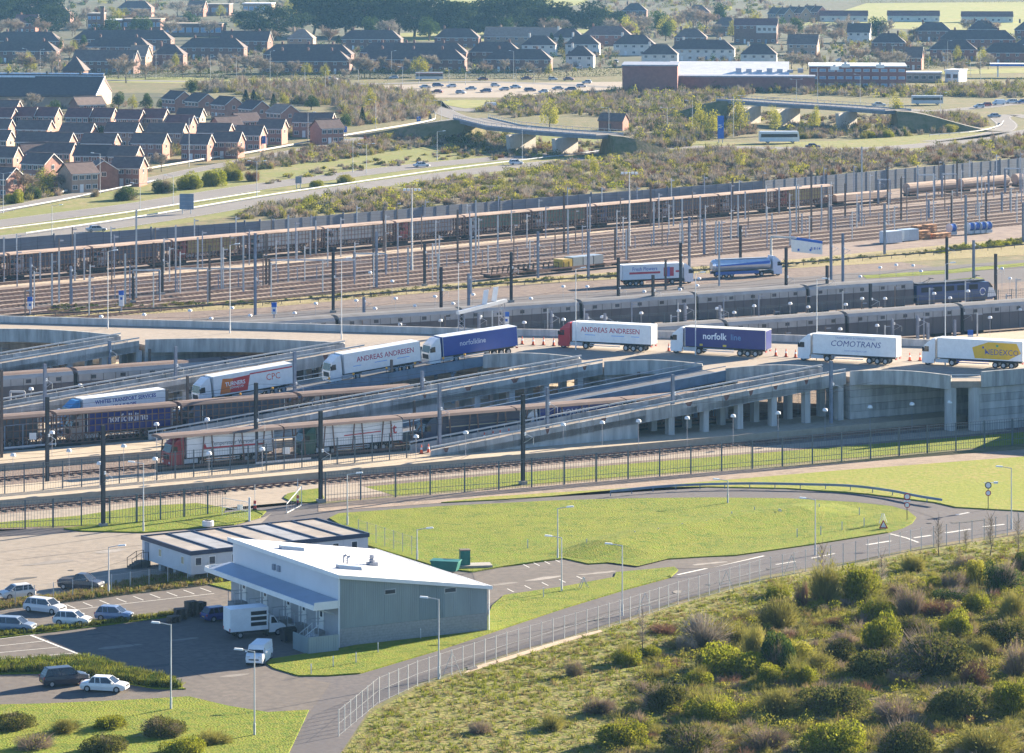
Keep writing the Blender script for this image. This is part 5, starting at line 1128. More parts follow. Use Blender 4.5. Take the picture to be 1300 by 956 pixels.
# floodlight masts
for i, (x, yt, yb) in enumerate(((523, 240, 343), (799, 219, 312))):
    p = G(x, yb); h = HC - (yt - YH) / S(yb); t = thing('floodlight_mast', 'tall slim floodlight mast with lamp ring in the yard, %s one' % ('left', 'right')[i], 'floodlight', p, 0, 'floodlight masts'); b = MB(); b.tube((0, 0, 0), (0, 0, h), .22, .1, 8); b.build('pole', M_LSTEEL, t)
    b = MB(); b.bar((-1.6, 0, h), (1.6, 0, h), .12); b.bar((0, -1.2, h), (0, 1.2, h), .12); b.build('headframe', M_LSTEEL, t)
    for q in (-1.5, -.7, .7, 1.5): b = MB(); b.box(q - .28, q + .28, -.3, .2, h - .35, h + .1); b.build('floodlight', M_LAMP, t)
for x, yt, yb, lab in ((137, 319, 417, 'leftmost on the bridge'), (292, 311, 423, 'second on the bridge, above the red and white lorry'), (433.5, 329, 431, 'on the bridge above the white descending lorry'), (582, 334, 424, 'on the bridge beside the gantry'), (731, 342, 444, 'in front of the red cab'),
                       (883, 347, 451, 'in front of the dark blue trailer'), (1037, 355, 457, 'in front of the white lettered lorry'), (1200, 335, 464, 'in front of the rightmost bridge lorry')):
    p = G(x, yb, DZ); light_column('pale tall lighting column ' + lab, p, HC - DZ - (yt - YH) / S(yb, DZ), 0, .8, 'bridge lighting columns', M_PALE)
# ------------------------------------------------------------------ dome lamps on the platforms
DOME = [(0, 420, '198,150 432,135 155,290 400,272 640,258 713,210 145,445 295,397 383,427 638,408 782,466 1137,368 887,385 1035,442 1050,505 1147,530 65,620 345,598 618,575 260,508 785,525 497,662 775,640 1045,612'),
        (320, 420, '308,190 358,330 120,352 545,443 297,463 645,467 830,295 592,310 788,420 890,443 1050,272 1130,428 1068,508 820,528 45,480 50,590'),
        (640, 420, '20,255 240,240 455,222 575,370 343,390 295,468 490,458 800,348 672,450 915,435 1025,330 1145,425 1040,190 1250,312'),
        (970, 420, '600,260 530,380 740,365 930,355 70,410 305,395 170,295 385,280')]
DOME2 = [(0, 210, '950,725 1160,712 1250,750 720,745 1055,765 505,755'), (320, 210, '318,690 212,738 520,675 717,665 815,702 915,655 1005,690 615,715 620,762 1140,755 942,775 740,795 1105,645 590,535 700,578'),
         (640, 210, '133,665 415,605 295,605 880,620 700,630 965,600 975,565 190,728 37,742 685,738 297,770 100,785 490,757 765,686 873,727 1065,715 1130,665 1250,702 1150,735 578,700'),
         (970, 210, '660,497 745,500 580,510 480,555 365,628 715,602 850,640 490,665 605,665 408,695 220,708 130,690 1020,628 930,662 785,528 1190,515 1230,565 712,720 830,748 1130,760 1280,720 240,742 565,800 380,818')]
b = MB(); b.tube((0, 0, 0), (0, 0, 4.0), .032, .028, 5); dm_p = b.mesh('post', M_GSTEEL); b = MB(); b.lathe([(.12, 4.32), (.28, 4.26), (.36, 4.05), (.36, 3.92), (.1, 3.88)][::-1], n=9); dm_d = b.mesh('dome', M_LAMP)
def domes(D, where):
    ps = []
    for x0, y0, s_ in D:
        for q in s_.split(): a, c = map(float, q.split(',')); ps.append((x0 + a / 3.94, y0 + c / 3.94))
    for i, (x, y) in enumerate(sorted(ps)):
        t = thing('dome_lamp', 'small white dome lamp on a thin post %s, %s from left' % (where, nth(i)), 'lamp', G(x, y, 4.1) - Vector((0, 0, 4.1)), 0, 'dome lamps ' + where); link('post', dm_p, t); link('dome', dm_d, t)
domes(DOME, 'among the platform ramps'); domes(DOME2, 'behind the bridge')
# ------------------------------------------------------------------ platform fences, screens, signs, cones
fence('platform_fence', 'thin railing along the platform behind the bridge lorries', [T(330, 523.5), T(440, 523.5)], 1.9, 3.0, .5, M_PAL, .03, .09, z0=PZ)
fence('platform_fence', 'thin railing in front of the blue locomotive train', [T(262, 546), T(430, 546)], 2.4, 3.0, .5, M_PAL, .03, .09, z0=PZ)
fence('yard_fence', 'high mesh fence through the marshalling yard below the far train', [Y(430, 553), Y(760, 553)], 2.6, 5.0, 1.0, M_GSTEEL, .025, .14)
barrier('dark guard rail along the back road below the weeds', [G(-40, 408), G(160, 398), G(330, 388.5), G(480, 377), G(640, 364), G(800, 353), G(970, 341), G(1150, 327), G(1340, 311)], .7, 4.0, M_DSTEEL, 0, 'guard_rail', .25)
for i, (x0, x1, y) in enumerate(((6, 52, 572), (325, 375, 591))):
    a, c = G(x0, y, PZ), G(x1, y - (x1 - x0) * .09, PZ); d = c - a; t = thing('mesh_screen', 'blue grey framed mesh screen on the platform, %s one' % ('left', 'right')[i], 'screen', a, 0, 'mesh screens'); h = 3.3; k = MB()
    for f in (0, .5, 1): k.bar((d.x * f, d.y * f, 0), (d.x * f, d.y * f, h), .12)
    for z in (.1, h): k.bar((0, 0, z), (d.x, d.y, z), .1)
    k.build('frame', M_BLUEST, t); k = MB()
    for j in range(28): f = j / 28; k.bar((d.x * f, d.y * f, .1), (d.x * f, d.y * f, h), .03)
    for j in range(10): k.bar((0, 0, .3 * j + .2), (d.x, d.y, .3 * j + .2), .02)
    k.build('mesh', M_DSTEEL, t); k = MB(); f = .68; k.box(d.x * f, d.x * f + .95, d.y * f - .12, d.y * f - .08, 1.2, 2.1); k.build('notice', M_SWH, t)
    k = MB(); k.bar((0, -.5, .4), (d.x + 2, d.y + .6, .4), .1, .25); k.build('kick_rail', M_GALV, t)
b = MB(); b.box(-.2, .2, -.2, .2, 0, .04); cn_b = b.mesh('base', M_BLACK); b = MB(); b.lathe([(.15, .04), (.03, .75)], n=8); cn_c = b.mesh('cone', mat('cone_orange', (.62, .09, .03), .6, .05)); b = MB(); b.lathe([(.105, .35), (.075, .52)], n=8); cn_s = b.mesh('sleeve', M_SWH)
CN = [(663, 437, DZ), (677, 438, DZ), (690, 438, DZ), (703, 439, DZ), (849, 446, DZ), (985, 452, DZ), (998, 453, DZ), (1010, 454, DZ), (1155, 458, DZ), (1168, 458, DZ), (535, 576, PZ), (544, 575, PZ), (593, 563, 1.2), (604, 561, 1.3), (615, 560, 1.4), (626, 558, 1.5), (635, 557, 1.6), (646, 555, 1.7)]
for i, (x, y, z) in enumerate(CN):
    t = thing('traffic_cone', 'orange and white traffic cone, %s from left %s' % (nth(sorted(q[0] for q in CN if (q[2] == DZ) == (z == DZ)).index(x)), 'on the bridge road' if z == DZ else 'at the near ramp foot'), 'cone', G(x, y, z + .02), 0, 'traffic cones'); t.scale = (1.5, 1.5, 1.6)
    link('base', cn_b, t); link('cone', cn_c, t); link('sleeve', cn_s, t)
# blue topped platform signs
for i, (x, yt, yb) in enumerate(((38, 377, 393), (154, 369, 389), (348, 384, 399), (643, 396, 420), (927, 408, 424), (1232, 419, 434))):
    z = PZ; p = G(x, yb + 6, z); h = HC - z - (yt - YH) / S(yb + 6, z); t = thing('platform_sign', 'upright white sign with blue top behind the bridge, %s from left' % nth(i), 'sign', p, 0, 'platform signs'); b = MB(); b.box(-.45, .45, -.08, .08, .9, h - .8); b.build('panel', M_SWH, t); b = MB(); b.box(-.46, .46, -.09, .09, h - .8, h); b.build('top', M_SBLUE, t)
    b = MB(); b.box(-.12, .12, -.06, .06, 0, .9); b.build('leg', M_GSTEEL, t); b = MB(); b.box(-.2, .2, -.1, -.08, h - 1.6, h - 1.15); b.build('pictogram', M_SBLUE, t)
# steel gantry beside the bridge road
def gantry():
    a, c = G(586, 428, DZ), G(637, 421, DZ); t = thing('sign_gantry', 'white steel truss gantry with two tilted panels over the bridge road', 'gantry', a, 0); d = c - a; h1, h2 = 3.5, 4.6
    for q, hh in ((Vector((0, 0, 0)), h1), (d, h2)):
        b = MB()
        for e in (-.45, .45): b.bar(q + Vector((e, 0, 0)), q + Vector((e, 0, hh)), .16)
        for j in range(5): b.bar(q + Vector((-.45, 0, j * hh / 5)), q + Vector((.45, 0, (j + 1) * hh / 5)), .08); b.bar(q + Vector((.45, 0, j * hh / 5)), q + Vector((-.45, 0, (j + 1) * hh / 5)), .08)
        b.build('lattice_leg', M_GSTEEL, t)
    b = MB(); b.bar(Vector((-.6, 0, h1 + .25)), d + Vector((.6, 0, h2 + .25)), .7, .5); b.build('beam', M_PALE, t)
    for f in (.58, .82): q = d * f; z = h1 + (h2 - h1) * f; b = MB(); b.hexa([(q.x - .5, q.y - .1, z + .5), (q.x + .3, q.y - .1, z + .5), (q.x + .3, q.y + .1, z + .5), (q.x - .5, q.y + .1, z + .5)], [(q.x - .2, q.y + .3, z + 2.6), (q.x + .6, q.y + .3, z + 2.7), (q.x + .6, q.y + .5, z + 2.7), (q.x - .2, q.y + .5, z + 2.6)]); b.build('panel', M_SWH, t)
gantry()
# large hanging sign over the back road
t = thing('direction_sign', 'large white direction sign with blue top edge on a cantilever post by the back road', 'sign', G(979, 335), 0); b = MB(); b.tube((0, 0, 0), (0, 0, 5.6), .25, .2, 8); b.build('post', M_LSTEEL, t)
b = MB(); b.bar((0, 0, 5.55), (5.2, .8, 5.2), .3, .35); b.build('arm', M_LSTEEL, t); b = MB(); b.hexa([(4.2, .9, 2.4), (10.4, -.2, 1.9), (10.4, -.05, 1.9), (4.2, 1.05, 2.4)], [(4.1, .9, 5.5), (10.4, -.2, 4.6), (10.4, -.05, 4.6), (4.1, 1.05, 5.5)]); s_ = b.build('board', M_SWH, t)
b = MB(); b.hexa([(4.08, .86, 4.95), (10.42, -.24, 4.1), (10.42, -.03, 4.1), (4.08, 1.07, 4.95)], [(4.08, .86, 5.52), (10.42, -.24, 4.64), (10.42, -.03, 4.64), (4.08, 1.07, 5.52)]); b.build('blue_edge', M_SBLUE, s_)
me = text_mesh('B 8-14', .75, M_SBLUE, .01); o = link('lettering', me, s_, (9.0, -.04, 3.1)); o.rotation_euler = (0, 0, math.atan2(-1.1, 6.2))
for x in (5.6, 8.0): b = MB(); yy = .9 - (x - 4.2) * .177; b.box(x - .2, x + .2, yy - .06, yy - .03, 2.55, 3.0); b.build('pictogram', M_SBLUE, s_)
# yard clutter on the right: containers, timber, cable drums
for i, (x, y, c, L, h) in enumerate(((1131, 309, (.55, .57, .58), 4.5, 2.7), (1152, 306, (.38, .44, .50), 4.5, 2.6))):
    t = thing('site_container', 'pale site container in the yard weeds, %s one' % ('left', 'right')[i], 'container', G(x, y), R(38), 'site containers'); b = MB(); b.box(-L / 2, L / 2, -1.2, 1.2, .2, h); b.build('body', paint(c), t)
    for k in range(9): b = MB(); b.box(-L / 2 + .2 + k * .5, -L / 2 + .4 + k * .5, -1.24, -1.2, .3, h - .1); b.build('rib', paint(c), t)
for i, (x, y) in enumerate(((1172, 304), (1180, 301), (1190, 303), (1166, 300), (1198, 302))):
    t = thing('timber_stack', 'orange brown stack of sleepers in the yard, %s from left' % nth(sorted((1172, 1180, 1190, 1166, 1198)).index(x)), 'timber', G(x, y), R(40), 'sleeper stacks')
    for k in range((5, 7, 3, 6, 3)[i]): b = MB(); b.box(-1.5, 1.5, -.9, .9, k * .42, k * .42 + .3); b.build('layer', mat('orange_timber', (.42, .22, .11), .9, .2, 1.0), t, rz=.1 * (k % 2))
for i, x in enumerate((1208, 1231, 1238, 1246, 1253)):
    t = thing('cable_drum', 'blue and grey machine drum on the yard siding, %s from left' % nth(i), 'drum', G(x, 299 - (x - 1208) * .06), R(40), 'blue drums'); b = MB(); b.box(-.9, .9, -.8, .8, .2, .9); b.build('cradle', M_GALV, t); b = MB(); b.tube((-.7, 0, 1.7), (.7, 0, 1.7), .85, .85, 12); b.build('drum', paint((.03, .10, .38)), t)
    b = MB(); b.tube((-.8, 0, 1.7), (-.7, 0, 1.7), 1.0, 1.0, 12); b.tube((.7, 0, 1.7), (.8, 0, 1.7), 1.0, 1.0, 12); b.build('flange', paint((.45, .48, .5)), t)

# reflectors along the steel ramp, amber colour standing in for their sun glints
for i, (x, y) in enumerate(((255, 507), (272, 507), (305, 501), (346, 494), (418, 482), (449, 477), (491, 469), (527, 463), (563, 458), (590, 455))):
    u = Ux(x, 479.7); z = PZ + (DZ - PZ) * (u - 211) / 66.7 + 1.2; t = thing('glint_reflector', 'small amber reflector glint on the edge of the blue steel ramp, %s from left' % nth(i), 'lamp', T(u, 479.75, z), 0, 'amber ramp glints'); b = MB(); b.box(-.03, .03, -.03, .03, -.6, .05); b.build('stem', M_BLACK, t); b = MB(); b.lathe([(.1, 0), (.17, .1), (.17, .25), (.08, .33)], n=8); b.build('lens', mat('amber_glint', (.70, .36, .06), .3, .05), t)
# lorries carried inside the far lattice train and the platform lattice wagons
FC = [((.6, .6, .6), (.62, .6, .56), 'cream'), ((.3, .04, .04), (.34, .26, .09), 'ochre'), ((.4, .4, .42), (.08, .09, .13), 'slate'), ((.1, .12, .2), (.05, .05, .06), 'black'), ((.5, .5, .5), (.10, .16, .12), 'dark green'), ((.5, .1, .1), (.35, .36, .38), 'grey')]
cf = {}
for i in range(17):
    c = te - L_ / 2 - L_ * (16 - i); k = (i * 5 + i // 3) % 6; cb, bx_, nm = FC[k]
    if PX(Y(c, 593))[0] < -60: continue
    j = cf.get(nm, 0); cf[nm] = j + 1
    lorry('lorry with %s trailer inside the long far train, %s %s one from left' % (nm, nth(j), nm), Y(c - 5.5, 593, 1.22), YA + math.pi, cab=cb, box=bx_, roof=(.3, .28, .26), side=-1, group='lorries inside the far train')
for i, (c, cb, bx_, lab) in enumerate(((177.7, (.2, .2, .22), (.05, .05, .06), 'black trailer lorry inside the leftmost lattice wagon'), (196.3, (.3, .3, .32), (.08, .09, .11), 'charcoal trailer lorry inside the wagon behind the blue screen'), (233.5, (.05, .08, .16), (.04, .06, .10), 'slate trailer lorry inside the wagon behind the middle ramp'), (252.1, (.4, .4, .4), (.06, .07, .10), 'dark grey trailer lorry inside the lattice wagon below the ramp'))):
    lorry(lab, T(c - 5.3, 472.2, 1.22), UP, cab=cb, box=bx_, roof=(.1, .1, .12), side=-1)

# rows of slim masts through the yard and behind the bridge
b = MB(); b.box(-.09, .09, -.09, .09, 0, 1); sm = {k: b.mesh('post', m) for k, m in (('l', M_LSTEEL), ('g', M_GSTEEL), ('b', M_BSTEEL))}; b = MB(); b.box(-.05, .9, -.05, .05, .93, .96); sa = b.mesh('arm', M_GSTEEL)
def mast_row(fn, t0, t1, m, sp, h, where, ang):
    i = 0; t = t0
    while t < t1:
        p = fn(t + rng.uniform(-1.5, 1.5), m); x = PX(p)[0]
        if -5 < x < 1305:
            o = thing('slim_mast', 'slim steel mast %s, %s from left' % (where, nth(i)), 'mast', p, ang, 'slim masts ' + where); k = rng.choice('llgb'); hh = h * rng.uniform(.85, 1.15); q = link('post', sm[k], o); q.scale = (1, 1, hh); q = link('arm', sa, o); q.scale = (1.2, 1, hh); i += 1
        t += sp
mast_row(Y, 420, 780, 598.5, 11, 8.0, 'between far train and noise wall', YA); mast_row(Y, 415, 780, 582.5, 12, 7.5, 'in front of the far train', YA); mast_row(Y, 410, 780, 568.8, 14, 7.0, 'in the upper yard tracks', YA)
mast_row(Y, 410, 780, 551.5, 11, 7.0, 'along the yard fence', YA); mast_row(Y, 405, 780, 534, 14, 6.5, 'in the lower yard tracks', YA); mast_row(T, 230, 450, 547.5, 9, 5.0, 'before the blue locomotive train', TH); mast_row(T, 290, 450, 526, 10, 5.0, 'behind the bridge wagons', TH); mast_row(T, 290, 450, 508, 10, 4.5, 'behind the bridge lorries', TH)

# overhead wires above the main tracks
def wire(label, fn, a, c, m, z):
    t = thing('overhead_wire', label, 'wire', fn(a, m), 0, 'overhead wires'); o = fn(a, m); k = MB(); n = int((c - a) / 14)
    for i in range(n):
        p, q = fn(a + (c - a) * i / n, m) - o, fn(a + (c - a) * (i + 1) / n, m) - o; h = (p + q) / 2
        k.bar(p + Vector((0, 0, z + .9)), h + Vector((0, 0, z + .35)), .035); k.bar(h + Vector((0, 0, z + .35)), q + Vector((0, 0, z + .9)), .035)
    k.build('catenary', M_DSTEEL, t); k = MB(); k.bar(Vector((0, 0, z)), fn(c, m) - o + Vector((0, 0, z)), .035); k.build('contact_wire', M_DSTEEL, t)
for m, w_ in ((593, 'above the long far train'), (577, 'above the top yard track'), (566, 'above the second yard track'), (555, 'above the middle yard track'), (542.5, 'above the lower yard track'), (531.5, 'above the lowest yard track')): wire('thin overhead wires ' + w_, Y, 410, 770, m, 6.3)
for n, w_, a, c in ((430.2, 'above the track nearest the fence', 150, 312), (452.5, 'above the front platform track', 150, 290), (472.2, 'above the platform lattice wagons', 150, 280), (516, 'above the wagons behind the bridge lorries', 300, 440), (554, 'above the blue locomotive train', 260, 440)): wire('thin overhead wires ' + w_, T, a, c, n, 6.2)
# ------------------------------------------------------------------ plants
NR = np.random.default_rng(11)
def np_mesh(name, V, Q, mats, mi=None):
    """quads from numpy arrays"""
    me = bpy.data.meshes.new(name); n = len(Q)
    me.vertices.add(len(V)); me.vertices.foreach_set('co', V.astype(np.float32).ravel())
    me.loops.add(n * 4); me.loops.foreach_set('vertex_index', Q.astype(np.int32).ravel())
    me.polygons.add(n); me.polygons.foreach_set('loop_start', np.arange(0, n * 4, 4, dtype=np.int32))
    for m in (mats if isinstance(mats, (list, tuple)) else [mats]): me.materials.append(m)
    if mi is not None: me.polygons.foreach_set('material_index', mi.astype(np.int32))
    me.update(calc_edges=True); return me
def unit(n, r):
    v = r.normal(size=(n, 3)); return v / np.linalg.norm(v, axis=1, keepdims=True)
def leaves(C, size, r, flat=0.0):
    """one small quad per centre, random facing"""
    n = len(C); a = unit(n, r); b = np.cross(a, unit(n, r)); b /= np.linalg.norm(b, axis=1, keepdims=True) + 1e-9
    if flat: a[:, 2] *= flat; b[:, 2] *= flat
    s = (size * r.uniform(.6, 1.4, n))[:, None]
    V = np.stack([C - a * s, C - b * s * .6, C + a * s, C + b * s * .6], 1).reshape(-1, 3)
    return V, np.arange(4 * n).reshape(n, 4)
def sticks(A, B, w, r):
    """thin blades from A to B"""
    n = len(A); d = B - A; L = np.linalg.norm(d, axis=1, keepdims=True); x = np.cross(d / (L + 1e-9), unit(n, r)); x /= np.linalg.norm(x, axis=1, keepdims=True) + 1e-9
    w = (np.ones(n) * w)[:, None] * .5
    V = np.stack([A - x * w, A + x * w, B + x * w * .35, B - x * w * .35], 1).reshape(-1, 3)
    return V, np.arange(4 * n).reshape(n, 4)
def join(parts):
    V = []; Q = []; o = 0
    for v, q in parts: V.append(v); Q.append(q + o); o += len(v)
    return np.concatenate(V), np.concatenate(Q)
def crown_pts(n, r, lobes=9, shell=.55):
    """points in a lumpy crown of unit radius (x, y in -1..1, z 0..1)"""
    k = lobes; c = unit(k, r) * r.uniform(.35, .62, k)[:, None]; c[:, 2] = np.abs(c[:, 2]) * .9 + r.uniform(.0, .3, k); R_ = r.uniform(.28, .48, k)
    i = r.integers(0, k, n); d = unit(n, r) * (r.uniform(shell, 1, n) ** .6)[:, None]
    P = c[i] + d * R_[i][:, None]; P[:, 2] = np.abs(P[:, 2]) * .62 + .02; return P
def bush_leafy(seed, n=1500, size=.075):
    r = np.random.default_rng(seed); P = crown_pts(n, r, 11); return join([leaves(P, size, r)])
def bush_twig(seed, n=900, w=.022, up=.5):
    r = np.random.default_rng(seed); B = crown_pts(n, r, 12, .3); A = B * r.uniform(.15, .8, n)[:, None]; A[:, 2] = np.maximum(A[:, 2] - r.uniform(.0, .15, n), 0)
    A[:, :2] *= .8; return sticks(A, B, w, r)
def trunk_mb(h, r0, seed, lean=.06, limbs=6, spread=.35):
    q = random.Random(seed); b = MB(); p = Vector((0, 0, 0)); pts = [p]
    for i in range(4): p = p + Vector((q.uniform(-lean, lean) * h, q.uniform(-lean, lean) * h, h / 4)); pts.append(p)
    for i in range(4): b.tube(pts[i], pts[i + 1], r0 * (1 - i * .22), r0 * (1 - (i + 1) * .22), 6, cap=(i == 3))
    for k in range(limbs):
        i = q.choice((1, 2, 3)); a = pts[i].lerp(pts[i + 1], q.random()); an = 2 * math.pi * k / limbs + q.uniform(-.4, .4)
        c = a + Vector((math.cos(an) * spread * h, math.sin(an) * spread * h, h * q.uniform(.2, .42))); b.tube(a, c, r0 * .4, r0 * .12, 5, cap=False)
    return b
LG = mat_leaf('spring_leaf', [(.11, .135, .012), (.20, .215, .02), (.31, .30, .035)], .4, .8)
LO = mat_leaf('olive_leaf', [(.055, .065, .018), (.105, .11, .025), (.19, .18, .045)], .3, .7)
LD = mat_leaf('dark_green_leaf', [(.025, .045, .012), (.05, .085, .02), (.09, .13, .03)], .3, .7)
LY = mat_leaf('yellow_green_leaf', [(.20, .20, .03), (.28, .27, .04), (.36, .33, .06)], .4, .5)
TW = mat_leaf('bare_twig', [(.15, .115, .085), (.28, .215, .155), (.42, .33, .245)], .15, .5)
TG = mat_leaf('grey_twig', [(.17, .15, .12), (.30, .26, .21), (.44, .385, .31)], .15, .5)
TR = mat_leaf('reddish_twig', [(.12, .06, .04), (.20, .11, .07), (.27, .165, .11)], .15, .5)
TO = mat_leaf('budding_twig', [(.14, .13, .035), (.24, .22, .055), (.35, .32, .085)], .25, .5)
PN = mat_leaf('pine_needle', [(.018, .032, .016), (.035, .055, .024), (.06, .085, .035)], .15, .3)
HD = mat_leaf('hedge_leaf', [(.03, .045, .015), (.06, .08, .022), (.11, .12, .035)], .25, .4)
BARK = mat('bark', (.11, .085, .065), .95, .25, 2.0)
PROTO = {}
def bush_proto(kind, v):
    k = (kind, v)
    if k in PROTO: return PROTO[k]
    if kind in 'GODY':
        m = {'G': LG, 'O': LO, 'D': LD, 'Y': LY}[kind]
        a = np_mesh('foliage', *bush_leafy(100 + v + ord(kind), 5200 if kind != 'O' else 6000, .031), m); vv, qq = bush_twig(300 + v, 900, .011); b = np_mesh('stems', vv * np.array([1.12, 1.12, 1.2]), qq, TO if kind in 'GY' else TW)
    else:
        m = {'T': TW, 'R': TR, 'S': TG, 'B': TO}[kind]
        a = np_mesh('twigs', *bush_twig(500 + v + ord(kind), 2600, .011), m); b = np_mesh('buds', *bush_leafy(700 + v, 260, .03), TO)
    PROTO[k] = (a, b); return PROTO[k]
BN = {'G': ('leafy_shrub', 'bright spring green leafy shrub'), 'O': ('dense_shrub', 'dense olive green shrub'), 'D': ('dark_shrub', 'dark green rounded shrub'), 'Y': ('pale_shrub', 'pale yellow green shrub'),
      'T': ('twiggy_shrub', 'bare brown twiggy shrub'), 'R': ('reddish_shrub', 'bare reddish brown shrub'), 'S': ('grey_shrub', 'bare grey twiggy shrub'), 'B': ('budding_shrub', 'budding olive twiggy shrub')}
def shrubs(rows, where, group):
    cnt = {}
    for j, (x, y, w, h, kind) in enumerate(sorted(rows)):
        i = cnt.get(kind, 0); cnt[kind] = i + 1; s = S(y); a, b = bush_proto(kind, j % 3); nm, lb = BN[kind]
        t = thing(nm, '%s %s, %s such from left' % (lb, where, nth(i)), 'shrub', G(x, y), rng.uniform(0, 6.28), group)
        t.scale = (w / s / 2 * 1.3, w / s / 2 * 1.3, h / s * 1.6); link(a.name.split('.')[0], a, t)['kind'] = 'stuff'; link(b.name.split('.')[0], b, t)['kind'] = 'stuff'
SLOPE_SHRUBS = [(1049, 764, 46, 63, 'B'), (1092, 762, 60, 46, 'G'), (1112, 786, 45, 34, 'G'), (1018, 772, 24, 44, 'R'), (988, 795, 55, 46, 'B'), (990, 758, 35, 20, 'G'), (986, 850, 42, 50, 'D'), (1018, 868, 42, 34, 'G'), (977, 868, 36, 26, 'G'), (1158, 724, 40, 28, 'B'),
    (1186, 749, 20, 20, 'G'), (1206, 747, 38, 28, 'T'), (1272, 749, 44, 37, 'D'), (1239, 741, 26, 30, 'Y'), (1241, 777, 34, 34, 'G'), (1158, 782, 44, 52, 'T'), (1117, 825, 50, 46, 'G'), (1213, 807, 42, 30, 'G'), (1193, 782, 56, 26, 'R'), (1160, 812, 56, 28, 'O'),
    (1186, 853, 105, 46, 'O'), (1122, 857, 92, 34, 'O'), (1239, 868, 54, 36, 'R'), (1275, 818, 66, 36, 'O'), (1287, 784, 42, 38, 'B'), (1297, 727, 24, 24, 'D'), (1211, 762, 52, 14, 'D'), (1290, 856, 48, 52, 'T'), (1060, 795, 42, 14, 'R'),
    (797, 843, 38, 26, 'G'), (828, 834, 26, 15, 'G'), (845, 803, 50, 13, 'R'), (893, 818, 92, 48, 'S'), (870, 826, 36, 24, 'S'), (930, 854, 80, 36, 'G'), (885, 868, 36, 24, 'G'), (956, 836, 46, 48, 'B'), (729, 858, 26, 24, 'T'), (905, 848, 40, 22, 'O'), (935, 815, 50, 30, 'B'),
    (1010, 838, 40, 24, 'Y'), (1065, 838, 48, 26, 'O'), (1140, 758, 30, 20, 'T'), (1225, 722, 34, 22, 'T'), (1250, 830, 40, 30, 'B'), (1075, 815, 40, 18, 'T'), (1040, 850, 50, 30, 'B'), (1172, 830, 40, 24, 'Y'), (1150, 868, 50, 22, 'T'),
    (760, 905, 50, 26, 'T'), (840, 900, 60, 34, 'O'), (905, 910, 66, 34, 'G'), (985, 905, 70, 36, 'B'), (1060, 905, 84, 40, 'O'), (1140, 915, 70, 36, 'T'), (1215, 910, 80, 42, 'O'), (1285, 905, 60, 44, 'G'), (700, 925, 40, 22, 'B'), (790, 945, 66, 30, 'G'), (880, 955, 80, 36, 'O'), (970, 950, 70, 34, 'T'), (1060, 955, 80, 40, 'G'), (1150, 960, 80, 40, 'O'), (1250, 958, 90, 44, 'B'), (610, 930, 36, 18, 'T')]
shrubs(SLOPE_SHRUBS, 'on the rough slope', 'shrubs on the rough slope')
def sapling_proto(v):
    k = ('sap', v)
    if k not in PROTO:
        r = np.random.default_rng(900 + v); b = trunk_mb(1.0, .018, v, .03, 9, .16); n = 260; A = np.zeros((n, 3)); A[:, 2] = r.uniform(.3, .98, n); A[:, :2] = r.normal(0, .05, (n, 2)); an = r.uniform(0, 6.28, n); L = r.uniform(.05, .2, n)
        B = A + np.stack([np.cos(an) * L, np.sin(an) * L, r.uniform(.02, .16, n)], 1); PROTO[k] = (b.mesh('trunk', BARK), np_mesh('twigs', *sticks(A, B, .008, r), TG))
    return PROTO[k]
for i, (x, y, h) in enumerate(sorted(((1257, 706, 48), (1292, 704, 42), (1192, 706, 40), (815, 829, 47), (1120, 748, 40), (1044, 742, 48), (1226, 700, 26)))):
    a, b = sapling_proto(i % 3); t = thing('bare_sapling', 'thin bare sapling on the rough slope, %s from left' % nth(i), 'sapling', G(x, y), i, 'bare saplings'); t.scale = (h / S(y),) * 3; link('trunk', a, t); link('twigs', b, t)

# grass tussocks on the slope (nobody could count them) and hedge tufts on the banks
def inside(p, poly):
    c = False; n = len(poly)
    for i in range(n):
        (x1, y1), (x2, y2) = poly[i], poly[i - 1]
        if (y1 > p[1]) != (y2 > p[1]) and p[0] < (x2 - x1) * (p[1] - y1) / (y2 - y1) + x1: c = not c
    return c
def scatter(pxpoly, n, r, zz=0.0):
    W = [(G(x, y).x, G(x, y).y) for x, y in pxpoly]; x0, x1 = min(p[0] for p in W), max(p[0] for p in W); y0, y1 = min(p[1] for p in W), max(p[1] for p in W); out = []; k = 0
    while len(out) < n and k < n * 60:
        k += 1; p = (r.uniform(x0, x1), r.uniform(y0, y1))
        if inside(p, W): out.append((p[0], p[1], zz))
    return np.array(out)
def tussocks(name, label, poly, n, mats, hgt=(.12, .42), blades=9, spread=.28, zz=0.0, seed=5):
    r = np.random.default_rng(seed); C = scatter(poly, n, r, zz); n = len(C); A = np.repeat(C, blades, 0); h = np.repeat(r.uniform(*hgt, n), blades); sc = np.repeat(r.uniform(.5, 1.3, n), blades)[:, None]
    A[:, :2] += r.normal(0, spread * .5, (len(A), 2)) * sc; B = A + np.stack([r.normal(0, spread * .6, len(A)), r.normal(0, spread * .6, len(A)), h], 1)
    V, Q = sticks(A, B, .07, r); mi = np.repeat(r.integers(0, len(mats), n), blades)
    o = link(name, np_mesh(name, V, Q, mats, mi)); tag(o, label, 'grass', kind='stuff')
GT = [mat_leaf('tussock_green', [(.10, .125, .016), (.17, .19, .025), (.25, .245, .045)], .4, .3), mat_leaf('tussock_straw', [(.15, .115, .05), (.23, .18, .08), (.32, .25, .125)], .3, .3)]
SLP = [(410, 990), (480, 903), (530, 874), (650, 835), (716, 817), (792, 793), (858, 771), (970, 739), (1026, 729), (1097, 717), (1173, 701), (1242, 690), (1300, 681), (1400, 668), (1420, 990)]
tussocks('rough_grass', 'tussocky rough grass covering the slope at lower right', SLP, 9000, GT + [GT[0]])
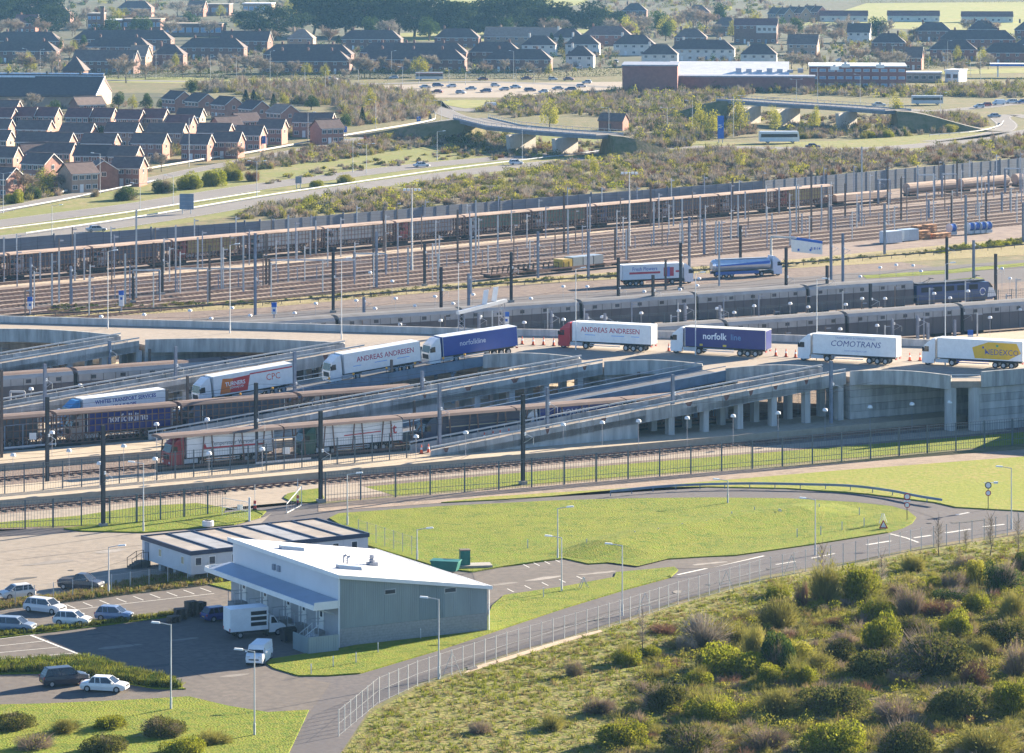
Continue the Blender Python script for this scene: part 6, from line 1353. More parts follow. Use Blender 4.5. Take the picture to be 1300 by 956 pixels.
tussocks('dry_grass', 'dry straw coloured grass along the left car park', [(-40, 780), (75, 766), (265, 743), (296, 738), (296, 728), (190, 735), (140, 745), (75, 758), (-40, 771)], 2200, [GT[1], GT[1], GT[0]], (.15, .5), 8, .2, LAWN_Z, 6)
tussocks('bank_grass', 'longer green grass on the hedge banks at lower left', [(-50, 846), (20, 843), (110, 839), (150, 851), (215, 866), (232, 875), (200, 875), (140, 865), (60, 855), (-50, 857)], 1500, [LO, GT[0], LD], (.3, .8), 12, .35, LAWN_Z, 7)
tussocks('bank_grass', 'low green hedge growth along the thin bank between car parks', [(-50, 811), (0, 806), (110, 795), (228, 779.5), (232, 781.5), (110, 797.5), (0, 810), (-50, 816)], 500, [GT[0], LO], (.2, .5), 10, .25, LAWN_Z, 8)

# ------------------------------------------------------------------ scrub masses along railway and motorway
def scrub(label, poly, n, mix, size=(1.6, 3.2), hgt=(1.4, 3.4), q=110, w=.10, leaf=.20, seed=1, name='scrub'):
    """one mass of bushes: mix = list of (material, 't'wig or 'l'eaf, weight)"""
    r = np.random.default_rng(seed); C = scatter(poly, n, r); n = len(C); wts = np.array([m[2] for m in mix], float); wts /= wts.sum(); pick = r.choice(len(mix), n, p=wts); parts = []; mi = []
    for i in range(n):
        R_, H = r.uniform(*size), r.uniform(*hgt); P = crown_pts(q, r, 6, .35) * np.array([R_, R_, H])
        if mix[pick[i]][1] == 't':
            A = P * r.uniform(.25, .8, q)[:, None]; A[:, 2] = np.maximum(A[:, 2] - r.uniform(0, .5, q), 0); v, f = sticks(A, P, w, r)
        else: v, f = leaves(P, leaf, r)
        parts.append((v + C[i], f)); mi.append(np.full(len(f), pick[i]))
    V, Q = join(parts); o = link(name, np_mesh(name, V, Q, [m[0] for m in mix], np.concatenate(mi))); tag(o, label, 'scrub', kind='stuff'); return o
MIXB = [(TW, 't', 4.5), (TG, 't', 4), (TO, 't', 2), (TR, 't', 1), (LY, 'l', .5), (LO, 'l', .8)]
MIXG = [(TO, 't', 2), (LY, 'l', .8), (LO, 'l', 1.6), (TW, 't', 3.5), (TG, 't', 2.5), (LG, 'l', .5)]
scrub('band of brown and green scrub between motorway and noise wall, left half', [(300, 278), (330, 262), (420, 249), (520, 236), (650, 218), (800, 196), (800, 240), (650, 256), (480, 270), (380, 279)], 900, MIXG, (1.6, 3.2), (1.6, 4.2), q=130, w=.13, seed=21)
scrub('band of brown and green scrub between motorway and noise wall, right half', [(800, 196), (900, 190), (1000, 192), (1150, 193), (1310, 172), (1310, 200), (1150, 213), (970, 231), (800, 244)], 1150, MIXB, (1.6, 3.4), (1.8, 4.6), q=130, w=.14, seed=22)
scrub('brown scrub belt between housing estate and slip road', [(200, 203), (320, 183), (440, 162), (540, 150), (556, 138), (545, 122), (480, 118), (430, 135), (440, 160), (330, 172), (215, 188)], 800, MIXB, (1.8, 3.6), (2.5, 6.5), q=130, w=.13, seed=23)
scrub('brown tree belt behind the upper estate houses', [(228, 112), (330, 106), (420, 108), (540, 122), (560, 135), (470, 140), (390, 134), (340, 128), (280, 120)], 620, MIXB + [(LO, 'l', 1)], (2, 4), (3, 8), q=130, w=.16, seed=24)
scrub('scrub and young trees on the bank below the estate at left', [(-10, 218), (60, 214), (120, 222), (200, 205), (190, 222), (130, 237), (60, 252), (-10, 262)], 330, MIXG, (1.5, 3), (2, 6), q=130, w=.12, seed=25)
scrub('brown bushes on the slope below the slip road', [(280, 214), (340, 200), (470, 178), (590, 165), (600, 178), (520, 190), (420, 205), (300, 220)], 420, MIXB, (1.5, 2.8), (1.8, 4.5), q=130, w=.13, seed=26)
scrub('scrub between roundabout and brick superstore', [(640, 128), (780, 118), (1000, 112), (1160, 112), (1300, 108), (1300, 124), (1200, 124), (1120, 124), (960, 118), (900, 140), (960, 170), (900, 178), (800, 178), (780, 150), (650, 142)], 1200, MIXG, (2, 4), (2.5, 6.5), q=110, w=.18, leaf=.28, seed=27)
scrub('scrub on the triangle inside the right hand slip road', [(1000, 160), (1060, 164), (1140, 148), (1230, 148), (1262, 160), (1200, 170), (1100, 176), (1010, 176)], 420, MIXB, (1.5, 3.5), (2.2, 5), q=110, w=.15, leaf=.25, seed=28)
scrub('weeds and brambles along the back road guard rail', [(60, 390), (330, 383), (470, 373), (640, 357), (800, 347), (1000, 334), (1150, 322), (1310, 306), (1310, 310), (1150, 325), (1000, 338), (800, 351), (640, 362), (470, 377), (330, 387), (60, 397)], 380, [(LD, 'l', 2), (LO, 'l', 3), (TO, 't', 2), (TW, 't', 1)], (.6, 1.5), (.4, 1.3), 80, .06, .12, 29, 'brambles')
scrub('green hedge beside the back road at right', [(1180, 318), (1310, 303), (1310, 310), (1190, 322)], 60, [(LO, 'l', 2), (LG, 'l', 1)], (.9, 1.6), (1, 1.8), 120, .06, .14, 30, 'hedge')

scrub('tangled undergrowth and brambles between the shrubs of the rough slope', [(850, 815), (900, 790), (1000, 765), (1100, 748), (1200, 722), (1310, 700), (1330, 970), (760, 970), (800, 880)], 1900, [(TO, 't', 4), (TW, 't', 2), (TR, 't', .8), (LO, 'l', 1.6), (GT[1], 't', 1.5), (LY, 'l', 1.2), (LG, 'l', 1.2)], (.7, 2.4), (.4, 2.2), 150, .035, .07, 31, 'undergrowth')

scrub('low weeds and dead stems along the upper edge of the rough slope', [(560, 866), (650, 838), (792, 796), (970, 742), (1097, 720), (1300, 684), (1310, 700), (1100, 745), (900, 790), (760, 850), (640, 900)], 420, [(GT[0], 't', 4), (GT[1], 't', 2), (TO, 't', 1)], (.4, 1.2), (.2, .55), 70, .035, .07, 32, 'weeds')
shrubs([(20, 925, 60, 22, 'O'), (80, 930, 50, 20, 'B'), (140, 925, 46, 18, 'G'), (205, 935, 60, 24, 'O'), (270, 945, 50, 22, 'B'), (40, 952, 60, 26, 'T'), (130, 955, 60, 24, 'O'), (230, 958, 56, 22, 'G')], 'on the verge at the bottom left', 'shrubs on the bottom verge')
# ------------------------------------------------------------------ noise wall along the railway
def noise_wall():
    pts = [G(-60, 338.5), G(330, 309.6), G(650, 281), G(970, 255), G(1360, 218.5)]
    t = thing('noise_wall', 'long grey noise barrier wall behind the far train', 'wall', (0, 0, 0)); mp = mat('noise_wall_panel', (.15, .165, .19), .8, .10, .25); ms = mat('noise_wall_post', (.11, .13, .16), .7, .1); acc = 0
    for a, c in zip(pts[:-1], pts[1:]):
        L = (c - a).length; d = (c - a) / L; k = int(L / 4)
        for i in range(k):
            p, q = a + d * (L * i / k + .08), a + d * (L * (i + 1) / k - .08); b = MB(); b.bar(p + Vector((0, 0, 2.45)), q + Vector((0, 0, 2.45)), .16, 4.9 + .05 * ((i * 7) % 3)); b.build('panel', mp, t)
            b = MB(); tall = (i % 6 == 0); b.bar(a + d * (L * i / k), a + d * (L * i / k) + Vector((0, 0, 5.3 if tall else 4.95)), .4 if tall else .2); b.build('post', ms, t)
noise_wall()
# ------------------------------------------------------------------ motorway and its verges
psheet('verge', [(-40, 300), (-40, 268), (76, 250), (170, 228), (330, 199), (440, 179), (560, 156), (640, 166), (700, 172), (800, 176), (960, 182), (1080, 178), (1200, 168), (1260, 160), (1300, 170), (1340, 185), (1150, 205), (900, 205), (650, 235), (330, 270), (120, 300), (-40, 318)], .02, M_VERGE)
def road(name, px, w, z=.06, m=None, lines=True):
    L = pline(px); o = struct(strip(name, L, w, z, m or M_TROAD))
    if lines:
        for off in (-w / 2 + .5, w / 2 - .5): k = strip('edge_line', L, .10, z + .02, M_LINE, None, off); k.parent = o
    return L
C1 = road('motorway', [(-60, 292), (0, 284), (100, 271), (178, 261), (260, 248), (330, 237), (450, 221), (540, 210), (640, 201), (770, 192), (860, 187), (970, 188), (1100, 189), (1200, 182), (1280, 171), (1380, 158)], 11.5)
C2 = road('motorway', [(-60, 312), (0, 304), (122, 289), (240, 271), (330, 256), (450, 238), (560, 223), (650, 212), (780, 200), (900, 196), (1050, 198), (1200, 192), (1300, 180), (1400, 165)], 11.5)
SL = road('slip_road', [(-60, 282), (0, 267), (75, 252), (137, 240), (220, 222), (280, 210), (360, 195), (440, 180), (520, 164), (556, 156), (590, 150)], 6.5)
road('roundabout_road', [(548, 128), (556, 136), (566, 143), (585, 150), (620, 158), (640, 161)], 8)
road('roundabout_road', [(556, 128), (575, 136), (600, 141), (630, 138), (660, 132), (720, 126)], 8)
road('roundabout_road', [(1128, 137), (1180, 141), (1240, 137), (1275, 133), (1320, 128)], 8)
road('slip_road', [(1310, 150), (1290, 146), (1270, 149), (1278, 158), (1272, 166), (1240, 174), (1180, 180)], 7)
road('town_road', [(-60, 104), (100, 102), (200, 103), (330, 105), (450, 107), (600, 104), (700, 107), (790, 112)], 9, lines=False)
psheet('grass_strip', [(100, 104), (100, 99), (230, 98), (420, 101), (420, 104), (230, 106)], .05, M_FIELD)
psheet('superstore_car_park', [(420, 111), (560, 106), (790, 104), (795, 124), (660, 124), (540, 124), (470, 116)], .05, M_TERM)
psheet('roundabout_island', [(560, 128), (590, 127), (640, 128), (620, 136), (590, 138), (568, 134)], .12, M_FIELD)
psheet('field', [(1015, 32), (1100, 4), (1320, 2), (1320, 44), (1180, 38)], .04, M_FIELD)
psheet('park_grass', [(470, 44), (560, 40), (700, 36), (830, 40), (830, 48), (640, 52), (480, 52)], .04, M_FIELD)
psheet('park_grass', [(560, -30), (560, 8), (640, 14), (740, 6), (780, -30)], .04, M_FIELD)
psheet('grass_strip', [(1140, 92), (1230, 88), (1320, 86), (1320, 92), (1150, 96)], .05, M_FIELD)
psheet('town_ground', [(-80, 204), (0, 212), (120, 224), (200, 200), (330, 178), (440, 158), (380, 138), (300, 128), (200, 118), (120, 118), (-80, 126)], .02, M_TOWN)
psheet('town_ground', [(-300, 100), (640, 98), (800, 84), (1150, 80), (1600, 86), (1700, -60), (-400, -60)], .02, M_TOWN)
road('town_road', [(-20, 196), (60, 189), (150, 180), (260, 172), (330, 164)], 6, m=M_PARK, lines=False)
road('town_road', [(-20, 168), (80, 165), (200, 163), (320, 158)], 5, m=M_PARK, lines=False)
M_WBAR = mat('white_barrier', (.46, .45, .42), .6, .08, .3)
barrier('white edged barrier along the upper slip road', [G(x, y) for x, y in ((76, 248), (165, 222), (254, 206), (330, 194), (440, 174), (540, 157), (553, 150), (549, 140))], .75, 6, M_WBAR, 0, 'safety_barrier', .4)
barrier('pale barrier between slip road and verge', [G(x, y) for x, y in ((-20, 274), (75, 257), (137, 244), (200, 231))], .6, 5, M_GALV, beam=.2)
barrier('pale barrier along the near motorway carriageway', [G(x, y) for x, y in ((33, 299), (122, 286), (200, 274), (330, 252), (450, 234), (560, 218), (650, 207), (770, 193))], .6, 5, M_GALV, beam=.22)
barrier('pale barrier along the central reservation', [G(x, y) for x, y in ((-20, 296), (122, 278), (240, 260), (330, 246))], .6, 5, M_GALV, beam=.2)
barrier('pale barrier round the right hand slip road bend', [G(x, y) for x, y in ((1180, 174), (1240, 169), (1268, 162), (1274, 156))], .7, 5, M_WBAR)
# overbridges
def overbridge(label, px, z, piers, w=11):
    t = thing('overbridge', label, 'bridge', (0, 0, 0)); L = [G(x, y, z) for x, y in px]
    b = strip('deck', [Vector((p.x, p.y, 0)) for p in L], w, z, None, obj=False, thick=1.1); b.build('deck', mat('dark_deck_edge', (.16, .18, .20), .8, .15, .4), t)
    for s in (-1, 1):
        nn = []
        for i, p in enumerate(L): d = (L[min(i + 1, len(L) - 1)] - L[max(i - 1, 0)]).normalized(); nn.append(p + Vector((-d.y, d.x, 0)) * s * w / 2)
        b = MB()
        for a, c in zip(nn[:-1], nn[1:]): b.bar(a + Vector((0, 0, .1)), c + Vector((0, 0, .1)), .3, .5); b.bar(a + Vector((0, 0, 1.1)), c + Vector((0, 0, 1.1)), .12, .12)
        b.build('parapet', M_GSTEEL if s < 0 else M_RCON, t)
        for a, c in zip(nn[:-1], nn[1:]):
            k = max(2, int((c - a).length / 2.5)); b = MB()
            for j in range(k): q = a.lerp(c, j / k); b.bar(q, q + Vector((0, 0, 1.1)), .1)
            b.build('railing', M_LSTEEL, t)
    st = strip('road', [Vector((p.x, p.y, 0)) for p in L], w - 1.5, z + .02, M_TROAD, None); st.parent = t
    for x, y, wd in piers:
        p = G(x, y, 0); b = MB(); a = R(58); c, s_ = math.cos(a), math.sin(a)
        def q(lx, ly, zz): return (p.x + lx * c - ly * s_, p.y + lx * s_ + ly * c, zz)
        b.hexa([q(-wd / 2, -.6, 0), q(wd / 2, -.6, 0), q(wd / 2, .6, 0), q(-wd / 2, .6, 0)], [q(-wd / 2 - .8, -.6, z - 1.1), q(wd / 2, -.6, z - 1.1), q(wd / 2, .6, z - 1.1), q(-wd / 2 - .8, .6, z - 1.1)]); b.build('pier', mat('lit_pier_concrete', (.42, .38, .33), .9, .12, .5), t)
def embankment(px, py, z, ang, L, w=12, flare=9):
    p = G(px, py, z); c, s_ = math.cos(ang), math.sin(ang); b = MB()
    def q(f, l, zz): return (p.x + f * c - l * s_, p.y + f * s_ + l * c, zz)
    n = 8
    for i in range(n):
        f0, f1 = i / n, (i + 1) / n; z0, z1 = (max(.03, z * (1 - f * f * (3 - 2 * f)) - .02) for f in (f0, f1)); e0, e1 = (w / 2 + flare * (1 - f * f * (3 - 2 * f)) for f in (f0, f1)); x0, x1 = f0 * L, f1 * L
        b.quad(q(x0, -w / 2, z0), q(x1, -w / 2, z1), q(x1, w / 2, z1), q(x0, w / 2, z0)); b.quad(q(x0, -e0, 0), q(x1, -e1, 0), q(x1, -w / 2, z1), q(x0, -w / 2, z0)); b.quad(q(x0, w / 2, z0), q(x1, w / 2, z1), q(x1, e1, 0), q(x0, e0, 0))
    b.quad(q(0, -w / 2 - flare, 0), q(0, -w / 2, z - .02), q(0, w / 2, z - .02), q(0, w / 2 + flare, 0)); struct(b.build('embankment', M_SCRUB)); b = MB()
    for i in range(n):
        f0, f1 = i / n, (i + 1) / n; z0, z1 = (max(.08, z * (1 - f * f * (3 - 2 * f)) + .03) for f in (f0, f1)); b.quad(q(f0 * L, -4, z0), q(f1 * L, -4, z1), q(f1 * L, 4, z1), q(f0 * L, 4, z0))
    struct(b.build('road', M_TROAD))
embankment(772, 171, 6.0, R(12), 26, 11, 6); embankment(602, 151, 6.0, R(158), 45, 11, 6); embankment(930, 126.5, 6.5, R(165), 30, 11, 6); embankment(1136, 140, 6.5, R(2), 34, 11, 6)
overbridge('concrete road overbridge left of centre beyond the motorway scrub', [(598, 150), (640, 160), (700, 166), (774, 171)], 6.0, ((662, 191, 14), (718, 196, 12)))
overbridge('concrete road overbridge at right in front of the brick superstore', [(925, 126), (1000, 131), (1070, 135), (1140, 140)], 6.5, ((1000, 159, 15), (1075, 164, 12), (950, 157, 15)))
# ------------------------------------------------------------------ houses
BR = {'r': mat('red_brick', (.28, .135, .105), .9, .15, 1.2), 'o': mat('orange_brick', (.31, .165, .13), .9, .12, 1.2), 'y': mat('buff_brick', (.37, .255, .185), .9, .1, 1.2), 'w': mat('white_render', (.60, .57, .51), .8, .08, .5), 'd': mat('dark_brick', (.20, .115, .095), .9, .15, 1.2)}
RF = {'m': mat('maroon_tiles', (.185, .085, .08), .85, .15, .9), 'g': mat('grey_brown_tiles', (.165, .115, .10), .85, .15, .9), 'k': mat('slate_tiles', (.105, .078, .074), .8, .15, .9), 't': mat('tan_tiles', (.30, .215, .165), .85, .12, .9)}
HOUSE = {}
def house_proto(L, W, e, r, style, wall, roof, wins, chim):
    key = (round(L), W, e, r, style, wall, roof, wins, chim)
    if key in HOUSE: return HOUSE[key]
    t = thing('house', None, None); t['proto'] = 1; h, w = L / 2, W / 2; wm, rm = BR[wall], RF[roof]
    b = MB()
    if style == 'gable': b.extrx([(-w, 0), (w, 0), (w, e), (0, r - .15), (-w, e)], -h, h)
    else: b.box(-h, h, -w, w, 0, e)
    b.build('wall', wm, t); o = .35; b = MB(); sl = (r - e) / w
    if style == 'gable':
        for s in (-1, 1): b.hexa([(-h - o, s * (w + o), e - o * sl), (h + o, s * (w + o), e - o * sl), (h + o, 0, r), (-h - o, 0, r)], [(-h - o, s * (w + o), e - o * sl + .22), (h + o, s * (w + o), e - o * sl + .22), (h + o, 0, r + .22), (-h - o, 0, r + .22)])
    else:
        hh = max(h - w, .6); b.add([(-h - o, -w - o, e - .1), (h + o, -w - o, e - .1), (h + o, w + o, e - .1), (-h - o, w + o, e - .1), (-hh, 0, r), (hh, 0, r)], [(3, 2, 1, 0), (0, 1, 5, 4), (1, 2, 5), (2, 3, 4, 5), (3, 0, 4)])
    ro = b.build('roof', rm, t)
    if style == 'gable':
        b = MB()
        for s in (-1, 1): b.bar((h + o + .02, s * (w + o), e - o * sl + .08), (h + o + .02, 0, r + .08), .05, .17)
        b.build('bargeboard', M_WFR, ro)
        b = MB(); b.bar((-h - o, 0, r + .24), (h + o, 0, r + .24), .3, .14); b.build('ridge', rm, ro)
    b = MB(); b.box(-h, h, -w - .45, -w - .32, e - .28, e - .12); b.build('gutter', M_WFR, t)
    wk = ('win',)
    if wk not in HOUSE:
        b = MB(); b.box(-.62, .62, -.05, .02, -.6, .6); b.cm = 1; b.box(-.53, -.04, -.07, -.05, -.5, .5); b.box(.04, .53, -.07, -.05, -.5, .5); HOUSE[wk] = b.mesh('window', [M_WFR, M_WIN])
    n = wins
    for i in range(n):
        x = -h + (i + .5) * L / n
        for z in ((1.4, e - 1.0) if e > 4 else (1.5,)):
            if z < 2 and i % 3 == 1: continue
            ob = link('window', HOUSE[wk], t, (x, -w - .01, z)); ob.scale = (1.15, 1, 1)
        if i % 3 == 1 and e > 4: b = MB(); b.box(x - .5, x + .5, -w - .06, -w, 0, 2.1); b.build('door', M_WFR if i % 2 else M_BLUEST, t)
    ob = link('window', HOUSE[wk], t, (h + .01, 0, e - 1.0 if e > 4 else 1.5)); ob.rotation_euler = (0, 0, R(90))
    for c in range(chim):
        x = (-h * .6, h * .55, 0, -h * .15)[c]; b = MB(); b.box(x - .45, x + .45, -.35, .35, r - 1.0, r + 1.0); k = b.build('chimney', wm, ro); b = MB(); b.tube((x - .2, 0, r + 1), (x - .2, 0, r + 1.35), .12, .1, 6); b.build('pot', BR['o'], k); b = MB(); b.tube((x + .2, 0, r + 1), (x + .2, 0, r + 1.35), .12, .1, 6); b.build('pot', BR['o'], k)
    HOUSE[key] = t; return t
def house(label, x, yr, L, ang, W=7.4, e=4.8, r=7.2, style='gable', wall='o', roof='g', wins=4, chim=0, group='houses', name='house'):
    p = G(x, yr, r); p.z = 0.02; q = house_proto(L, W, e, r, style, wall, roof, wins, chim)
    if q.get('proto'): o = q; del o['proto']; o.location = p; o.rotation_euler = (0, 0, ang)
    else: o = copy_tree(q, p, ang)
    o.name = name; o['category'] = 'house'; tag(o, label, None, group); return o
EST = [
 (146, 172, 186, -11, 'o', 'g', 'small grey roofed pair right of the dark roofed house'), (152, 176, 200, -11, 'r', 'g', 'lowest brick pair in the scrub'), (-10, 18, 138, -11, 'o', 'm', 'maroon roofed house at the left frame edge'), (214, 246, 147, -11, 'o', 'm', 'maroon roofed house beside the dark roofed one'), (28, 54, 168, -11, 'o', 'g', 'grey roofed pair left of the white van'),
 (62, 92, 182, -11, 'o', 'g', 'grey roofed pair below the white van'), (280, 300, 168, -11, 'r', 'g', 'low brick house behind the roadside scrub at right'), (306, 330, 160, -11, 'o', 'g', 'brick pair left of the blue sign'), (330, 362, 152, -11, 'o', 'g', 'wide brick pair below the steep roofs'),
  # x0 x1 ridge_y angle wall roof label
 (19, 45, 137, -11, 'o', 'm', 'maroon roofed house at the left of the estate back row'), (45, 74, 137, -11, 'o', 'm', 'second maroon roofed house of the estate back row'), (89, 115, 138, -11, 'o', 'm', 'maroon roofed house left of the shared party wall'), (116, 145, 138, -11, 'o', 'm', 'maroon roofed house right of the shared party wall'),
 (152, 180, 140, -11, 'o', 'm', 'maroon roofed house behind the front gabled one'), (180, 213, 139, -11, 'y', 'm', 'maroon roofed house at the right of the back row'), (22, 68, 153, -11, 'o', 'g', 'grey roofed terrace below the left maroon roofs'), (77, 122, 157, -11, 'o', 'g', 'grey roofed terrace beside the dark round tree'),
 (134, 179, 156, -11, 'y', 'g', 'grey roofed terrace with buff gable in the estate middle row'), (187, 238, 157, -11, 'y', 'g', 'grey roofed terrace with bright gable above the scrub'), (252, 296, 157, -11, 'o', 'g', 'grey roofed terrace at the right of the middle row'), (56, 95, 169, -11, 'o', 'g', 'grey roofed house pair with a white van beside it'),
 (104, 152, 170, -11, 'o', 'g', 'grey roofed terrace in the centre of the lower row'), (167, 215, 170, -11, 'o', 'g', 'grey roofed terrace just above the roadside scrub'), (229, 273, 171, -11, 'r', 'g', 'grey roofed terrace half hidden by scrub'), (95, 144, 185, -11, 'o', 'k', 'dark roofed brick house nearest the slip road'),
 (-14, 12, 152, -11, 'o', 'g', 'house with bright gable cut by the left frame edge'), (-16, 11, 166, -11, 'y', 'g', 'lower house with bright gable at the left frame edge'), (-16, 26, 187, -11, 'o', 'g', 'terrace at the left frame edge above the trees'), (24, 62, 182, 25, 'o', 'g', 'brown roofed house turned left above the lowest rows'),
 (26, 79, 195, -30, 'o', 'g', 'gabled house among the yellow green trees'), (82, 116, 207, 35, 'y', 'g', 'buff corner house nearest the verge'), (112, 146, 203, -75, 'd', 'g', 'dark brick gable facing the camera near the slip road'), (-6, 14, 213, -30, 'o', 'g', 'small gable at the left edge in the trees'),
 (206, 244, 116, -48, 'o', 'k', 'steep dark roof furthest up the estate'), (234, 275, 119, -48, 'o', 'k', 'second steep dark roof of the upper estate row'), (270, 306, 123, -48, 'o', 'k', 'third steep dark roof of the upper estate row'), (302, 344, 128, -48, 'o', 'k', 'fourth steep dark roof of the upper estate row'),
 (340, 378, 133, -48, 'o', 't', 'fifth steep roof, with tan tiles, of the upper estate row'), (372, 426, 144, -11, 'o', 'g', 'wide grey roofed house at the right end of the estate'), (225, 260, 138, -11, 'y', 'k', 'dark roofed house with pale gable in the estate centre'), (268, 306, 148, 30, 'r', 'g', 'brick house with brown roof below the steep roofs, left one'),
 (296, 325, 143, 30, 'r', 'g', 'brick house with brown roof below the steep roofs, right one'), (398, 432, 152, 30, 'o', 'g', 'small brick house beside the blue sign'), (88, 134, 123, 30, 'd', 't', 'tan roofed hall behind the maroon roofs'), (0, 20, 128, -11, 'o', 'g', 'house behind the maroon row at the left edge')]
for x0, x1, yr, a, wl, rf, lab in EST:
    s = S(yr, 7.2); ca = abs(math.cos(R(a))); sa = abs(math.sin(R(a))); L = min(max(((x1 - x0) / s - 7.4 * sa) / max(ca, .4), 7.5), 15); house(lab, (x0 + x1) / 2, yr, L, R(a), wall=wl, roof=rf, wins=4 if L < 10 else 5, group='houses of the brick estate')
TOWN = [
 (456, 594, 62, 'hip', 'd', 'k', 11, 3, 'front terrace along the main road behind the lamp posts'), (334, 448, 64, 'hip', 'd', 'k', 9, 3, 'front dark terrace behind the bare round trees'), (-10, 76, 52, 'hip', 'd', 'k', 7, 2, 'second dark terrace at the upper left edge'), (196, 236, 56, 'hip', 'd', 'k', 4, 1, 'dark hipped pair left of the round bare trees'),
 (700, 742, 36, 'hip', 'w', 'k', 4, 1, 'white hipped pair below the right pines'), (1290, 1330, 44, 'hip', 'r', 'k', 3, 1, 'red brick house behind the right edge pair'), (1000, 1040, 44, 'gable', 'y', 'g', 4, 1, 'buff house among bare trees right of the flats'), (1180, 1240, 50, 'hip', 'r', 'k', 5, 1, 'red brick pair left of the bay windowed one'),
 (905, 940, 22, 'hip', 'o', 'g', 3, 1, 'brick house among trees left of the flats'), (690, 720, 10, 'hip', 'o', 'g', 3, 1, 'house half hidden behind the right pines'), (60, 92, 8, 'hip', 'd', 'g', 3, 1, 'grey roof behind the church'),
 # x0 x1 ridge base style wall roof windows chimneys label
 (-10, 80, 40, 'hip', 'd', 'k', 7, 2, 'long dark roofed terrace at the upper left edge'), (92, 222, 38, 'hip', 'd', 'k', 9, 3, 'long dark terrace behind the upper left houses'), (110, 193, 47, 'hip', 'd', 'k', 7, 2, 'dark hipped terrace in front of the long one at left'), (92, 178, 64, 'gable', 'd', 'g', 8, 0, 'low brown roofed terrace above the hall'),
 (166, 190, 58, 'gable', 'y', 't', 3, 1, 'house with sunlit buff gable above the hall'), (279, 346, 40, 'gable', 'd', 'k', 6, 2, 'dark terrace with sunlit right gable left of the pines'), (230, 313, 48, 'hip', 'd', 'k', 7, 2, 'hipped terrace behind the round bare trees'), (334, 450, 56, 'hip', 'd', 'k', 9, 3, 'long dark terrace in front of the pine row'),
 (366, 400, 37, 'hip', 'y', 't', 3, 1, 'small hipped house with tan roof under the pines'), (456, 596, 54, 'hip', 'd', 'k', 10, 4, 'longest dark roofed terrace along the main road'), (432, 512, 38, 'hip', 'd', 'k', 7, 2, 'dark terrace directly under the pine row'), (552, 610, 36, 'hip', 'd', 'k', 5, 1, 'dark hipped pair beside the park grass'),
 (596, 662, 53, 'hip', 'd', 'k', 5, 2, 'dark hipped houses in the town centre'), (613, 715, 35, 'gable', 'y', 't', 8, 2, 'long tan roofed terrace below the central pines'), (615, 702, 62, 'hip', 'd', 'k', 7, 2, 'dark brick semi pair above the car park'), (664, 706, 45, 'hip', 'w', 'k', 4, 1, 'white semi pair with dark hipped roof, left of the conifer'),
 (718, 762, 44, 'hip', 'w', 'k', 4, 1, 'white semi pair with dark hipped roof, right of the conifer'), (719, 755, 58, 'hip', 'w', 'k', 3, 1, 'white hipped house nearest the superstore tower'), (740, 802, 33, 'hip', 'r', 'g', 5, 2, 'brown roofed terrace right of the pines'), (779, 832, 44, 'hip', 'w', 'k', 5, 1, 'cream hipped pair above the superstore'),
 (816, 860, 56, 'hip', 'w', 'k', 4, 1, 'white hipped pair just above the superstore roof'), (850, 934, 50, 'hip', 'w', 'k', 8, 2, 'long white terrace above the superstore'), (940, 987, 56, 'hip', 'w', 'k', 4, 1, 'white hipped pair right of the long white terrace'), (856, 898, 36, 'hip', 'd', 'g', 4, 1, 'brown roofed pair behind the long white terrace'),
 (1076, 1106, 30, 'gable', 'w', 'k', 3, 1, 'house with white gable left of the red roofed huts'), (1106, 1150, 42, 'hip', 'd', 'k', 4, 3, 'dark hipped terrace with several chimneys'), (1150, 1172, 60, 'gable', 'r', 'g', 3, 1, 'red brick gabled house beside the hedge'), (1162, 1208, 28, 'hip', 'd', 'k', 4, 1, 'dark hipped pair in front of the huts'),
 (1192, 1290, 38, 'hip', 'r', 'k', 8, 2, 'long red brick terrace at upper right'), (1229, 1268, 26, 'hip', 'd', 'k', 4, 1, 'dark pyramid roofed pair at upper right'), (1248, 1310, 54, 'hip', 'r', 'k', 5, 1, 'red brick pair with bay windows at the right edge'), (1288, 1320, 27, 'hip', 'd', 'k', 3, 1, 'dark hipped house in the upper right corner'),
 (20, 50, 19, 'gable', 'r', 'm', 4, 1, 'red brick house under the large left pines'), (240, 262, 1, 'gable', 'r', 'g', 3, 1, 'brown house at the top edge left of centre'), (790, 822, 4, 'hip', 'd', 'k', 4, 1, 'dark house at the top edge above the bare trees'), (150, 195, 1, 'hip', 'o', 'g', 4, 1, 'brick pair at the top edge beside the school'), (870, 902, 6, 'hip', 'o', 'g', 3, 1, 'brick house in the trees at the top edge'), (600, 626, 8, 'hip', 'd', 'g', 3, 1, 'grey roof peeping between the central pines')]
for x0, x1, yr, st, wl, rf, wn, ch, lab in TOWN:
    r_ = 9.4; s = S(yr, r_); house(lab, (x0 + x1) / 2, yr, (x1 - x0) / s * (.97 if st == 'hip' else .94), R(-6 if st == 'hip' else -12), 9.4, 5.2, r_, st, wl, rf, wn, ch, 'town houses')
for i in range(6):
    house('narrow terrace house with sunlit gable at upper right, %s from left' % nth(i), 986 + i * 10.5, 5 + (i % 2) * 1 - i * .6 + 5, 9, R(-62), 6.5, 5.2, 8.4, 'gable', 'y', 'k', 3, 1, 'terrace climbing at upper right')
for i, (x0, x1, yr) in enumerate(((1040, 1102, 14), (1126, 1193, 14), (1220, 1286, 15))):
    s = S(yr, 6); p = house('long white hut with red roof beside the playing field, %s one' % ('left', 'middle', 'right')[i], (x0 + x1) / 2, yr, (x1 - x0) / s * .97, R(-4), 9, 3.4, 6.0, 'gable', 'w', 'm', 9, 0, 'red roofed huts', 'hut')
    p['category'] = 'hut'
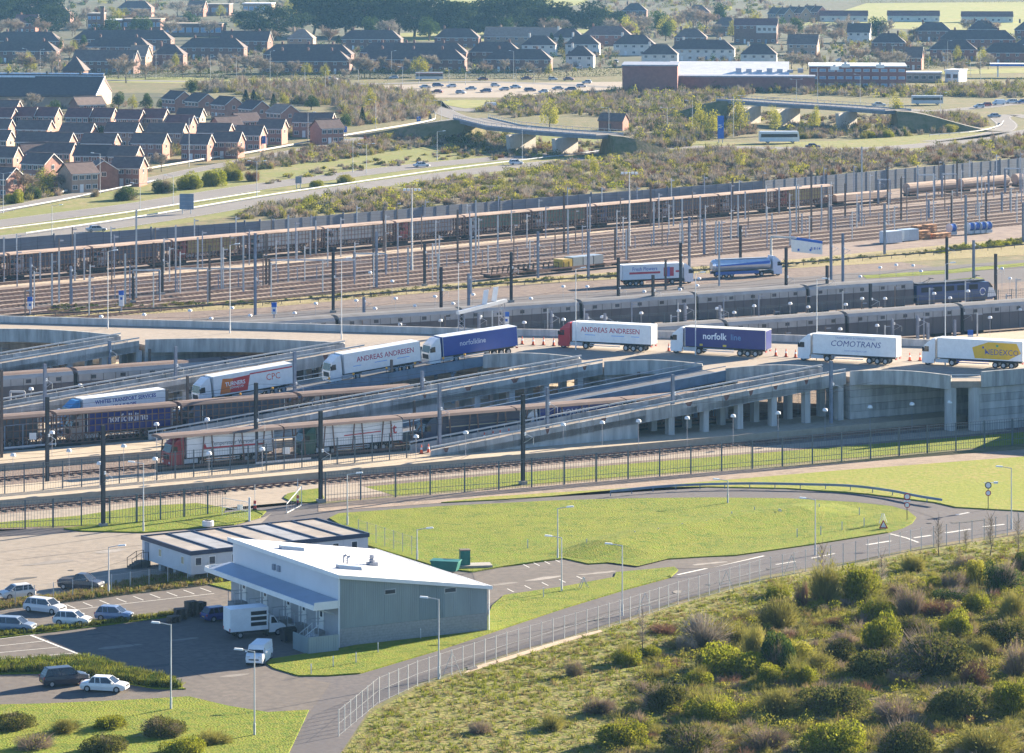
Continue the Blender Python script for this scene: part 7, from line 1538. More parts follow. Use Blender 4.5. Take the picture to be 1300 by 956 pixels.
# brown and white block of flats
s = S(24, 12); FL = house('tall brown and white block of flats above the superstore', 960, 24, 54 / s, R(-8), 11, 9, 12, 'gable', 'd', 'm', 6, 0, 'town houses')
b = MB(); b.box(.5, 10.5, -6.0, -5.52, 5.2, 9.0); t = b.build('white_upper_storey', BR['w'], FL)
for x in (2, 4.5, 7, 9.5): b = MB(); b.box(x - .7, x + .7, -6.06, -6.0, 6.4, 7.8); b.build('window', M_WIN, t)
# big slate roofed hall at left
def hall():
    p = G(52, 94, 11); t = thing('leisure_hall', 'large slate roofed hall with white clerestory strip at left', 'hall', (p.x, p.y, 0), R(-7)); L, W = 45, 26
    b = MB(); b.extrx([(-W / 2, 0), (W / 2, 0), (W / 2, 4), (0, 9.4), (-W / 2, 4)], -L / 2, L / 2); b.build('wall', BR['y'], t)
    for i in range(2):
        x0, x1 = -L / 2 - .6 + i * (L + 1.2) * .46, -L / 2 - .6 + (L + 1.2) * (.46 + .54 * i); b = MB(); dz = .5 * i
        b.hexa([(x0, -W / 2 - .8, 3.7), (x1, -W / 2 - .8, 3.7), (x1, -.5, 9.5), (x0, -.5, 9.5)], [(x0, -W / 2 - .8, 4.0 + dz), (x1, -W / 2 - .8, 4.0 + dz), (x1, -.5, 9.8 + dz), (x0, -.5, 9.8 + dz)]); b.build('roof', RF['k'], t)
    b = MB(); b.hexa([(-L / 2, .2, 9.5), (L / 2, .2, 9.5), (L / 2, W / 2 + .8, 4.2), (-L / 2, W / 2 + .8, 4.2)], [(-L / 2, .2, 11), (L / 2, .2, 11), (L / 2, W / 2 + .8, 4.6), (-L / 2, W / 2 + .8, 4.6)]); b.build('rear_roof', RF['k'], t)
    for i in range(22): x = -L / 2 + i * L / 22; b = MB(); b.hexa([(x + .05, -.5, 9.8), (x + L / 22 - .05, -.5, 9.8), (x + L / 22 - .05, 1.5, 11.2), (x + .05, 1.5, 11.2)], [(x + .05, -.55, 10.0), (x + L / 22 - .05, -.55, 10.0), (x + L / 22 - .05, 1.5, 11.4), (x + .05, 1.5, 11.4)]); b.build('clerestory_panel', M_FASC, t)
    b = MB(); b.bar((L / 2 + .5, -W / 2 - .9, 4.2), (L / 2 + .5, 0, 10.3), .3, .6); b.build('bargeboard', BR['w'], t)
    for x in (-12, 2, 14): b = MB(); b.lathe([(.4, 0), (.4, .5), (.6, .6), (.1, .9)], (x, .9, 11.1), 8); b.build('roof_vent', M_DSTEEL, t)
    q = thing('pavilion', 'pyramid roofed brick pavilion behind the hall', 'pavilion', G(96, 100), R(-7)); b = MB(); b.box(-4.2, 4.2, -4.2, 4.2, 0, 3.6); b.build('wall', BR['d'], q); b = MB(); b.add([(-5, -5, 3.4), (5, -5, 3.4), (5, 5, 3.4), (-5, 5, 3.4), (0, 0, 9.2)], [(3, 2, 1, 0), (0, 1, 4), (1, 2, 4), (2, 3, 4), (3, 0, 4)]); b.build('roof', RF['k'], q)
hall()
# flat roofed school blocks, superstore
def block(label, x0, x1, yt, yb, wall, roof=None, rows=1, wins=8, D=14, name='flat_roofed_block', ang=-5, group=None, cat='building', parapet=.5, glass=None, into=None, pre=''):
    p = G((x0 + x1) / 2, yb); s = S(yb); L = (x1 - x0) / s; h = HC - (yt - YH) / s; hl = L / 2; kw = dict(loc=(p.x, p.y, .02), rz=R(ang)) if into else {}; t = into or thing(name, label, cat, (p.x, p.y, .02), R(ang), group)
    b = MB(); b.box(-hl, hl, 0, D, 0, h); b.build(pre + 'wall', wall, t, **kw); b = MB(); b.box(-hl - .3, hl + .3, -.3, D + .3, h, h + parapet); b.build(pre + 'roof', roof or M_KERB, t, **kw)
    for r in range(rows):
        for i in range(wins):
            x = -hl + (i + .5) * L / wins; b = MB(); ww = L / wins * .36; z0 = (r + .32) * h / rows; b.box(x - ww, x + ww, -.06, .02, z0, z0 + h / rows * .4); b.cm = 1; b.box(x - ww + .12, x + ww - .12, -.09, -.06, z0 + .1, z0 + h / rows * .4 - .1); b.build('window', [M_WFR, glass or M_WIN], t, **kw)
    return t
BLG = mat('sky_blue_glazing', (.20, .30, .42), .3, .1)
for a in (('dark flat roofed school block with tall chimney beside it', 111, 128, 18, 38, BR['d'], None, 2, 3), ('low school block with white window band', 132, 155, 26, 38, BR['d'], M_FASC, 1, 4), ('long low school block with lit roof edge', 156, 204, 25, 38, BR['d'], M_TERM, 1, 8),
          ('flat roofed block with blue windows left of the pines', 207, 282, 31, 46, BR['d'], M_TERM, 1, 8), ('dark flat roofed block at the top edge', 255, 291, 6, 20, BR['d'], None, 1, 3), ('pale flat roofed block beside the dark trees', 308, 345, 5, 17, BR['y'], M_FASC, 1, 5)): block(*a, group='school blocks', glass=BLG)
t = thing('chimney_stack', 'tall dark square chimney above the school', 'chimney', G(130, 39), 0); b = MB(); b.box(-1, 1, -1, 1, 0, 12.5); b.build('shaft', BR['d'], t); b = MB(); b.box(-1.2, 1.2, -1.2, 1.2, 12.5, 13.2); b.build('cap', M_DSTEEL, t)
t = thing('church', 'small church with sunlit pointed gable among the pines', 'church', G(66, 22), R(-55)); b = MB(); b.extrx([(-4, 0), (4, 0), (4, 5), (0, 12), (-4, 5)], -9, 9); b.build('wall', BR['y'], t); b = MB()
for s_ in (-1, 1): b.hexa([(-9.2, s_ * 4.5, 4.2), (8.9, s_ * 4.5, 4.2), (8.9, 0, 12), (-9.2, 0, 12)], [(-9.2, s_ * 4.5, 4.6), (8.9, s_ * 4.5, 4.6), (8.9, 0, 12.4), (-9.2, 0, 12.4)])
b.build('roof', RF['k'], t); b = MB(); b.box(9.0, 9.06, -.7, .7, 3.5, 7); b.build('window', M_WIN, t)
M_TB = mat('superstore_brick', (.24, .105, .095), .9, .1, .8)
STORE = thing('superstore', 'long red brick superstore with big sloping white roof', 'superstore', (0, 0, 0))
block('dark red brick tower end of the superstore', 790, 860, 84, 118, M_TB, M_GSTEEL, 1, 0, 26, into=STORE, ang=-4, pre='tower_')
block('long low brick superstore front with grey parapet', 812, 1034, 98, 116, M_TB, M_GSTEEL, 1, 0, 10, into=STORE, ang=-4, pre='front_')
block('tall brick right hand wing of the superstore', 1028, 1150, 85, 113, M_TB, M_FASC, 3, 11, 24, into=STORE, ang=-4, pre='wing_', glass=BLG)
t = STORE; kw = dict(loc=G(925, 110), rz=R(-4)); L = 150 / S(104); b = MB(); b.hexa([(-L / 2, 6, 4), (L / 2, 6, 4), (L / 2, 30, 4), (-L / 2, 30, 4)], [(-L / 2, 10, 4.6), (L / 2, 10, 4.6), (L / 2, 30, 8.4), (-L / 2, 30, 8.4)]); b.build('sloping_roof', M_ROOFW, t, **kw)
for i in range(7): b = MB(); x = -L / 2 + 26 + i * 4; b.box(x, x + 2.2, 12, 14, 4.8, 6.6 - .3 * (i % 3)); b.build('roof_plant', M_GALV, t, **kw)
for i, (x, y) in enumerate(((1062, 100), (1076, 96), (1120, 97))): b = MB(); b.box(-1.5, 1.5, -1, 1, 0, 1.4); q_ = b.build('plant_unit', M_FASC, STORE, loc=G(x, y + 22, 0) + Vector((0, 8, 9.2))); b = MB(); b.lathe([(.5, 1.4), (.6, 1.9), (.2, 2.1)], n=8); b.build('cowl', M_GALV, q_)
block('grey and white petrol station kiosk right of the superstore', 1150, 1195, 93, 104, M_TERM, M_FASC, 1, 5, 8, 'kiosk', -4, None, 'kiosk')
block('white lit shed beside the kiosk', 1199, 1218, 90, 104, M_FASC, M_FASC, 1, 2, 8, 'shed', -30, None, 'shed')
t = thing('canopy', 'petrol station canopy with blue edge at the right frame edge', 'canopy', G(1292, 98), R(-4)); b = MB(); b.box(-11, 14, -4, 4, 4.6, 5.4); b.build('roof', M_SBLUE, t)
for x in (-8, 4): b = MB(); b.box(x - .3, x + .3, -.3, .3, 0, 4.6); b.build('column', M_SWH, t)
b = MB(); b.box(-11.2, 14.2, -4.2, 4.2, 5.4, 5.6); b.build('top', M_FASC, t)
t = thing('substation_hut', 'small brick hut at the end of the left overbridge', 'hut', G(779, 165), R(-20)); b = MB(); b.extrx([(-3, 0), (3, 0), (3, 3.2), (0, 5.2), (-3, 3.2)], -4, 4); b.build('wall', BR['r'], t); b = MB()
for s_ in (-1, 1): b.hexa([(-4.3, s_ * 3.4, 2.9), (4.3, s_ * 3.4, 2.9), (4.3, 0, 5.2), (-4.3, 0, 5.2)], [(-4.3, s_ * 3.4, 3.1), (4.3, s_ * 3.4, 3.1), (4.3, 0, 5.4), (-4.3, 0, 5.4)])
b.build('roof', RF['g'], t); b = MB(); b.box(-1, 0, -3.05, -3, 0, 2.1); b.build('door', M_DSTEEL, t)
# ------------------------------------------------------------------ motorway signs, lamps, cars
def big_sign(label, x, yt, yb, ybase, w, face, back=False, txt=None):
    p = G(x, ybase); s = S(ybase); h1, h0 = HC - (yt - YH) / s, HC - (yb - YH) / s; t = thing('motorway_sign', label, 'road sign', p, 0); hw = w / s / 2
    b = MB(); b.box(-hw, hw, -.06, .06, h0, h1); k = b.build('board', face, t)
    for x_ in (-hw * .6, hw * .6): b = MB(); b.box(x_ - .1, x_ + .1, .07, .25, 0, h1 - .2); b.build('leg', M_GALV, t)
    if back:
        for f in (.25, .5, .75): b = MB(); b.box(-hw, hw, -.12, -.06, h0 + (h1 - h0) * f - .06, h0 + (h1 - h0) * f + .06); b.build('rib', M_GSTEEL, k)
    else:
        z = (h0 + h1) / 2; b = MB(); b.bar((-hw * .75, -.08, z - .2), (hw * .6, -.08, z + .25), .02, .22); b.build('route_line', M_SWH, k); b = MB(); b.lathe([(.3, 0), (.3, .01)], n=10); o = b.build('route_ring', M_SWH, k, loc=(0, -.08, z)); o.rotation_euler = (R(90), 0, 0)
        b = MB(); b.box(-hw * .7, hw * .2, -.09, -.07, z + .5, z + .75); b.build('legend', M_SWH, k)
big_sign('blue motorway direction sign with white route diagram by the slip road', 328.5, 172.5, 182.5, 192, 18, M_SBLUE)
big_sign('small blue motorway sign higher up the slip road', 436, 160.5, 168, 175, 9, M_SBLUE)
big_sign('tiny blue motorway sign near the roundabout', 531.5, 148, 154, 158, 5, M_SBLUE)
big_sign('large blue grey sign seen from behind beside the motorway', 237, 246, 266, 272, 18, M_BLUEST, True)
big_sign('small grey sign box beside the motorway verge', 379, 224, 233, 240, 8, M_GSTEEL, True)
big_sign('pair of blue signs on tall posts in the scrub right of centre', 915, 147, 176, 182, 8, M_SBLUE)
LP = '''4 220 271;66 261 302;127 195 246;178 233 268;220 223 262;326 205 251;240 150 212;391 143 182;477 127 167;448 178 219;465 183 221;555 167 204;560 128 166;773 137 191;663 162 204;847 137 168;931 122 174;879 128 165;1038 84 130;1011 101 129;1092 95 130;1194 118 150'''
for i, r in enumerate(sorted([tuple(map(float, q.split())) for q in LP.split(';')])):
    p = G(r[0], r[2]); light_column('tall grey motorway lamp post, %s from left' % nth(i), p, HC - (r[1] - YH) / S(r[2]), 0 if i % 2 else math.pi, 1.6, 'motorway lamp posts', M_GALV, 2 if i % 3 == 0 else 1)
LP = '''34 62 91;51 63 91;74 63 91;170 68 100;198 64 99;267 72 102;300 73 103;343 65 103;387 85 113;413 90 117;455 88 110;497 65 99;511 85 108;532 90 107;570 88 108;591 92 108;652 65 100;655 88 112;678 90 105;1133 58 90;1179 68 92;1232 80 96;1245 62 106;1203 52 92'''
for i, r in enumerate(sorted([tuple(map(float, q.split())) for q in LP.split(';')])):
    p = G(r[0], r[2]); light_column('slim town street lamp along the main road, %s from left' % nth(i), p, HC - (r[1] - YH) / S(r[2]), 0 if i % 2 else math.pi, 1.2, 'town street lamps', M_LSTEEL, 1)
for lab, x, y, st, c, a in (('silver car on the near motorway carriageway at left', 122, 294, 'saloon', (.42, .42, .44), 25), ('pale car on the motorway left of the overbridge', 535, 212, 'saloon', (.6, .6, .62), 20), ('white car below the left overbridge', 655, 209, 'hatch', (.65, .65, .66), 18), ('dark car beside the white coach', 1032, 188, 'saloon', (.08, .06, .08), 0),
                         ('grey car crossing the right overbridge', 1116, 135, 'saloon', (.3, .36, .42), 0), ('white car first in the slip road queue', 1243, 137, 'hatch', (.6, .6, .62), 190), ('red car in the slip road queue', 1252, 135, 'hatch', (.35, .05, .06), 200), ('dark car at the slip road bend', 1262, 149, 'saloon', (.3, .33, .38), 200), ('white car at the end of the slip road queue', 1284, 131, 'estate', (.65, .65, .66), 190), ('blue car at the right edge of the queue', 1298, 131, 'hatch', (.1, .14, .3), 190)):
    z = 6.6 if 'overbridge' in lab and 'crossing' in lab else .1
    car(st, c, lab, G(x, y, z), R(a))
car('van', (.66, .67, .68), 'white van in the slip road queue', G(1268, 133, .1), R(190), name='delivery_van', cat='van'); car('van', (.66, .66, .66), 'white van leaving the left roundabout', G(622, 137, .1), R(190), name='delivery_van', cat='van')
t = thing('coach', 'white coach driving along the motorway at right', 'coach', G(989, 181.5, .1), R(4)); b = MB(); b.extr([(-6, .5), (6, .5), (6, 1.8), (5.7, 3.4), (-6, 3.4)], -1.25, 1.25); k = b.build('body', paint((.66, .66, .65)), t); b = MB(); b.box(-5.6, 5.4, -1.27, 1.27, 1.8, 2.8); b.build('window_band', M_GLASS, k); b = MB(); b.box(-5.7, 5.5, -1.1, 1.1, 3.4, 3.55); b.build('roof', paint((.7, .7, .7)), t)
for x in (-3.5, 4):
    for s_ in (-1, 1): wheel(t, x, s_ * 1.05, .5, .3)
t = thing('coach', 'grey coach half hidden in the scrub above the right overbridge', 'coach', G(1177, 133, .1), R(2)); b = MB(); b.box(-5.5, 5.5, -1.25, 1.25, .5, 3.3); k = b.build('body', paint((.5, .5, .5)), t); b = MB(); b.box(-5.2, 5.2, -1.27, 1.27, 1.7, 2.6); b.build('window_band', M_GLASS, k)
for x in (-3.5, 3.5):
    for s_ in (-1, 1): wheel(t, x, s_ * 1.05, .5, .3)
PK = [(423, 102), (500, 100), (613, 102), (556, 110), (573, 111), (598, 114), (617, 117), (555, 118), (629, 110), (668, 101), (702, 102), (722, 102), (738, 111), (673, 116), (708, 114), (724, 115), (745, 106), (640, 115), (655, 112), (690, 118), (585, 119), (540, 112)]
PC = [('hatch', (.6, .6, .62), 'white'), ('saloon', (.35, .4, .46), 'grey blue'), ('estate', (.08, .1, .2), 'dark blue'), ('hatch', (.45, .46, .48), 'silver'), ('saloon', (.18, .06, .07), 'dark red')]; cnt = {}
for i, (x, y) in enumerate(sorted(PK)):
    st, c, nm = PC[(i * 3) % 5]; k = cnt.get(nm, 0); cnt[nm] = k + 1; car(st, c, '%s car by the superstore car park, %s %s one from left' % (nm, nth(k), nm), G(x, y, .1), R((i * 67) % 50 - 20 + 180 * (i % 2)), 'superstore car park cars')
t = thing('bus', 'single decker bus at the stop below the long terrace', 'bus', G(545, 101.5, .1), R(2)); b = MB(); b.box(-5.5, 5.5, -1.25, 1.25, .4, 3.1); k = b.build('body', paint((.5, .48, .46)), t); b = MB(); b.box(-5.2, 5.3, -1.27, 1.27, 1.5, 2.5); b.build('window_band', M_GLASS, k); b = MB(); b.box(-5.52, 5.52, -1.26, 1.26, 2.55, 2.8); b.build('stripe', paint((.4, .08, .08)), k)
for x in (-3.5, 3.5):
    for s_ in (-1, 1): wheel(t, x, s_ * 1.05, .5, .3)
for i, (x, y, c) in enumerate(((80, 208, 'van'), (60, 205, 'hatch'), (150, 190, 'hatch'), (36, 176, 'saloon'), (318, 168, 'hatch'), (205, 166, 'saloon'))):
    car(c, ((.64, .64, .65), (.3, .32, .36), (.1, .1, .15), (.5, .5, .52), (.3, .05, .06), (.4, .42, .46))[i], ('white van parked between estate houses', 'grey car parked below the estate terraces', 'dark car parked in the estate', 'silver car at the left of the estate', 'red car beside the right estate houses', 'pale grey car in the estate centre')[i], G(x, y, .1), R(10 + 30 * i))
for i, (x, y) in enumerate(((795, 84), (749, 85), (782, 80), (735, 88), (1080, 74), (1066, 78), (1090, 70), (1212, 64), (1190, 72))): st, c, nm = PC[i % 5]; car(st, c, '%s car parked among the town houses, %s from left' % (nm, nth(sorted((795, 749, 782, 735, 1080, 1066, 1090, 1212, 1190)).index(x))), G(x, y, .1), R(40 * i), 'cars among the town houses')
# ------------------------------------------------------------------ trees and bushes of the town side
def tree_proto(kind, v):
    k = ('tree', kind, v)
    if k in PROTO: return PROTO[k]
    r = np.random.default_rng(2000 + v * 7 + ord(kind))
    if kind == 'P':      # umbrella pine: limbs and flat dark clumps
        tb = trunk_mb(.62, .03, v, .04, 9, .34); n = 3200; lb = 22; c = np.stack([r.uniform(-.45, .45, lb), r.uniform(-.45, .45, lb), r.uniform(.25, .9, lb)], 1); i = r.integers(0, lb, n); P = c[i] + unit(n, r) * np.array([.22, .22, .14]) * (r.uniform(.2, 1, n) ** .5)[:, None]; P[:, :2] *= (1.15 - np.abs(P[:, 2:3] - .6) * .7); cr = np_mesh('crown', *leaves(P, .03, r), PN)
    elif kind == 'C':    # narrow conifer
        tb = trunk_mb(.8, .025, v, .01, 3, .1); n = 1600; z = r.uniform(.08, 1, n); rad = (1 - z) * .26 + .02; a = r.uniform(0, 6.28, n); q = r.uniform(.5, 1, n); P = np.stack([np.cos(a) * rad * q, np.sin(a) * rad * q, z], 1); cr = np_mesh('crown', *leaves(P, .024, r), PN)
    elif kind == 'E':    # evergreen round tree
        tb = trunk_mb(.5, .03, v, .03, 5, .2); n = 2000; P = crown_pts(n, r, 10) * np.array([.42, .42, 1.15]); P[:, 2] += .18; cr = np_mesh('crown', *leaves(P, .026, r), LD)
    elif kind == 'L':    # young yellow green tree
        tb = trunk_mb(.6, .025, v, .04, 7, .25); n = 1500; P = crown_pts(n, r, 10, .2) * np.array([.38, .38, 1.2]); P[:, 2] += .2; cr = np_mesh('crown', *leaves(P, .02, r), LY)
    else:                # bare branching tree
        tb = trunk_mb(.42, .022, v, .03, 7, .2); A_, B_, W_s = [], [], []; q = random.Random(77 + v)
        def grow(p, d, L, w, lev):
            e = p + d * L; A_.append(p); B_.append(e); W_s.append(w)
            if lev == 0: return
            for k_ in range((0, 4, 6, 6)[lev]):
                f = q.uniform(.35, 1.0); nd = (d + Vector((q.gauss(0, .55), q.gauss(0, .55), q.gauss(.18, .35)))).normalized(); grow(p + d * (L * f), nd, L * q.uniform(.5, .72), w * .55, lev - 1)
        for k_ in range(9): an = k_ * .7 + q.uniform(-.3, .3); grow(Vector((0, 0, q.uniform(.22, .42))), Vector((math.cos(an) * .75, math.sin(an) * .75, q.uniform(.5, 1.1))).normalized(), q.uniform(.22, .30), .02, 3)
        cr = np_mesh('crown', *sticks(np.array(A_), np.array(B_), np.maximum(np.array(W_s), .013), r), (TG, TW, TG)[v % 3])
    PROTO[k] = (tb.mesh('trunk', BARK), cr); return PROTO[k]
TN = {'P': ('pine_tree', 'dark spreading pine'), 'C': ('conifer_tree', 'narrow dark conifer'), 'E': ('evergreen_tree', 'dark evergreen tree'), 'L': ('young_tree', 'yellow green young tree'), 'B': ('bare_tree', 'bare round crowned tree')}
def trees(rows, where, group):
    cnt = {}
    for j, (x, yt, yb, kind, wf) in enumerate(sorted(rows)):
        i = cnt.get(kind, 0); cnt[kind] = i + 1; p = G(x, yb); h = HC - (yt - YH) / S(yb); a, c = tree_proto(kind, j % 3); nm, lb = TN[kind]
        t = thing(nm, '%s %s, %s such from left' % (lb, where, nth(i)), 'tree', p, rng.uniform(0, 6.28), group); t.scale = (h * wf, h * wf, h); link('trunk', a, t); link('crown', c, t)['kind'] = 'stuff'
trees([(8, -14, 34, 'P', 1.34), (28, -16, 33, 'P', 1.46), (48, -12, 34, 'P', 1.34), (66, 6, 44, 'P', 1.10), (-8, -6, 36, 'P', 1.22), (312, 14, 44, 'P', 1.22), (332, 16, 44, 'P', 1.16), (350, 6, 52, 'P', 1.34), (398, -8, 44, 'P', 1.34), (418, -12, 46, 'P', 1.46), (440, -10, 46, 'P', 1.34), (462, -8, 47, 'P', 1.34), (484, -8, 46, 'P', 1.34), (506, -6, 46, 'P', 1.34),
       (526, -4, 47, 'P', 1.22), (545, 0, 47, 'P', 1.34), (566, 2, 48, 'P', 1.22), (586, 2, 48, 'P', 1.34), (604, 8, 47, 'P', 1.10), (622, 6, 47, 'P', 1.22), (642, -4, 46, 'P', 1.34), (662, -6, 44, 'P', 1.46), (682, -2, 44, 'P', 1.34), (704, 8, 44, 'P', 1.22), (732, 2, 44, 'P', 1.46), (752, 10, 45, 'P', 1.22), (778, 14, 42, 'P', 1.10), (1186, 76, 82, 'E', 1.0)], 'behind the town rooftops', 'pines behind the town')
TT = ([(30, 58, 90, 'B', 1.0), (66, 58, 92, 'B', 1.2), (150, 62, 100, 'B', 1.1), (222, 66, 92, 'L', .9), (285, 62, 92, 'B', 1.0), (318, 62, 96, 'B', 1.3), (302, 62, 92, 'B', 1.0), (372, 72, 96, 'B', 1.2), (455, 62, 98, 'B', 1.2), (470, 68, 98, 'B', 1.3), (485, 65, 92, 'B', .8), (547, 62, 92, 'B', 1.2), (412, 78, 102, 'L', .9), (640, 70, 94, 'B', 1.0), (697, 78, 98, 'L', .9), (1090, 52, 84, 'B', 1.3), (1140, 58, 90, 'B', 1.2), (1248, 58, 84, 'L', .9), (1215, 56, 80, 'L', .9),
       (1005, 62, 88, 'B', 1.3), (1025, 64, 88, 'B', 1.2), (890, 68, 84, 'B', 1.0), (1060, 30, 60, 'B', 1.4), (1040, 22, 50, 'B', 1.4), (960, 8, 40, 'L', 1.0), (835, 6, 44, 'E', 1.1), (858, 10, 44, 'B', 1.3), (815, 12, 46, 'B', 1.3), (880, 2, 36, 'B', 1.4), (915, 0, 34, 'E', 1.0), (930, 20, 52, 'L', .9), (845, 24, 52, 'E', 1.1), (795, 24, 52, 'B', 1.2), (770, 4, 36, 'L', 1.2), (150, 6, 34, 'L', 1.1), (180, 4, 30, 'B', 1.5), (205, 10, 34, 'B', 1.3), (110, 8, 34, 'B', 1.3), (95, 20, 44, 'B', 1.2),
       (88, 50, 78, 'B', 1.0), (105, 42, 66, 'E', .8), (76, 46, 66, 'E', .9), (340, 28, 52, 'B', 1.3), (375, 28, 54, 'B', 1.2), (430, 45, 66, 'C', 1.4), (418, 26, 60, 'B', 1.2), (700, 42, 66, 'C', 1.5), (712, 44, 68, 'C', 1.5), (1282, 52, 72, 'E', 1.1), (280, 4, 24, 'L', 1.2), (370, -6, 24, 'L', 1.4), (1160, 30, 52, 'B', 1.0), (1012, 20, 48, 'E', 1.2), (990, 24, 50, 'B', 1.2), (240, 12, 34, 'E', 1.2), (225, -4, 22, 'B', 1.4)])
q_ = random.Random(5)
trees(TT + [(x + q_.uniform(-34, 34), yt + 4, yb + q_.uniform(0, 6), q_.choice('BBBBL'), wf) for x, yt, yb, k_, wf in TT] + [(q_.uniform(0, 1300), 74, 98 + q_.uniform(-8, 3), 'B', 1.1) for _ in range(22)] + [(q_.uniform(0, 1300), 18, 48 + q_.uniform(-6, 6), q_.choice('BBE'), 1.2) for _ in range(40)], 'among the town streets', 'trees among the town streets')
trees([(20, 118, 148, 'B', 1.2), (40, 112, 142, 'B', 1.3), (70, 122, 146, 'E', .9), (112, 118, 140, 'B', 1.2), (150, 114, 138, 'E', 1.1), (168, 118, 142, 'L', .9), (185, 116, 140, 'E', 1.1), (205, 120, 140, 'E', .9), (243, 99, 122, 'E', 1.1), (312, 114, 134, 'C', 1.5), (322, 114, 134, 'C', 1.4), (347, 119, 138, 'C', 1.3), (127, 156, 172, 'E', 1.2), (55, 206, 246, 'L', 1.1), (30, 208, 250, 'B', 1.2), (78, 214, 244, 'B', 1.2), (182, 190, 224, 'B', 1.1), (160, 196, 228, 'B', 1.2), (205, 188, 218, 'B', 1.1),
       (300, 178, 206, 'B', 1.1), (460, 136, 158, 'C', 1.1), (438, 142, 164, 'E', 1.0), (698, 118, 168, 'L', .8), (890, 124, 172, 'L', .8), (905, 132, 176, 'L', .7), (940, 120, 170, 'L', .9), (985, 132, 172, 'L', .8), (1034, 130, 168, 'L', .8), (1140, 116, 164, 'L', .7), (940, 186, 216, 'L', .8), (968, 182, 212, 'B', 1.0), (1075, 186, 212, 'B', 1.0), (755, 196, 230, 'L', .8), (470, 110, 140, 'L', .9), (500, 112, 138, 'B', 1.1), (395, 116, 140, 'E', 1.2), (360, 114, 136, 'L', 1.0), (330, 150, 168, 'B', 1.2)], 'near estate and motorway', 'trees near estate and motorway')
shrubs([(18, 258, 24, 16, 'G'), (42, 252, 20, 14, 'D'), (90, 234, 24, 18, 'G'), (158, 254, 34, 16, 'D'), (206, 245, 28, 18, 'D'), (240, 240, 34, 20, 'G'), (272, 236, 32, 22, 'G'), (295, 229, 28, 20, 'G'), (322, 230, 24, 18, 'R'), (402, 238, 18, 10, 'G'), (440, 232, 22, 10, 'Y'), (120, 250, 14, 12, 'T'), (1126, 174, 20, 11, 'G'), (1105, 175, 16, 9, 'G'), (1145, 172, 13, 9, 'D'), (1205, 168, 20, 10, 'Y'), (1020, 176, 20, 10, 'B'), (1195, 166, 16, 9, 'G')], 'beside the motorway', 'bushes beside the motorway')
def hedge(label, px, w, h, m=HD, seed=40, n=40):
    r = np.random.default_rng(seed); L = [np.array(G(x, y)) for x, y in px]; parts = []
    for a, c in zip(L[:-1], L[1:]):
        k = int(np.linalg.norm(c - a) * n); t = r.uniform(0, 1, k)[:, None]; P = a + (c - a) * t + np.stack([r.uniform(-w / 2, w / 2, k), r.uniform(-w / 2, w / 2, k), h * r.uniform(.02, 1, k)], 1); parts.append(leaves(P, .22, r))
    o = link('hedge', np_mesh('hedge', *join(parts), m)); tag(o, label, 'hedge')
hedge('long dark clipped hedge along the main road in front of the terraces', [(290, 103), (400, 102), (500, 99.5), (600, 99), (660, 99), (790, 96)], 2.0, 3.6, seed=41)
hedge('dark hedge left of the main road beside the lamp posts', [(130, 99), (200, 99), (290, 101)], 2.0, 3.4, seed=42)
hedge('clipped hedge by the red brick house at right', [(1155, 87), (1195, 87)], 2.0, 2.6, seed=43)
hedge('far dark hedge line along the playing field top', [(1090, 4), (1200, 3), (1310, 4)], 4.0, 5.0, seed=44, n=26)
scrub('leafy mass of gardens and bare trees at the top of the town', [(-40, 46), (100, 40), (240, 34), (380, 44), (400, 0), (300, -20), (-40, -20)], 420, MIXB + [(LD, 'l', 2)], (3, 5), (4, 9), 110, .24, .45, 51, 'town_trees')
scrub('leafy mass of bare trees between the pines and the upper right terrace', [(760, 48), (850, 52), (1000, 46), (1090, 50), (1090, 24), (1000, 14), (960, -20), (760, -20)], 520, MIXB + [(LO, 'l', 1), (LD, 'l', .7)], (3, 5), (4, 9), 110, .24, .45, 52, 'town_trees')
scrub('garden shrubs between the town terraces', [(-40, 96), (300, 94), (640, 94), (790, 88), (790, 60), (560, 60), (300, 60), (100, 74), (-40, 80)], 900, MIXB + [(LD, 'l', 2.0)], (1.5, 3.2), (2, 7), 80, .2, .32, 53, 'garden_shrubs')
scrub('garden shrubs at upper right between houses and superstore', [(880, 84), (1000, 84), (1100, 84), (1320, 84), (1320, 50), (1160, 44), (1000, 60), (880, 70)], 700, MIXB + [(LD, 'l', 1.6), (LO, 'l', 1)], (1.5, 3.2), (2, 7), 80, .2, .32, 54, 'garden_shrubs')
scrub('garden bushes scattered through the brick estate', [(-20, 206), (100, 206), (200, 184), (320, 172), (430, 158), (380, 146), (300, 136), (200, 128), (60, 130), (-20, 140)], 520, MIXB + [(LD, 'l', 1.5)], (.9, 2.2), (1, 4.2), 70, .12, .2, 55, 'garden_shrubs')

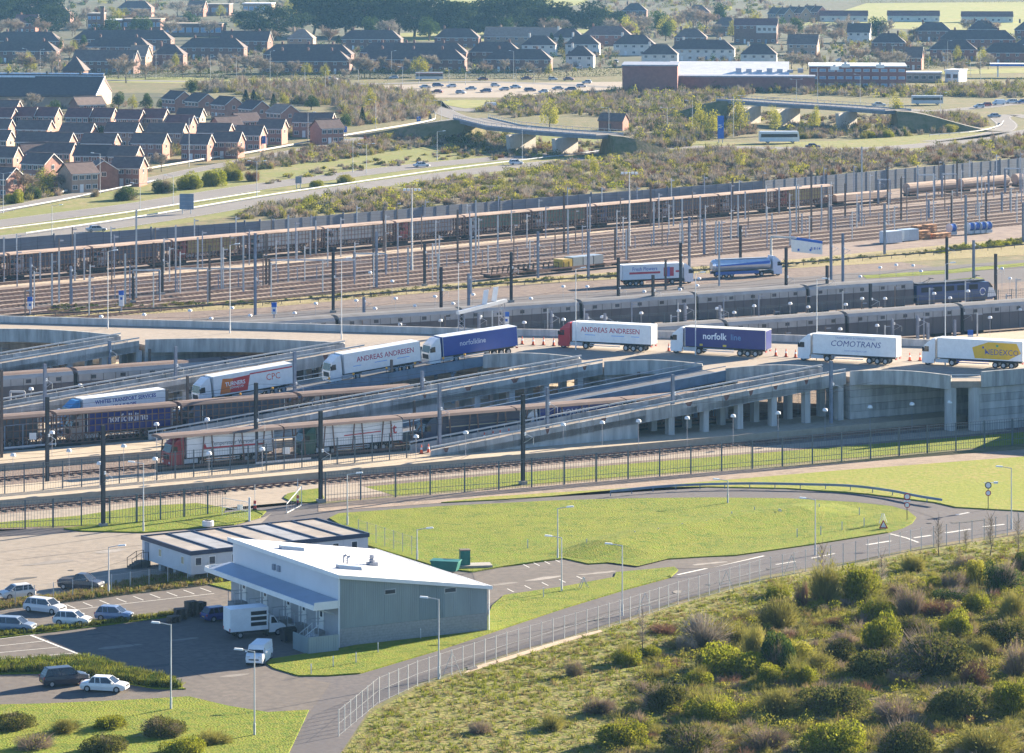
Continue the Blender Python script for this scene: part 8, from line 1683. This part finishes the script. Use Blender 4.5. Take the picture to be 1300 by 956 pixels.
scrub('brown scrub round the foot of the left overbridge', [(575, 158), (640, 172), (700, 182), (780, 182), (800, 192), (700, 200), (620, 204), (560, 196), (540, 180)], 330, MIXB + [(LO, 'l', 1)], (1.5, 3), (1.5, 4), 110, .14, .25, 56)
scrub('scrub along the embankment left of the superstore', [(640, 126), (790, 120), (800, 130), (700, 146), (650, 150), (600, 146)], 260, MIXG, (1.8, 3.5), (2, 5), 110, .16, .28, 57)
scrub('scattered bushes along the far verge of the motorway', [(330, 226), (450, 208), (560, 192), (600, 200), (470, 216), (340, 234)], 70, MIXG, (1, 2.2), (1, 2.4), 110, .12, .22, 58)
scrub('brown scrub beneath the right overbridge', [(940, 150), (990, 160), (1060, 165), (1130, 152), (1130, 146), (1040, 150), (960, 142)], 150, MIXB, (1.2, 2.6), (1.2, 3), 110, .14, .25, 59)

scrub('bushes on the bank at the right end of the left overbridge', [(768, 186), (790, 184), (840, 180), (880, 178), (880, 186), (800, 192), (768, 194)], 130, MIXB + [(LO, 'l', 1)], (1.6, 3), (3, 6.5), 120, .14, .25, 60)
scrub('bushes on the bank at the right end of the right overbridge', [(1130, 158), (1150, 155), (1200, 150), (1230, 150), (1220, 158), (1140, 166)], 120, MIXB + [(LO, 'l', 1)], (1.6, 3), (3, 6.5), 120, .14, .25, 61)
scrub('bushes on the bank at the left end of the right overbridge', [(880, 148), (930, 146), (950, 150), (945, 160), (900, 160), (870, 154)], 100, MIXB + [(LO, 'l', 1)], (1.6, 3), (3, 6.5), 120, .14, .25, 62)
scrub('dark bushes under the left end of the left overbridge', [(560, 168), (600, 172), (640, 182), (640, 192), (600, 190), (555, 180)], 110, [(LD, 'l', 2), (LO, 'l', 2), (TW, 't', 2)], (1.6, 3), (2.5, 5), 120, .14, .25, 63)
# ------------------------------------------------------------------ the hazy air
def haze():
    m = bpy.data.materials.new('hazy_air'); m.use_nodes = True; nt = m.node_tree; nt.nodes.clear()
    o = nt.nodes.new('ShaderNodeOutputMaterial'); v = nt.nodes.new('ShaderNodeVolumePrincipled')
    v.inputs['Color'].default_value = (0.30, 0.62, 1.0, 1); v.inputs['Density'].default_value = 0.000046
    v.inputs['Anisotropy'].default_value = 0.0
    nt.links.new(v.outputs[0], o.inputs['Volume'])
    b = MB(); b.box(-1600, 1600, -60, 3400, -1.2, 84)
    h = b.build('haze', m); tag(h, 'pale morning haze lying over the terminal and the town', 'haze', kind='stuff')
haze()
